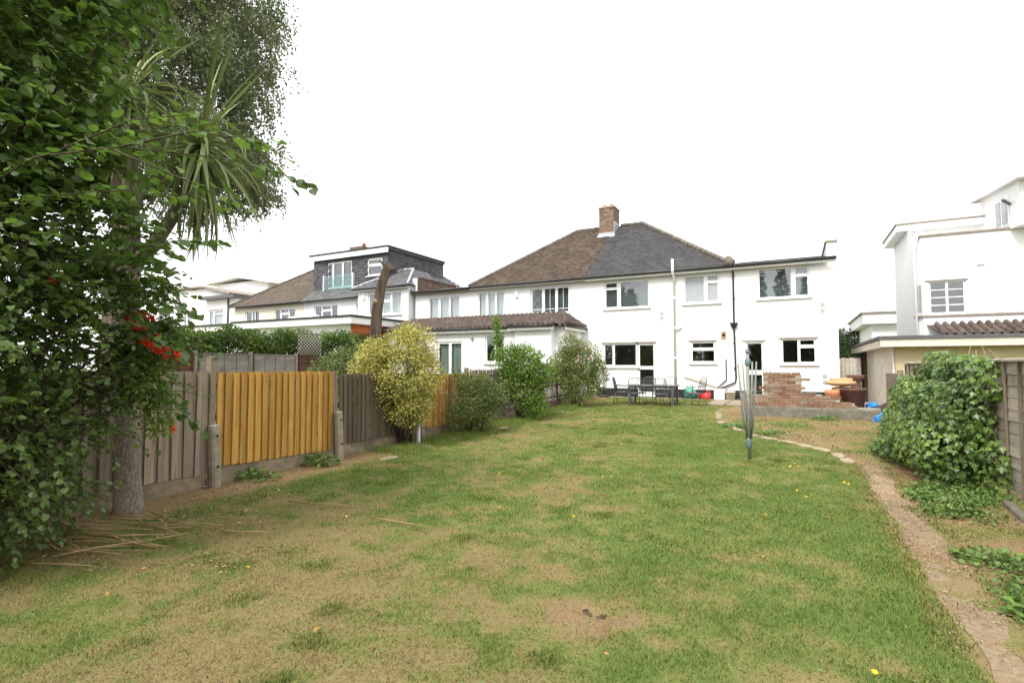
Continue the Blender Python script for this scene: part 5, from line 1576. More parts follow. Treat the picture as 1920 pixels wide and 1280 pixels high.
# blue sheets and a leaning dark board
lb = MB(); lb.obox((0, 0, 0), (.05, .9, .42))
tag(lb.build('leaning_board', M['wood_dark'], None, Matrix.Translation((1.86, 16.0, .33)) @ Matrix.Rotation(.3, 4, 'Z') @ Matrix.Rotation(-.3, 4, 'X')), 'dark board leaning at the garage wall between blue sheets', 'board')
def crumple(name, c, r, sc, label, seed):
    rr = np.random.default_rng(seed)
    n, k = 14, 10
    vs, fs = [], []
    for i in range(k + 1):
        th = PI * .5 * i / k
        for j in range(n):
            a = 2 * PI * j / n
            q = 1 + .28 * math.sin(a * 3 + i * .8) * math.sin(th) + rr.uniform(-.12, .12)
            vs.append((c[0] + r * sc[0] * q * math.sin(th) * math.cos(a), c[1] + r * sc[1] * q * math.sin(th) * math.sin(a), c[2] + r * sc[2] * math.cos(th) * (1 + rr.uniform(-.1, .1))))
    for i in range(k):
        for j in range(n):
            fs.append((i * n + j, (i + 1) * n + j, (i + 1) * n + (j + 1) % n, i * n + (j + 1) % n))
    return tag(MB().add(vs, fs).build(name, M['blue_plastic']), label, 'plastic sheet', 'blue plastic sheets')
crumple('plastic_sheet', (1.86, 15.72, .08), .20, (1, .9, 1.5), 'crumpled blue plastic sheet on the ground beside the garage', 3)
crumple('plastic_sheet', (1.72, 16.55, .45), .15, (1.0, 1.1, .9), 'smaller blue plastic sheet on the end of the low wall', 6)

# ================================================================== ROTARY AIRER
air = thing('rotary_airer', (-.69, 9.43, gh(-.69, 9.43)), 'folded rotary clothes airer standing on a pole in the lawn', 'clothes airer')
z0 = gh(-.69, 9.43)
MB().tube([(-.69, 9.43, z0 - .1), (-.69, 9.43, z0 + 1.72)], [.026, .025], 10).build('pole', M['galv'], air)
MB().lathe((-.69, 9.43, z0 + 1.70), [(.03, 0), (.034, .03), (.02, .07), (.0, .09)], 10).build('cap', M['teal'], air)
MB().lathe((-.69, 9.43, z0 + .18), [(.03, 0), (.042, .02), (.042, .10), (.05, .13), (.03, .16)], 12).build('lower_collar', M['teal'], air)
MB().lathe((-.69, 9.43, z0 + 1.50), [(.03, 0), (.045, .02), (.045, .09), (.03, .12)], 12).build('upper_collar', M['teal'], air)
tips = []
for k in range(4):
    a = PI / 4 * .6 + k * PI / 2
    d = Vector((math.cos(a), math.sin(a), 0))
    p0 = Vector((-.69, 9.43, z0 + .30)) + d * .035
    p1 = Vector((-.69, 9.43, z0 + 1.56 + random.uniform(-.05, .05))) + d * random.uniform(.14, .19)
    tips.append((p0, p1))
    MB().tube([p0, (p0 + p1) / 2 + d * .012, p1], .0125, 8).build('arm', M['galv'], air)
    MB().tube([Vector((-.69, 9.43, z0 + .95)), (p0 + p1) / 2 + (p1 - p0) * .18], .006, 6).build('strut', M['galv'], air)
for k in range(4):
    for f_ in (.5, .74, .95):
        a, b = tips[k], tips[(k + 1) % 4]
        p, q = a[0].lerp(a[1], f_), b[0].lerp(b[1], f_)
        sag = .10 + .5 * f_ * random.uniform(.5, 1.1)
        out = ((p + q) / 2 - Vector((-.69, 9.43, p.z))); out.z = 0
        out = out.normalized() * random.uniform(.0, .05)
        MB().tube([p, p.lerp(q, .3) - Vector((0, 0, sag * .85)) + out, p.lerp(q, .5) - Vector((0, 0, sag)) + out * 1.5, p.lerp(q, .7) - Vector((0, 0, sag * .85)) + out, q], .0019, 4, False).build('washing_line', M['line'], air)

# ================================================================== GARDEN TABLE AND CHAIRS
TX, TY = -4.52, 19.25
tz = gz(TY)
tb = thing('garden_table', (TX, TY, tz), 'grey metal garden table with chairs set round it', 'table')
m_ = MB(); m_.cham(TX - .85, TX + .85, TY - .48, TY + .48, tz + .665, tz + .70, .01); tt = m_.build('table_top', M['metal_grey'], tb)
m_ = MB()
m_.box(TX - .78, TX + .78, TY - .42, TY - .39, tz + .60, tz + .66); m_.box(TX - .78, TX + .78, TY + .39, TY + .42, tz + .60, tz + .66)
m_.build('apron', M['metal_grey'], tb)
for sx in (-1, 1):
    for sy in (-1, 1):
        m_ = MB(); m_.cham(TX + sx * .75 - .035, TX + sx * .75 + .035, TY + sy * .40 - .035, TY + sy * .40 + .035, tz - .02, tz + .655, .006); m_.build('leg', M['metal_grey'], tb)
MB().lathe((TX, TY, tz + .70), [(.03, 0), (.03, .05), (.0, .06)], 10).build('parasol_plug', M['black'], tt)
def chair_parts():
    P = []
    seat = MB()
    seat.add([(-.22, -.22, .43), (.22, -.22, .43), (.22, .22, .42), (-.22, .22, .42), (-.22, -.22, .445), (.22, -.22, .445), (.22, .22, .435), (-.22, .22, .435)],
             [(0, 3, 2, 1), (4, 5, 6, 7), (0, 1, 5, 4), (1, 2, 6, 5), (2, 3, 7, 6), (3, 0, 4, 7)])
    seat.tube([(-.23, -.23, .44), (.23, -.23, .44), (.23, .23, .43), (-.23, .23, .43), (-.23, -.23, .44)], .014, 6)
    P.append(('seat', seat))
    back = MB()
    back.tube([(-.23, .23, .43), (-.235, .29, .70), (-.22, .34, .90), (-.15, .36, .955), (0, .365, .965), (.15, .36, .955), (.22, .34, .90), (.235, .29, .70), (.23, .23, .43)], .014, 6)
    for k in range(9):
        x = -.18 + k * .045
        back.tube([(x, .235, .45), (x, .30, .70), (x, .355, .945)], .0045, 4)
    for z, y in ((.55, .258), (.65, .282), (.75, .308), (.85, .332)):
        back.tube([(-.225, y, z), (.225, y, z)], .0045, 4)
    P.append(('backrest', back))
    for s in (-1, 1):
        P.append(('leg', MB().tube([(s * .23, -.22, .43), (s * .25, -.26, 0)], .013, 6)))
        P.append(('leg', MB().tube([(s * .23, .22, .42), (s * .25, .30, 0)], .013, 6)))
        P.append(('armrest', MB().tube([(s * .235, .285, .68), (s * .26, .1, .665), (s * .26, -.16, .655), (s * .25, -.23, .60), (s * .235, -.22, .44)], .014, 6)))
    return [(n, b.mesh(n, M['metal_grey'])) for n, b in P]
CP = chair_parts()
CH = [(-.40, -.62, PI, 'front garden chair with its back to the lawn, left of the two'), (.42, -.60, PI, 'front garden chair with its back to the lawn, right of the two'),
      (-.38, .72, 0, 'garden chair at the far side of the table, left of the two'), (.40, .70, 0, 'garden chair at the far side of the table, right of the two'),
      (-1.12, .05, PI / 2 + .1, 'garden chair at the left end of the table'), (1.38, .25, -PI / 2 - .35, 'garden chair pulled out at the right end of the table')]
for dx, dy, r, lab in CH:
    b = Matrix.Translation((TX + dx, TY + dy, tz - .005)) @ Matrix.Rotation(r, 4, 'Z')
    c = bpy.data.objects.new('garden_chair', None)
    reg(c, None, b); tag(c, lab, 'chair', 'chairs round the garden table')
    for n, me in CP:
        piece(n, me, c, b.copy())

# ================================================================== THINGS ALONG THE HOUSE WALL
cn = thing('watering_can', (-3.22, 22.5, .2), 'red plastic watering can standing by the black plinth', 'watering can')
MB().lathe((-3.20, 22.5, .20), [(.0, 0), (.15, 0), (.17, .05), (.16, .20), (.10, .26), (.09, .24), (.0, .22)], 16).build('body', M['red_plastic'], cn)
MB().tube([(-3.34, 22.48, .26), (-3.48, 22.46, .40), (-3.58, 22.44, .48)], [.03, .02, .022], 8).build('spout', M['red_plastic'], cn)
MB().tube([(-3.22, 22.5, .44), (-3.14, 22.5, .52), (-3.02, 22.5, .46), (-3.02, 22.5, .32), (-3.06, 22.5, .28)], .016, 6).build('handle', M['red_plastic'], cn)
MB().lathe((-3.60, 22.437, .48), [(.02, 0), (.045, .03), (.0, .035)], 10).build('rose_head', M['red_plastic'], cn)
hr = thing('hose_reel', (-3.8, 22.5, .2), 'green plastic hose reel leaning at the plinth behind the right chair', 'hose reel')
MB().tube([(-3.80, 22.40, .44), (-3.80, 22.60, .44)], .22, 20).build('drum', M['green_plastic'], hr)
MB().tube([(-3.80, 22.36, .44), (-3.80, 22.38, .44)], .10, 14).build('hub', M['teal'], hr)
for s in (-1, 1):
    MB().tube([(-3.80 + s * .24, 22.5, .19), (-3.80 + s * .10, 22.5, .45), (-3.80 + s * .10, 22.5, .74)], .014, 6).build('leg', M['galv'], hr)
MB().tube([(-3.90, 22.5, .74), (-3.70, 22.5, .74)], .018, 6).build('handle', M['green_plastic'], hr)
gl = MB(); gl.cham(-2.90, -2.50, 22.52, 22.86, .17, .62, .02)
tag(gl.build('gully_surround', M['white_paint']), 'white box surround under the black downpipe', 'box')
pot('plastic_tub', (-2.30, 22.62, .19), [(.0, 0), (.16, 0), (.19, .30), (.205, .30), (.205, .34), (.18, .34), (.16, .05), (0, .05)], 'white_pot', 'cream plastic tub beside the white box surround', 'tub')
pk = MB(); pk.obox((0, 0, 0), (1.42, .03, .07))
tag(pk.build('leaning_plank', M['old_paint'], None, Matrix.Translation((-3.42, YF - .07, .90)) @ Matrix.Rotation(.30, 4, 'Y')), 'pale plank fixed slanting on the white wall above the watering can', 'plank')
pot('flower_pot', (-7.42, 20.94, gz(20.9)), [(.0, 0), (.15, 0), (.21, .34), (.23, .34), (.23, .40), (.20, .40), (.19, .3), (0, .3)], 'white_pot', 'pale flower pot beside the rose bush')
ps_ = thing('parasol_base', (-7.35, 22.3, .18), 'black parasol base with short pole beside the rose bush', 'parasol base')
MB().lathe((-7.35, 22.3, .19), [(0, 0), (.26, 0), (.26, .05), (.06, .09), (0, .09)], 16).build('base', M['black'], ps_)
MB().tube([(-7.35, 22.3, .25), (-7.35, 22.3, 1.05)], .022, 8).build('pole', M['black'], ps_)

# ================================================================== VEGETATION
def unit(v):
    return v / np.maximum(np.linalg.norm(v, axis=1, keepdims=True), 1e-9)

TEMPL = {
 'quad': (np.array([[0, 0, 0], [.32, .45, .03], [0, 1, 0], [-.32, .45, .03]]), np.array([[0, 1, 2, 3]])),
 'oval': (np.array([[0, 0, 0], [.26, .3, .07], [.24, .68, .06], [0, 1, -.06], [-.24, .68, .06], [-.26, .3, .07]]), np.array([[0, 1, 2, 3], [0, 3, 4, 5]])),
 'hazel': (np.array([[0, .04, 0], [.22, 0, .05], [.42, .26, .10], [.42, .52, .09], [.26, .80, .03], [0, 1.05, -.10], [-.26, .80, .03], [-.42, .52, .09], [-.42, .26, .10], [-.22, 0, .05]]),
           np.array([[0, 1, 2, 3], [0, 3, 4, 5], [0, 5, 6, 7], [0, 7, 8, 9]])),
 'ivy': (np.array([[0, .05, 0], [.32, -.08, .04], [.30, .18, .05], [.52, .36, .02], [.22, .52, .05], [0, 1, -.05], [-.22, .52, .05], [-.52, .36, .02], [-.30, .18, .05], [-.32, -.08, .04]]),
         np.array([[0, 1, 2, 3], [0, 3, 4, 5], [0, 5, 6, 7], [0, 7, 8, 9]])),
}
def leaf_frames(d, n):
    d = unit(d)
    s = unit(np.cross(d, n))
    n = np.cross(s, d)
    return s, d, n
def leaf_arrays(pos, d, n, size, tem):
    T, F = TEMPL[tem]
    s, d, n = leaf_frames(d, n)
    size = np.broadcast_to(np.asarray(size, float), (len(pos),))[:, None, None]
    V = pos[:, None, :] + size * (T[None, :, 0:1] * s[:, None] + T[None, :, 1:2] * d[:, None] + T[None, :, 2:3] * n[:, None])
    k = len(T)
    FF = (np.arange(len(pos))[:, None, None] * k + F[None]).reshape(-1, F.shape[1])
    return V.reshape(-1, 3), FF
def leaf_part(name, pos, d, n, size, tem, mat, parent=None):
    V, F = leaf_arrays(pos, d, n, size, tem)
    o = reg(bpy.data.objects.new(name, np_mesh(name, V, F, mat)), parent)
    o['kind'] = 'stuff'
    return o
def rand_dirs(n):
    return unit(RNG.normal(size=(n, 3)))

def twigs(starts, dirs, lens, nleaf, droop=.25, spread=.8, upn=1.0):
    """leaf positions along bent twigs; returns pos, dir, normal and twig polylines"""
    n = len(starts)
    dirs = unit(dirs)
    ts = np.linspace(.12, 1.0, nleaf)
    P, D, N = [], [], []
    lines = []
    side = unit(np.cross(dirs, np.array([0, 0, 1.0]) + .01 * RNG.normal(size=(n, 3))))
    for j, t in enumerate(ts):
        p = starts + dirs * (lens * t)[:, None]
        p[:, 2] -= droop * lens * t * t
        sgn = 1 if j % 2 else -1
        l = unit(dirs * .55 + side * sgn * spread * RNG.uniform(.6, 1.2, (n, 1)) + RNG.normal(0, .25, (n, 3)) + np.array([0, 0, -.22]))
        if j == nleaf - 1:
            l = unit(dirs + RNG.normal(0, .2, (n, 3)) + np.array([0, 0, -.3]))
        P.append(p + RNG.normal(0, .006, (n, 3)))
        D.append(l)
        N.append(unit(np.array([0, 0, upn]) + RNG.normal(0, .55, (n, 3))))
    for tt in (0, .4, .75, 1.0):
        p = starts + dirs * (lens * tt)[:, None]
        p[:, 2] -= droop * lens * tt * tt
        lines.append(p)
    return np.concatenate(P), np.concatenate(D), np.concatenate(N), np.stack(lines, 1)

def twig_mesh(name, lines, r0, mat, parent):
    """three-sided thin tubes for many polylines at once"""
    n, k, _ = lines.shape
    V, F = [], []
    for i in range(k):
        t = lines[:, min(i + 1, k - 1)] - lines[:, max(i - 1, 0)]
        a = unit(np.cross(t, np.array([.3, .5, .81])))
        b = unit(np.cross(t, a))
        r = r0 * (1 - .75 * i / (k - 1))
        for q in range(3):
            an = 2 * PI * q / 3
            V.append(lines[:, i] + r * (a * math.cos(an) + b * math.sin(an)))
    V = np.stack(V, 1)
    m3 = 3 * k
    fl_ = [[i * 3 + q, i * 3 + (q + 1) % 3, (i + 1) * 3 + (q + 1) % 3, (i + 1) * 3 + q] for i in range(k - 1) for q in range(3)]
    F = (np.arange(n)[:, None, None] * m3 + np.array(fl_)[None]).reshape(-1, 4)
    o = reg(bpy.data.objects.new(name, np_mesh(name, V.reshape(-1, 3), F, mat)), parent)
    o['kind'] = 'stuff'
    return o

def lobe_points(lobes, n, shell=.55, gap=0.0, gs=2.5, seed=5):
    """points and outward directions in a union of ellipsoids (cx,cy,cz,rx,ry,rz), denser near the surface"""
    L_ = np.array(lobes, float)
    w = (L_[:, 3] * L_[:, 4] * L_[:, 5]) ** (2 / 3)
    idx = RNG.choice(len(L_), n, p=w / w.sum())
    d = rand_dirs(n)
    r = (shell + (1 - shell) * RNG.uniform(0, 1, n)) * (0.85 + 0.3 * vnoise(d * 2.2 + idx[:, None] * 3.1, seed))
    p = L_[idx, :3] + d * L_[idx, 3:] * r[:, None]
    o = unit(d / L_[idx, 3:])
    k = p[:, 2] > gza(p[:, 1]) + .02
    if gap:
        k &= fbm(p * gs, seed + 7, 2) > gap
    return p[k], o[k]

def bush(name, label, base, lobes, nleaf, size, tem, mat, stems=6, sr=.018, gap=.0, shell=.5, gs=2.5, cat='bush', up=.35, jitter=.6, seed=1, bark='twig', ntw=0, barkr=None):
    r = random.Random(seed)
    t = thing(name, base, label, cat)
    p, o = lobe_points(lobes, nleaf, shell, gap, gs, seed)
    n = len(p)
    d = unit(o * .7 + RNG.normal(0, jitter, (n, 3)) + np.array([0, 0, .15]))
    nn = unit(o * .5 + np.array([0, 0, up]) + RNG.normal(0, .5, (n, 3)))
    leaf_part('foliage', p, d, nn, size * RNG.uniform(.6, 1.25, n), tem, M[mat], t)
    for k in range(stems):
        lb = lobes[k % len(lobes)]
        e = Vector((lb[0] + r.uniform(-.5, .5) * lb[3], lb[1] + r.uniform(-.5, .5) * lb[4], lb[2] + r.uniform(0, .5) * lb[5]))
        b0 = Vector(base) + Vector((r.uniform(-.12, .12), r.uniform(-.12, .12), -.05))
        mid = b0.lerp(e, .5) + Vector((r.uniform(-.1, .1), r.uniform(-.1, .1), .1))
        MB().tube([b0, mid, e], [sr, sr * .7, sr * .3], 6).build('stem', M[bark], t)
    if ntw:
        q, oo = lobe_points(lobes, ntw, .2, 0, gs, seed + 3)
        ln_ = np.stack([q, q + oo * .12, q + oo * .25 + np.array([0, 0, .05])], 1)
        twig_mesh('twigs', ln_, .004, M[bark], t)
    return t

# ---- foreground shrub at the left (broad toothed leaves) with arching branches
fs0 = (-5.55, 1.35, 0)
shrub = thing('broad_leaved_shrub', fs0, 'big dark green broad leaved shrub filling the left edge with overhanging branches', 'shrub')
LB = [(-5.25, 1.35, 4.3, .75, .75, .75), (-5.05, 1.85, 3.85, .5, .45, .45), (-5.0, 2.15, 4.40, .22, .22, .25), (-5.3, 1.55, 5.1, .7, .7, .6), (-5.1, 2.1, 4.9, .4, .4, .4),
      (-5.05, 1.55, 3.15, .62, .62, .55), (-4.92, 2.05, 3.15, .36, .34, .32), (-5.0, 1.55, 2.4, .6, .6, .55), (-4.98, 2.1, 2.65, .40, .36, .30),
      (-4.98, 1.62, 1.75, .58, .56, .5), (-4.88, 2.1, 2.02, .40, .36, .32), (-4.98, 2.32, 1.68, .36, .34, .34), (-5.0, 1.65, 1.08, .56, .54, .5),
      (-5.22, 2.1, 1.15, .38, .34, .36), (-5.06, 2.50, 1.50, .32, .28, .30), (-5.28, 2.42, 1.12, .24, .24, .26), (-5.0, 2.62, 1.75, .26, .24, .26), (-5.25, 1.62, .5, .42, .42, .42), (-5.50, 2.0, .60, .28, .28, .36), (-5.42, 1.52, .18, .36, .36, .2),
      (-5.9, 1.1, 1.6, .6, .7, .9), (-5.9, 1.0, 3.2, .6, .7, .9), (-5.75, 1.9, .9, .5, .5, .7), (-5.8, 1.8, 2.4, .5, .5, .7), (-5.4, .5, 2.2, .6, .6, 1.2), (-5.3, .4, 4.0, .6, .6, 1.0),
      (-4.98, 2.42, 2.35, .34, .30, .40), (-5.02, 2.50, 1.95, .34, .30, .36), (-4.6, 2.3, 4.75, .30, .3, .3), (-4.85, 2.52, 1.36, .20, .20, .22),
      (-5.75, 2.2, .45, .36, .32, .42), (-5.72, 2.3, 1.15, .34, .32, .45), (-5.55, 2.42, 1.75, .30, .28, .40), (-5.45, 2.55, 1.55, .24, .24, .28), (-5.5, 1.9, 1.5, .4, .4, .5), (-5.6, 1.8, .8, .4, .4, .5)]
sp_, so_d = lobe_points(LB, 5900, .30, .32, 1.8, 3)
ln_ = RNG.uniform(.14, .40, len(sp_))
P, D, N, TL = twigs(sp_, unit(so_d * .8 + RNG.normal(0, .5, so_d.shape) + np.array([.1, .1, .1])), ln_, 8)
leaf_part('foliage', P, D, N, RNG.uniform(.034, .080, len(P)) * (.75 + .35 * sstep(1.0, 3.5, P[:, 2])), 'hazel', M['leaf_fore'], shrub)
twig_mesh('twigs', TL, .0045, M['twig'], shrub)
rr = random.Random(9)
for lb in LB[:18]:
    b0 = Vector((fs0[0] + rr.uniform(-.15, .15), fs0[1] + rr.uniform(-.15, .15), -.1))
    e = Vector(lb[:3])
    mid = b0.lerp(e, .55) + Vector((rr.uniform(-.25, .05), rr.uniform(-.2, .1), .25))
    MB().tube([b0, b0.lerp(mid, .5) + Vector((rr.uniform(-.05, .05), rr.uniform(-.05, .05), 0)), mid, e], [.035, .028, .018, .007], 7).build('stem', M['twig'], shrub)
ARCH = [[(-5.0, 1.35, 2.55), (-4.35, 1.55, 2.86), (-3.95, 1.85, 2.96), (-3.6, 2.3, 2.98), (-3.35, 2.62, 2.93), (-3.2, 2.78, 2.86)],
        [(-5.1, 1.6, 1.9), (-4.6, 1.8, 2.2), (-4.3, 2.1, 2.36), (-4.12, 2.38, 2.46), (-3.98, 2.6, 2.46)],
        [(-5.1, 1.8, 1.5), (-4.7, 2.0, 1.9), (-4.5, 2.3, 2.02), (-4.36, 2.5, 2.0), (-4.28, 2.62, 1.9)],
        [(-5.1, 1.8, 1.3), (-4.65, 2.05, 1.66), (-4.48, 2.35, 1.74), (-4.34, 2.52, 1.62)],
        [(-5.1, 1.6, 3.2), (-4.7, 2.0, 3.9), (-4.65, 2.25, 4.3), (-4.6, 2.4, 4.75)],
        [(-5.0, 1.7, 3.0), (-4.6, 2.0, 3.2), (-4.3, 2.35, 3.38), (-4.1, 2.6, 3.45)],
        [(-5.2, 2.2, 1.0), (-5.0, 2.6, 1.25), (-4.9, 2.85, 1.15), (-4.88, 3.0, .95)],
        [(-3.95, 1.85, 2.96), (-3.65, 2.15, 3.12), (-3.45, 2.45, 3.14), (-3.35, 2.6, 3.08)],
        [(-4.0, 1.8, 2.95), (-3.68, 2.15, 2.78), (-3.52, 2.42, 2.66)],
        [(-4.3, 1.6, 2.88), (-4.0, 1.95, 3.2), (-3.8, 2.25, 3.32)],
        [(-5.0, 1.4, 2.3), (-4.4, 1.6, 2.62), (-4.1, 1.95, 2.72), (-3.85, 2.3, 2.72)]]
hz_ = []
for s in range(3):
    T, F = TEMPL['hazel']
    T = T * (1 + .06 * np.random.default_rng(s).normal(size=T.shape))
    hz_.append(np_mesh('leaf', T, F, M['leaf_fore_obj']))
nl = 0
xp, xd, xn, xs = [], [], [], []
for bi, pts in enumerate(ARCH):
    pts = [Vector(p) for p in pts]
    MB().tube(pts, [.0075 - .005 * k / (len(pts) - 1) for k in range(len(pts))], 6).build('branch', M['twig'], shrub)
    L_ = sum((b - a).length for a, b in zip(pts, pts[1:]))
    m = int(L_ / .038)
    for k in range(m):
        f_ = .12 + .88 * (k + .5) / m
        x = f_ * (len(pts) - 1)
        i = min(int(x), len(pts) - 2)
        p = pts[i].lerp(pts[i + 1], x - i)
        t = (pts[i + 1] - pts[i]).normalized()
        sd = t.cross(Vector((0, 0, 1))).normalized() * (1 if k % 2 else -1)
        if rr.random() < .5:     # short side shoot
            p = p + (t * .5 + sd).normalized() * rr.uniform(.04, .16) + Vector((0, 0, rr.uniform(-.08, .06)))
        d = (t * .6 + sd * rr.uniform(.5, 1.2) + Vector((rr.uniform(-.3, .3), rr.uniform(-.3, .3), rr.uniform(-.7, .2)))).normalized()
        n = (Vector((0, 0, 1)) + Vector((rr.uniform(-.7, .7), rr.uniform(-.7, .7), 0))).normalized()
        s = d.cross(n).normalized(); n = s.cross(d)
        sz = rr.uniform(.055, .10)
        mt_ = Matrix(((s.x, d.x, n.x, 0), (s.y, d.y, n.y, 0), (s.z, d.z, n.z, 0), (0, 0, 0, 1)))
        if nl < 295:
            piece('leaf', hz_[k % 3], shrub, Matrix.Translation(p) @ mt_ @ Matrix.Scale(sz, 4)); nl += 1
        else:
            xp.append(tuple(p)); xd.append(tuple(d)); xn.append(tuple(n)); xs.append(sz)
if xp:
    leaf_part('foliage', np.array(xp), np.array(xd), np.array(xn), np.array(xs), 'hazel', M['leaf_fore'], shrub)
# scarlet trumpet flowers
def trumpet(parent, p, d):
    m_ = MB()
    d = Vector(d).normalized()
    q = d.to_track_quat('Z', 'Y').to_matrix()
    vs, fs = [], []
    prof = [(.004, 0), (.008, .025), (.013, .045), (.028, .055), (.034, .050)]
    n = 10
    for r_, z in prof:
        for k in range(n):
            a = 2 * PI * k / n
            w = r_ * (1 + (.22 * math.cos(5 * a / 1.0) if r_ > .02 else 0))
            v = q @ Vector((w * math.cos(a), w * math.sin(a), z)) + Vector(p)
            vs.append(tuple(v))
    for i in range(len(prof) - 1):
        for k in range(n):
            fs.append((i * n + k, i * n + (k + 1) % n, (i + 1) * n + (k + 1) % n, (i + 1) * n + k))
    m_.add(vs, fs, True).build('flower', M['red'], parent)
for c, r_, n in (((-4.74, 2.42, 1.87), .065, 9), ((-4.72, 2.52, 1.66), .06, 8), ((-4.55, 2.58, 1.60), .035, 4), ((-4.62, 1.78, 2.12), .03, 1), ((-4.9, 2.75, .95), .02, 1)):
    for k in range(n):
        d = Vector((rr.uniform(-.2, 1), rr.uniform(-1, .3), rr.uniform(-.3, .8)))
        trumpet(shrub, Vector(c) + d.normalized() * r_ * rr.uniform(.3, 1), d)
LB2 = [(-4.86, 2.52, 1.42, .20, .20, .22), (-4.78, 2.6, 1.1, .13, .13, .22)]
q_, oo_ = lobe_points(LB2, 900, .3)
leaf_part('foliage', q_, unit(oo_ + RNG.normal(0, .5, oo_.shape)), unit(np.array([0, 0, .8]) + RNG.normal(0, .5, oo_.shape)), RNG.uniform(.03, .055, len(q_)), 'oval', M['leaf_bright'], shrub)

# ---- cabbage palm: corky trunk, forks, heads of sword leaves
palm = thing('cabbage_palm', (-6.10, 3.05, 0), 'cabbage palm with corky grey trunk and drooping sword leaf heads beside the fence', 'palm')
MB().tube([(-6.10, 3.06, -.1), (-6.10, 3.06, .05), (-6.09, 3.03, .5), (-6.08, 3.0, 1.4), (-6.06, 2.98, 2.1), (-6.04, 2.97, 2.64), (-6.05, 2.95, 3.4), (-6.08, 2.95, 4.2)], [.17, .135, .110, .10, .095, .095, .075, .06], 14).build('trunk', M['palm_bark'], palm)
MB().tube([(-6.04, 2.97, 2.5), (-5.82, 3.07, 2.74), (-5.60, 3.17, 3.10), (-5.40, 3.25, 3.60)], [.075, .068, .06, .05], 12).build('trunk', M['palm_bark'], palm)
def sword_mesh(mat, L_, w, bend, seed):
    n = 7
    vs, fs = [], []
    y = z = 0.0
    ang = 0.0
    for k in range(n):
        t = k / (n - 1)
        ww = w * (0.55 + 1.1 * t if t < .4 else 1.0 * (1 - ((t - .4) / .6) ** 1.6) + .02)
        vs += [(-ww / 2, y, z + .12 * ww), (0, y, z - .12 * ww), (ww / 2, y, z + .12 * ww)]
        ang += bend / (n - 1) * (0.4 + 1.2 * t)
        y += L_ / (n - 1) * math.cos(ang)
        z -= L_ / (n - 1) * math.sin(ang)
    for k in range(n - 1):
        a = 3 * k
        fs += [(a, a + 1, a + 4, a + 3), (a + 1, a + 2, a + 5, a + 4)]
    return MB().add(vs, fs, True).mesh('sword_leaf', mat)
SW = [sword_mesh(M['leaf_palm'], .88, .033, b, k) for k, b in enumerate((.2, .9, 1.7))]
SD = [sword_mesh(M['leaf_dead'], .62, .03, .35, 9)]
def head(c, n, emin, emax, dead, scale=1.0):
    c = Vector(c)
    for k in range(n):
        az = k * 2.39996 + rr.uniform(-.2, .2)
        t = (k + .5) / n
        el = emax + (emin - emax) * t ** .62 + rr.uniform(-.12, .12)
        s = rr.uniform(.75, 1.15) * scale
        b = Matrix.Translation(c + Vector((0, 0, .18 * (1 - t)))) @ Matrix.Rotation(az, 4, 'Z') @ Matrix.Rotation(el, 4, 'X') @ Matrix.Rotation(rr.uniform(-.3, .3), 4, 'Y') @ Matrix.Scale(s, 4)
        piece('sword_leaf', SW[(rr.choice((0, 1)) if el > .8 else (2 if el > -.2 else rr.choice((0, 1))))], palm, b)
    for k in range(dead):
        az = rr.uniform(0, 2 * PI)
        b = Matrix.Translation(c + Vector((0, 0, -.05 - .35 * rr.random()))) @ Matrix.Rotation(az, 4, 'Z') @ Matrix.Rotation(-1.25 - rr.uniform(0, .3), 4, 'X') @ Matrix.Scale(rr.uniform(.5, .95), 4)
        piece('sword_leaf', SD[0], palm, b)
head((-6.08, 2.95, 4.25), 100, -1.2, 1.4, 14, 1.15)
head((-5.38, 3.26, 3.66), 150, -1.50, 1.40, 30, 1.22)
SKP, SKO = [], []

# ---- weeping birch beyond the fence
birch = thing('weeping_birch', (-14.3, 6.9, 0), 'tall weeping birch with hanging fine foliage behind the palm', 'tree')
BC = np.array([-14.6, 6.7])
MB().tube([(-14.5, 6.8, -.1), (-14.5, 6.8, 2), (-14.4, 6.9, 5), (-14.6, 6.7, 9), (-14.6, 6.7, 13.5)], [.34, .27, .22, .14, .03], 10).build('trunk', M['bark'], birch)
for k in range(26):
    a = k * 2.4; zb = 4.6 + 8.0 * k / 26
    L_ = 3.5 * (1 - .5 * max(0, (zb - 9) / 5)) * rr.uniform(.75, 1.05)
    b0 = Vector((BC[0], BC[1], zb)); d = Vector((math.cos(a), math.sin(a), 0))
    MB().tube([b0, b0 + d * L_ * .45 + Vector((0, 0, 1.0)), b0 + d * L_ * .8 + Vector((0, 0, 1.1)), b0 + d * L_ + Vector((0, 0, .5))], [.06, .04, .022, .008], 6).build('branch', M['bark'], birch)
nc = 520                                                  # clumps of hanging twigs
ca = RNG.uniform(0, 2 * PI, nc)
crd = 3.75 * np.sqrt(RNG.uniform(.02, 1, nc) ** .9) * (0.80 + .32 * vnoise(np.c_[np.cos(ca) * 2 + 5, np.sin(ca) * 2 + 5], 3))
cz = np.minimum(RNG.uniform(6.1, 13.4, nc), 13.6 - crd * .55)
ns = nc * 16
ci = np.repeat(np.arange(nc), 16)
st = np.c_[BC[0] + crd * np.cos(ca), BC[1] + crd * np.sin(ca), cz][ci] + RNG.normal(0, 1, (ns, 3)) * [.26, .26, .20]
ang = ca[ci]
L_ = RNG.uniform(.35, 1.5, ns) * RNG.uniform(.5, 1.2, nc)[ci]
zb_ = 5.4 + .9 * vnoise(np.c_[np.cos(ang) * 3 + 9, np.sin(ang) * 3 + 9], 8) + .35 * (3.9 - crd[ci])
L_ = np.minimum(L_, np.maximum(st[:, 2] - zb_, .2))
nlv = 24
tt = np.linspace(0, 1, nlv)[None, :]
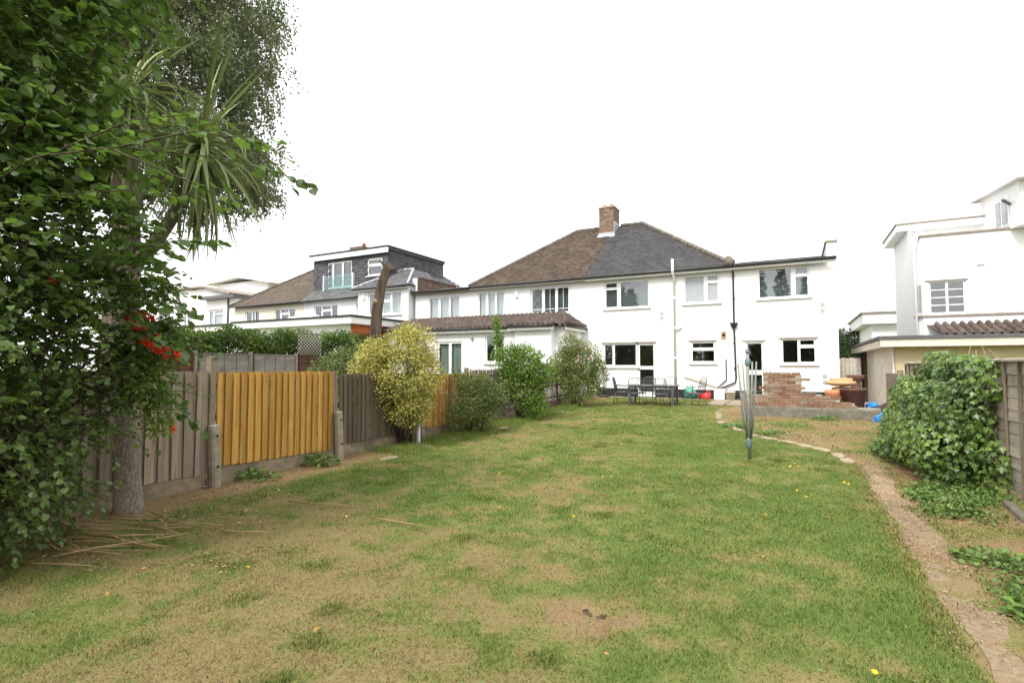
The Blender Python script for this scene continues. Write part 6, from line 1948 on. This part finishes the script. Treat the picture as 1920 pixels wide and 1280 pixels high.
ph = RNG.uniform(0, 6, (ns, 1))
sx = st[:, 0:1] + .10 * np.sin(tt * 3 + ph) + RNG.normal(0, .055, (ns, nlv)) + .16 * tt * np.cos(ang)[:, None]
sy = st[:, 1:2] + .10 * np.cos(tt * 3 + ph) + RNG.normal(0, .055, (ns, nlv)) + .16 * tt * np.sin(ang)[:, None]
sz = st[:, 2:3] - tt * L_[:, None] + RNG.normal(0, .03, (ns, nlv))
P = np.stack([sx, sy, sz], -1).reshape(-1, 3)
n = len(P)
leaf_part('foliage', P, unit(np.array([0, 0, -.7]) + RNG.normal(0, .6, (n, 3))), rand_dirs(n), RNG.uniform(.055, .105, n), 'quad', M['leaf_birch'], birch)
ls = np.stack([st, st + np.c_[.05 * np.cos(ang), .05 * np.sin(ang), -L_ * .5], st + np.c_[.1 * np.cos(ang), .1 * np.sin(ang), -L_]], 1)
twig_mesh('twigs', ls, .004, M['twig'], birch)

# ---- bushes along the left fence
yb = bush('golden_bush', 'rounded yellow variegated bush in front of the dark fence panel', (-6.62, 8.1, 0),
     [(-6.62, 7.85, 1.45, .78, .72, .68), (-6.38, 7.95, 1.85, .55, .5, .46), (-6.95, 7.55, 1.45, .5, .45, .52), (-6.15, 8.05, 1.35, .42, .42, .45), (-6.55, 8.0, .88, .62, .55, .46), (-6.85, 7.5, 1.75, .32, .3, .3), (-6.3, 8.0, .78, .36, .36, .34), (-6.4, 7.9, 2.1, .28, .26, .26), (-6.5, 8.0, .62, .44, .40, .32), (-6.95, 7.65, .98, .42, .4, .42)],
     31000, .042, 'oval', 'leaf_yellow', stems=9, sr=.03, gap=.34, gs=2.6, shell=.45, seed=5, ntw=900)
for k in range(5):
    MB().tube([(-6.62 + .06 * k - .12, 8.05 + .03 * k, -.05), (-6.60 + .12 * (k - 2), 8.0, .45), (-6.6 + .22 * (k - 2), 7.9, 1.2)], [.035, .028, .015], 7).build('stem', M['bark'], yb)
bush('round_bush', 'low rounded dull green bush, third from the left along the fence', (-6.25, 10.15, .02),
     [(-6.25, 10.05, .72, .58, .55, .58), (-6.45, 10.0, 1.05, .32, .3, .34), (-5.95, 10.2, .85, .36, .34, .38), (-6.35, 9.9, .42, .5, .5, .35), (-6.62, 9.9, 1.2, .16, .16, .26), (-6.1, 10.1, 1.2, .18, .18, .2)],
     13000, .042, 'oval', 'leaf_dkgreen', stems=8, gap=.30, gs=3, shell=.45, seed=7, ntw=500)
bush('tall_green_bush', 'tall bright green bush leaning over the fence left of the rose', (-6.55, 12.9, .06),
     [(-6.45, 12.8, 1.5, .62, .6, .62), (-6.0, 13.0, 1.35, .45, .45, .5), (-6.75, 12.7, 1.75, .45, .42, .45), (-6.4, 12.8, .85, .55, .5, .5), (-6.9, 12.6, 1.1, .35, .35, .5), (-6.2, 12.9, .5, .4, .4, .35)],
     13000, .062, 'oval', 'leaf_bright', stems=9, sr=.022, gap=.30, gs=2.4, shell=.45, seed=9, ntw=500)
rose = bush('rose_bush', 'large rose bush with pink flowers at the end of the left fence', (-6.75, 17.4, .12),
     [(-6.75, 17.3, 1.5, .78, .75, .85), (-6.35, 17.5, 1.6, .62, .6, .75), (-6.85, 17.2, 2.2, .45, .45, .5), (-6.6, 17.3, .8, .75, .7, .7), (-6.0, 17.6, 1.2, .4, .4, .6), (-7.1, 17.1, 1.5, .4, .4, .6)],
     17000, .058, 'oval', 'leaf_rose', stems=9, sr=.02, gap=.30, gs=2.2, shell=.45, seed=11, ntw=600)
fp, fo = lobe_points([(-6.75, 17.3, 1.6, .85, .82, .92), (-6.3, 17.5, 1.6, .72, .7, .85), (-6.85, 17.2, 2.3, .5, .5, .5), (-5.95, 17.6, 1.3, .45, .45, .65)], 110, .90)
fm = []
for s in range(2):
    m_ = MB()
    for k in range(7):
        a = k * 2 * PI / 7
        ca, sa = math.cos(a), math.sin(a)
        m_.add([(0, 0, 0), (ca * .5 - sa * .3, sa * .5 + ca * .3, .25), (ca * 1.0, sa * 1.0, .15 + .1 * s), (ca * .5 + sa * .3, sa * .5 - ca * .3, .25)], [(0, 1, 2, 3)])
    fm.append(m_.mesh('flower', M['pink']))
for p, o_ in zip(fp, fo):
    if o_[1] > .5: continue
    piece('flower', fm[int(p[0] * 100) % 2], rose, Matrix.Translation(p) @ Vector(o_).to_track_quat('Z', 'Y').to_matrix().to_4x4() @ Matrix.Scale(rr.uniform(.025, .045), 4))
bush('climbing_plant', 'thin climbing plant growing up the neighbouring extension window', (-8.35, 14.6, .05),
     [(-8.3, 14.6, 1.6, .22, .22, .5), (-8.25, 14.6, 2.3, .2, .2, .45), (-8.3, 14.6, 2.85, .15, .15, .3)], 1500, .075, 'oval', 'leaf_bright', stems=4, sr=.012, gap=.3, shell=.2, seed=13)
bush('wall_shrub', 'green shrub behind the yellow bush top at the left', (-8.6, 8.6, 0), [(-8.6, 8.7, 1.5, .45, .5, .55), (-9.0, 8.5, 1.2, .5, .5, .7)], 4500, .055, 'oval', 'leaf_dkgreen', stems=5, gap=.3, seed=15)

# ---- clipped hedge and creeper above the neighbouring fence
hl = []
for k in range(14):
    y = 9.0 + k * .78
    hl.append((-18.35, y, 1.7 + .1 * math.sin(k), .55, .6, .75))
    hl.append((-18.3, y + .3, 2.35 + .35 * (k / 14) + .12 * math.sin(k * 1.9), .55, .6, .48))
hp_ = bush('creeper_hedge', 'long green creeper hedge rising above the neighbouring lap fence', (-18.4, 14, 0), hl, 52000, .10, 'oval', 'leaf_hedge', stems=12, gap=.12, gs=1.6, shell=.25, seed=17, cat='hedge')

# ---- the lopped dead trunk
dt = thing('lopped_tree_trunk', (-11.85, 12.95, 0), 'bare lopped tree trunk standing up behind the yellow bush', 'tree')
MB().tube([(-11.9, 12.95, -.1), (-11.87, 12.95, 1.2), (-11.83, 12.94, 2.3), (-11.74, 12.93, 3.32), (-11.60, 12.97, 4.1), (-11.44, 13.03, 4.62), (-11.38, 13.06, 4.78)], [.24, .21, .19, .175, .15, .15, .11], 12).build('trunk', M['deadwood'], dt)
MB().tube([(-11.48, 13.0, 4.45), (-11.30, 13.1, 4.62), (-11.20, 13.15, 4.60)], [.11, .09, .06], 9).build('branch_stub', M['deadwood'], dt)
MB().tube([(-11.45, 13.0, 4.62), (-11.55, 12.95, 4.80), (-11.66, 12.92, 4.84)], [.08, .05, .02], 8).build('branch_stub', M['deadwood'], dt)
MB().tube([(-11.70, 12.80, 3.55), (-11.68, 12.74, 3.58)], [.09, .07], 10).build('cut_knot', M['straw'], dt)

# ---- ivy mass on the right fence
ivl = []
for k in range(10):
    y = 8.35 + k * .48
    nb = 1 - max(0.0, (k - 5) / 9)                       # how far the heap bulges out into the garden
    hh = .06 * math.sin(k * 1.7) + (.10 if 2 <= k <= 5 else 0)
    if k < 8: ivl.append((2.02, y, 1.33 + hh - .02 * max(0, k - 6), .20 + .08 * nb, .45, .28))
    ivl.append((2.02 - .16 * nb, y + .2, .92, .22 + .20 * nb, .45, .42))
    ivl.append((2.00 - .32 * nb, y + .1, .45, .24 + .24 * nb, .45, .40))
ivl += [(1.52, 9.6, .42, .34, .6, .34), (1.45, 10.2, .28, .35, .7, .26), (2.0, 8.1, .30, .22, .35, .36), (1.75, 9.3, .95, .34, .5, .4), (1.30, 10.7, .16, .25, .4, .18)]
ivy = thing('ivy', (1.95, 10.5, 0), 'dense dark green ivy heaped over the right hand fence', 'ivy')
p, o_ = lobe_points(ivl, 25000, .72, .25, 2.2, 23)
k = (p[:, 0] < 2.25) & (o_[:, 0] < .75)
p, o_ = p[k], o_[k]
n = len(p)
leaf_part('foliage', p, unit(np.array([-.2, -.2, -.75]) + RNG.normal(0, .45, (n, 3))), unit(o_ * 1.1 + np.array([-.2, -.2, .35]) + RNG.normal(0, .3, (n, 3))), RNG.uniform(.035, .088, n), 'ivy', M['leaf_ivy'], ivy)
q, oo = lobe_points(ivl, 700, .3, 0, 2, 25)
q2 = q + np.c_[RNG.normal(0, .1, len(q)), RNG.normal(0, .25, len(q)), RNG.uniform(-.3, .3, len(q))]
twig_mesh('stems', np.stack([q, (q + q2) / 2 + .03, q2], 1), .006, M['twig'], ivy)
for k in range(4):
    MB().tube([(2.05, 8.3 + .45 * k, 1.3), (2.12, 8.32 + .42 * k, 1.62), (2.1 + .05 * (k - 1.5), 8.28 + .45 * k, 1.72 + .07 * (k % 2))], [.005, .004, .002], 5).build('bare_shoot', M['straw'], ivy)

# ---- weeds and low plants
def weed(c, n, r, size, label, cat='weed', mat='leaf_weed', tem='hazel', h=.12, group=None):
    z = gh(c[0], c[1])
    t = thing('leafy_weed', (c[0], c[1], z), label, cat, group)
    a = RNG.uniform(0, 2 * PI, n); q = r * np.sqrt(RNG.uniform(0, 1, n))
    P = np.c_[c[0] + q * np.cos(a), c[1] + q * np.sin(a), np.full(n, z)]
    P[:, 2] = ground_h(P[:, 0], P[:, 1]) + h * RNG.uniform(.2, 1, n) * (1 - .5 * (q / r))
    d = unit(np.c_[np.cos(a), np.sin(a), RNG.uniform(-.2, .6, n)] + RNG.normal(0, .4, (n, 3)))
    leaf_part('leaves', P, d, unit(np.array([0, 0, 1]) + RNG.normal(0, .4, (n, 3))), size * RNG.uniform(.6, 1.2, n), tem, M[mat], t)
    ln_ = np.stack([np.c_[c[0] + .3 * (P[:, 0] - c[0]), c[1] + .3 * (P[:, 1] - c[1]), np.full(n, z)], (P + [c[0], c[1], z]) / 2 + [0, 0, .01], P], 1)
    twig_mesh('stalks', ln_, .003, M['leaf_weed'], t)
    return t
weed((-6.35, 4.75), 60, .26, .075, 'broad leaved weed at the foot of the orange panel, near its left post')
weed((-6.42, 5.85), 75, .26, .085, 'broad leaved weed at the foot of the orange panel, near its right post', h=.22)
weed((1.36, 6.9), 120, .22, .05, 'ivy patch creeping over the right border beside the path', mat='leaf_ivy', tem='ivy', h=.08)
weed((1.30, 5.35), 170, .26, .045, 'low green weed patch right of the path, in front of the edging slabs', h=.10)
weed((1.36, 4.35), 130, .24, .075, 'round leaved weed clump at the right edge of the path', h=.12, tem='hazel')
weed((1.28, 3.75), 90, .18, .08, 'nearest broad leaved weed clump at the lower right edge of the path', h=.12)
weed((1.55, 8.1), 200, .34, .05, 'weed patch in front of the ivy foot', h=.14)
weed((1.95, 6.1), 120, .22, .06, 'leafy weed at the foot of the right fence', h=.25)
weed((1.25, 7.6), 90, .2, .05, 'small weed patch beside the path below the ivy', h=.08)
weed((-1.25, 13.6), 150, .35, .05, 'green weed patch behind the folded airer', h=.12)
weed((.6, 15.75), 120, .3, .05, 'weeds at the foot of the ruined brick wall', h=.12)
weed((-.55, 12.6), 150, .3, .05, 'green weed patch on the rough ground right of the airer', h=.10)
wp = []
for k in range(1500):
    y = random.uniform(2.5, 15.8) if k % 2 else random.uniform(2.5, 9.5)
    lo = float(RX(y)) + (.45 if y < 9.6 else .1)
    x = random.uniform(lo, 2.0)
    wp.append((x, y))
wp = np.array(wp)
keepw = fbm(wp * 1.3, 77, 3) > .50
wp = wp[keepw]
P = np.repeat(wp, 9, 0) + RNG.normal(0, .07, (len(wp) * 9, 2))
P3 = np.c_[P, ground_h(P[:, 0], P[:, 1]) + RNG.uniform(.005, .07, len(P))]
tag(leaf_part('ground_weeds', P3, unit(RNG.normal(0, 1, P3.shape) + [0, 0, .3]), unit(np.array([0, 0, 1]) + RNG.normal(0, .4, P3.shape)), RNG.uniform(.02, .06, len(P3)), 'oval', M['leaf_weed']), 'scattered low weeds on the rough ground at the right', 'weeds', kind='stuff')
P = np.c_[RNG.uniform(-6.0, .7, 9000), RNG.uniform(1.0, 9.0, 9000)]
P = P[fbm(P * 1.7, 83, 3) > .52]
P3 = np.c_[P, ground_h(P[:, 0], P[:, 1]) + RNG.uniform(.008, .03, len(P))]
tag(leaf_part('lawn_clover', P3, unit(RNG.normal(0, 1, P3.shape) * [1, 1, .2]), unit(np.array([0, 0, 1]) + RNG.normal(0, .3, P3.shape)), RNG.uniform(.010, .024, len(P3)), 'oval', M['leaf_weed']), 'clover and small flat weeds growing through the lawn', 'clover', kind='stuff')

# ---- dandelions, fallen leaves, dry stalks
m_ = MB()
for k in range(9):
    a = 2 * PI * k / 9
    m_.add([(0, 0, .03), (.016 * math.cos(a - .3), .016 * math.sin(a - .3), .036), (.019 * math.cos(a), .019 * math.sin(a), .034), (.016 * math.cos(a + .3), .016 * math.sin(a + .3), .036)], [(0, 1, 2, 3)])
m_.tube([(0, 0, -.01), (0, 0, .031)], .002, 4)
dmesh = m_.mesh('dandelion', M['yellow'])
DD = [(.06, 6.9), (.12, 7.05), (-.02, 7.2), (-.3, 5.9), (-2.3, 6.9), (-2.2, 6.95), (-2.9, 9.8), (-3.1, 10.6), (-3.3, 11.4), (-2.7, 11.0), (-3.6, 6.4), (.55, 7.9), (.5, 8.0), (-.1, 8.8), (.0, 8.9), (-.05, 9.05), (.30, 3.15), (-1.95, 4.95), (-4.4, 8.8), (-2.75, 4.9)]
for x, y in DD:
    o = piece('dandelion', dmesh, None, Matrix.Translation((x, y, gh(x, y) + .012)) @ Matrix.Rotation(rr.uniform(0, 6), 4, 'Z') @ Matrix.Rotation(rr.uniform(-.3, .3), 4, 'X') @ Matrix.Scale(.75 + .03 * y, 4))
    tag(o, 'small yellow dandelion flower standing in the lawn', 'flower', 'dandelions in the lawn')
lm = [np_mesh('fallen_leaf', TEMPL['hazel'][0] * [1, 1, 1.5], TEMPL['hazel'][1], M['autumn'])]
FLV = [(-3.05, 1.86), (-3.55, 2.6), (-4.5, 3.4), (-4.2, 2.2), (-5.0, 3.6), (-4.7, 3.3), (-5.4, 3.5), (-2.6, 3.0), (-3.9, 3.9), (-.25, 4.6), (.2, 4.2), (-1.8, 3.9), (-5.5, 4.4), (-5.2, 2.9), (-4.9, 2.7), (.35, 2.9), (-2.4, 2.2), (-3.3, 4.6), (-4.0, 1.9), (-5.7, 3.2), (-5.3, 3.15), (1.6, 7.5), (1.7, 7.4), (1.65, 7.6), (-.9, 2.7)]
for x, y in FLV:
    o = piece('fallen_leaf', lm[0], None, Matrix.Translation((x, y, gh(x, y) + .035)) @ Matrix.Rotation(rr.uniform(0, 6), 4, 'Z') @ Matrix.Rotation(rr.uniform(-.4, .4), 4, 'X') @ Matrix.Scale(rr.uniform(.025, .042), 4))
    tag(o, 'small curled yellow or brown leaf fallen on the grass', 'fallen leaf', 'leaves fallen on the lawn')
for k in range(34):
    x = rr.uniform(-5.9, -4.75); y = 2.55 + (x + 5.9) * .25 + rr.uniform(-.55, .45)
    a = rr.gauss(.45, .35); L_ = rr.uniform(.35, .95)
    pts = []
    for t in (0, .33, .66, 1):
        px_, py_ = x + math.cos(a) * L_ * (t - .5) + .04 * math.sin(t * 4 + k), y + math.sin(a) * L_ * (t - .5) + .05 * math.cos(t * 3 + k)
        pts.append((px_, py_, gh(px_, py_) + .035 + .02 * rr.random() + .0012 * (k % 20)))
    tag(MB().tube(pts, [.007, .006, .005, .002], 5).build('dry_stalk', M['straw']), 'dry straw coloured palm stalk lying in the heap under the shrub', 'stalk', 'dry stalks under the shrub')
for k, (x, y, a, L_) in enumerate(((-4.35, 3.15, .4, .5), (-4.9, 1.95, .35, .8), (-5.0, 2.2, .3, .7), (-3.3, 4.0, .05, .6), (-4.45, 4.15, .2, .9))):
    pts = []
    for t in (0, .33, .66, 1):
        px_, py_ = x + math.cos(a) * L_ * (t - .5) + .05 * math.sin(t * 4 + k), y + math.sin(a) * L_ * (t - .5)
        pts.append((px_, py_, gh(px_, py_) + .04))
    tag(MB().tube(pts, [.008, .007, .006, .003], 5).build('dry_stalk', M['straw']), ['curved dry stalk on the grass right of the heap', 'straight dry stalk lying nearest the camera at the left', 'dry stalk beside the nearest one at the left', 'thin dry stalk alone on the lawn', 'long dry stalk lying in front of the concrete spur'][k], 'stalk')
litter = []
P = np.c_[RNG.uniform(-6.2, -3.6, 2600), RNG.uniform(2.0, 4.6, 2600)]
P = P[fbm(P * 1.5, 93, 3) + .12 * sstep(-4.2, -5.8, P[:, 0]) > .58]
P3 = np.c_[P, ground_h(P[:, 0], P[:, 1]) + .022 + RNG.uniform(0, .02, len(P))]
tag(leaf_part('leaf_litter', P3, unit(RNG.normal(0, 1, P3.shape) * [1, 1, .15]), unit(np.array([0, 0, 1]) + RNG.normal(0, .35, P3.shape)), RNG.uniform(.012, .035, len(P3)), 'oval', M['litter']), 'dry leaf litter on the ground below the shrub and fence', 'leaf litter', kind='stuff')

P = np.concatenate([np.c_[RNG.normal(.95, .16, 5200), RNG.uniform(1.6, 9.8, 5200)], np.c_[RNG.uniform(-1.6, 2.05, 5200), RNG.uniform(3, 16, 5200)]])
P = P[(P[:, 0] > RX(P[:, 1]) - .02) & (fbm(P * 3.0, 95, 3) > .42)]
P3 = np.c_[P, ground_h(P[:, 0], P[:, 1]) + .016 + RNG.uniform(0, .02, len(P))]
tag(leaf_part('straw_litter', P3, unit(RNG.normal(0, 1, P3.shape) * [1, 1, .12]), unit(np.array([0, 0, 1]) + RNG.normal(0, .35, P3.shape)), RNG.uniform(.006, .020, len(P3)) * (1 + .05 * P[:, 1]), 'quad', M['litter_straw']), 'bits of dry straw strewn over the path and rough border', 'straw', kind='stuff')

# ---- trees far behind the gap at the right, and tall trees at the bottom of the garden (seen in the window panes)
bush('far_tree', 'dark green tree beyond the gap between house and garage', (2.9, 41, 0), [(2.4, 41, 2.8, 1.3, 1.3, 1.25), (3.6, 41, 3.1, 1.2, 1.2, 1.0), (3.0, 41, 1.8, 1.5, 1.3, 1.2)], 9000, .14, 'quad', 'leaf_far', stems=4, sr=.09, gap=.3, gs=1.2, cat='tree', seed=51, bark='bark')
bush('far_shrub', 'dark shrub at the side of the house beyond the gate', (1.75, 27.5, 0), [(1.75, 27.5, 1.7, .35, .6, .7), (1.7, 27.5, 2.6, .25, .4, .5)], 2500, .09, 'quad', 'leaf_far', stems=3, gap=.25, seed=53)
for i, (x, y, h, r_) in enumerate(((-2.6, -7, 10.0, 1.1), (-1.0, -8, 11.6, 1.4), (.9, -7.5, 9.6, 1.2), (-14.5, -7, 9.3, 2.2))):
    t = thing('conifer', (x, y, 0), ['slim conifer mirrored left of the tallest in the upper right window', 'tallest conifer mirrored in the upper right window', 'conifer mirrored right of the tallest in the upper right window', 'broad conifer mirrored in the upper left window'][i], 'tree', 'conifers at the bottom of the garden')
    MB().tube([(x, y, -.1), (x, y, h * .5), (x, y, h)], [.2, .12, .02], 8).build('trunk', M['bark'], t)
    n = 5200
    zz = h * (1 - np.sqrt(RNG.uniform(0, .95, n)))
    q = r_ * (1 - zz / h) * (.35 + .65 * np.sqrt(RNG.uniform(0, 1, n))) * (.8 + .4 * (np.sin(zz * 7) > 0))
    a = RNG.uniform(0, 2 * PI, n)
    P = np.c_[x + q * np.cos(a), y + q * np.sin(a), zz + .3]
    leaf_part('foliage', P, unit(np.c_[np.cos(a), np.sin(a), -.35 * np.ones(n)] + RNG.normal(0, .3, (n, 3))), unit(np.array([0, 0, 1]) + RNG.normal(0, .4, (n, 3))), RNG.uniform(.18, .42, n), 'quad', M['leaf_far'], t)

bl = []
for k in range(15):
    x = -24 + k * 2.05
    h = 5.2 + .8 * math.sin(k * 2.3)
    bl.append((x, -5.2 - .5 * math.sin(k), h * .5, 1.5, 1.3, h * .58))
bt_ = bush('boundary_trees', 'belt of leafy trees mirrored in the ground floor window panes', (-10, -6.5, 0), bl, 22000, .28, 'quad', 'leaf_far', stems=15, sr=.08, gap=.25, gs=.9, cat='trees', seed=61, bark='bark')
bt_['kind'] = 'stuff'

m_ = MB()  # dark lumps put in place of the shaded inside of a burrow hole
for k in range(9):
    x, y = -1.13 + rr.uniform(-.08, .08), 3.20 + rr.uniform(-.03, .03)
    q = Matrix.Rotation(rr.uniform(0, 3), 3, 'Z') @ Matrix.Rotation(rr.uniform(-.5, .5), 3, 'X')
    m_.obox((x, y, gh(x, y) + .006), (rr.uniform(.02, .036), rr.uniform(.015, .025), rr.uniform(.012, .02)), q)
tag(m_.build('burrow_hole', M['hole_shade']), 'small dark burrow hole, its shade given by dark soil lumps, in the bare brown patch of lawn', 'soil')
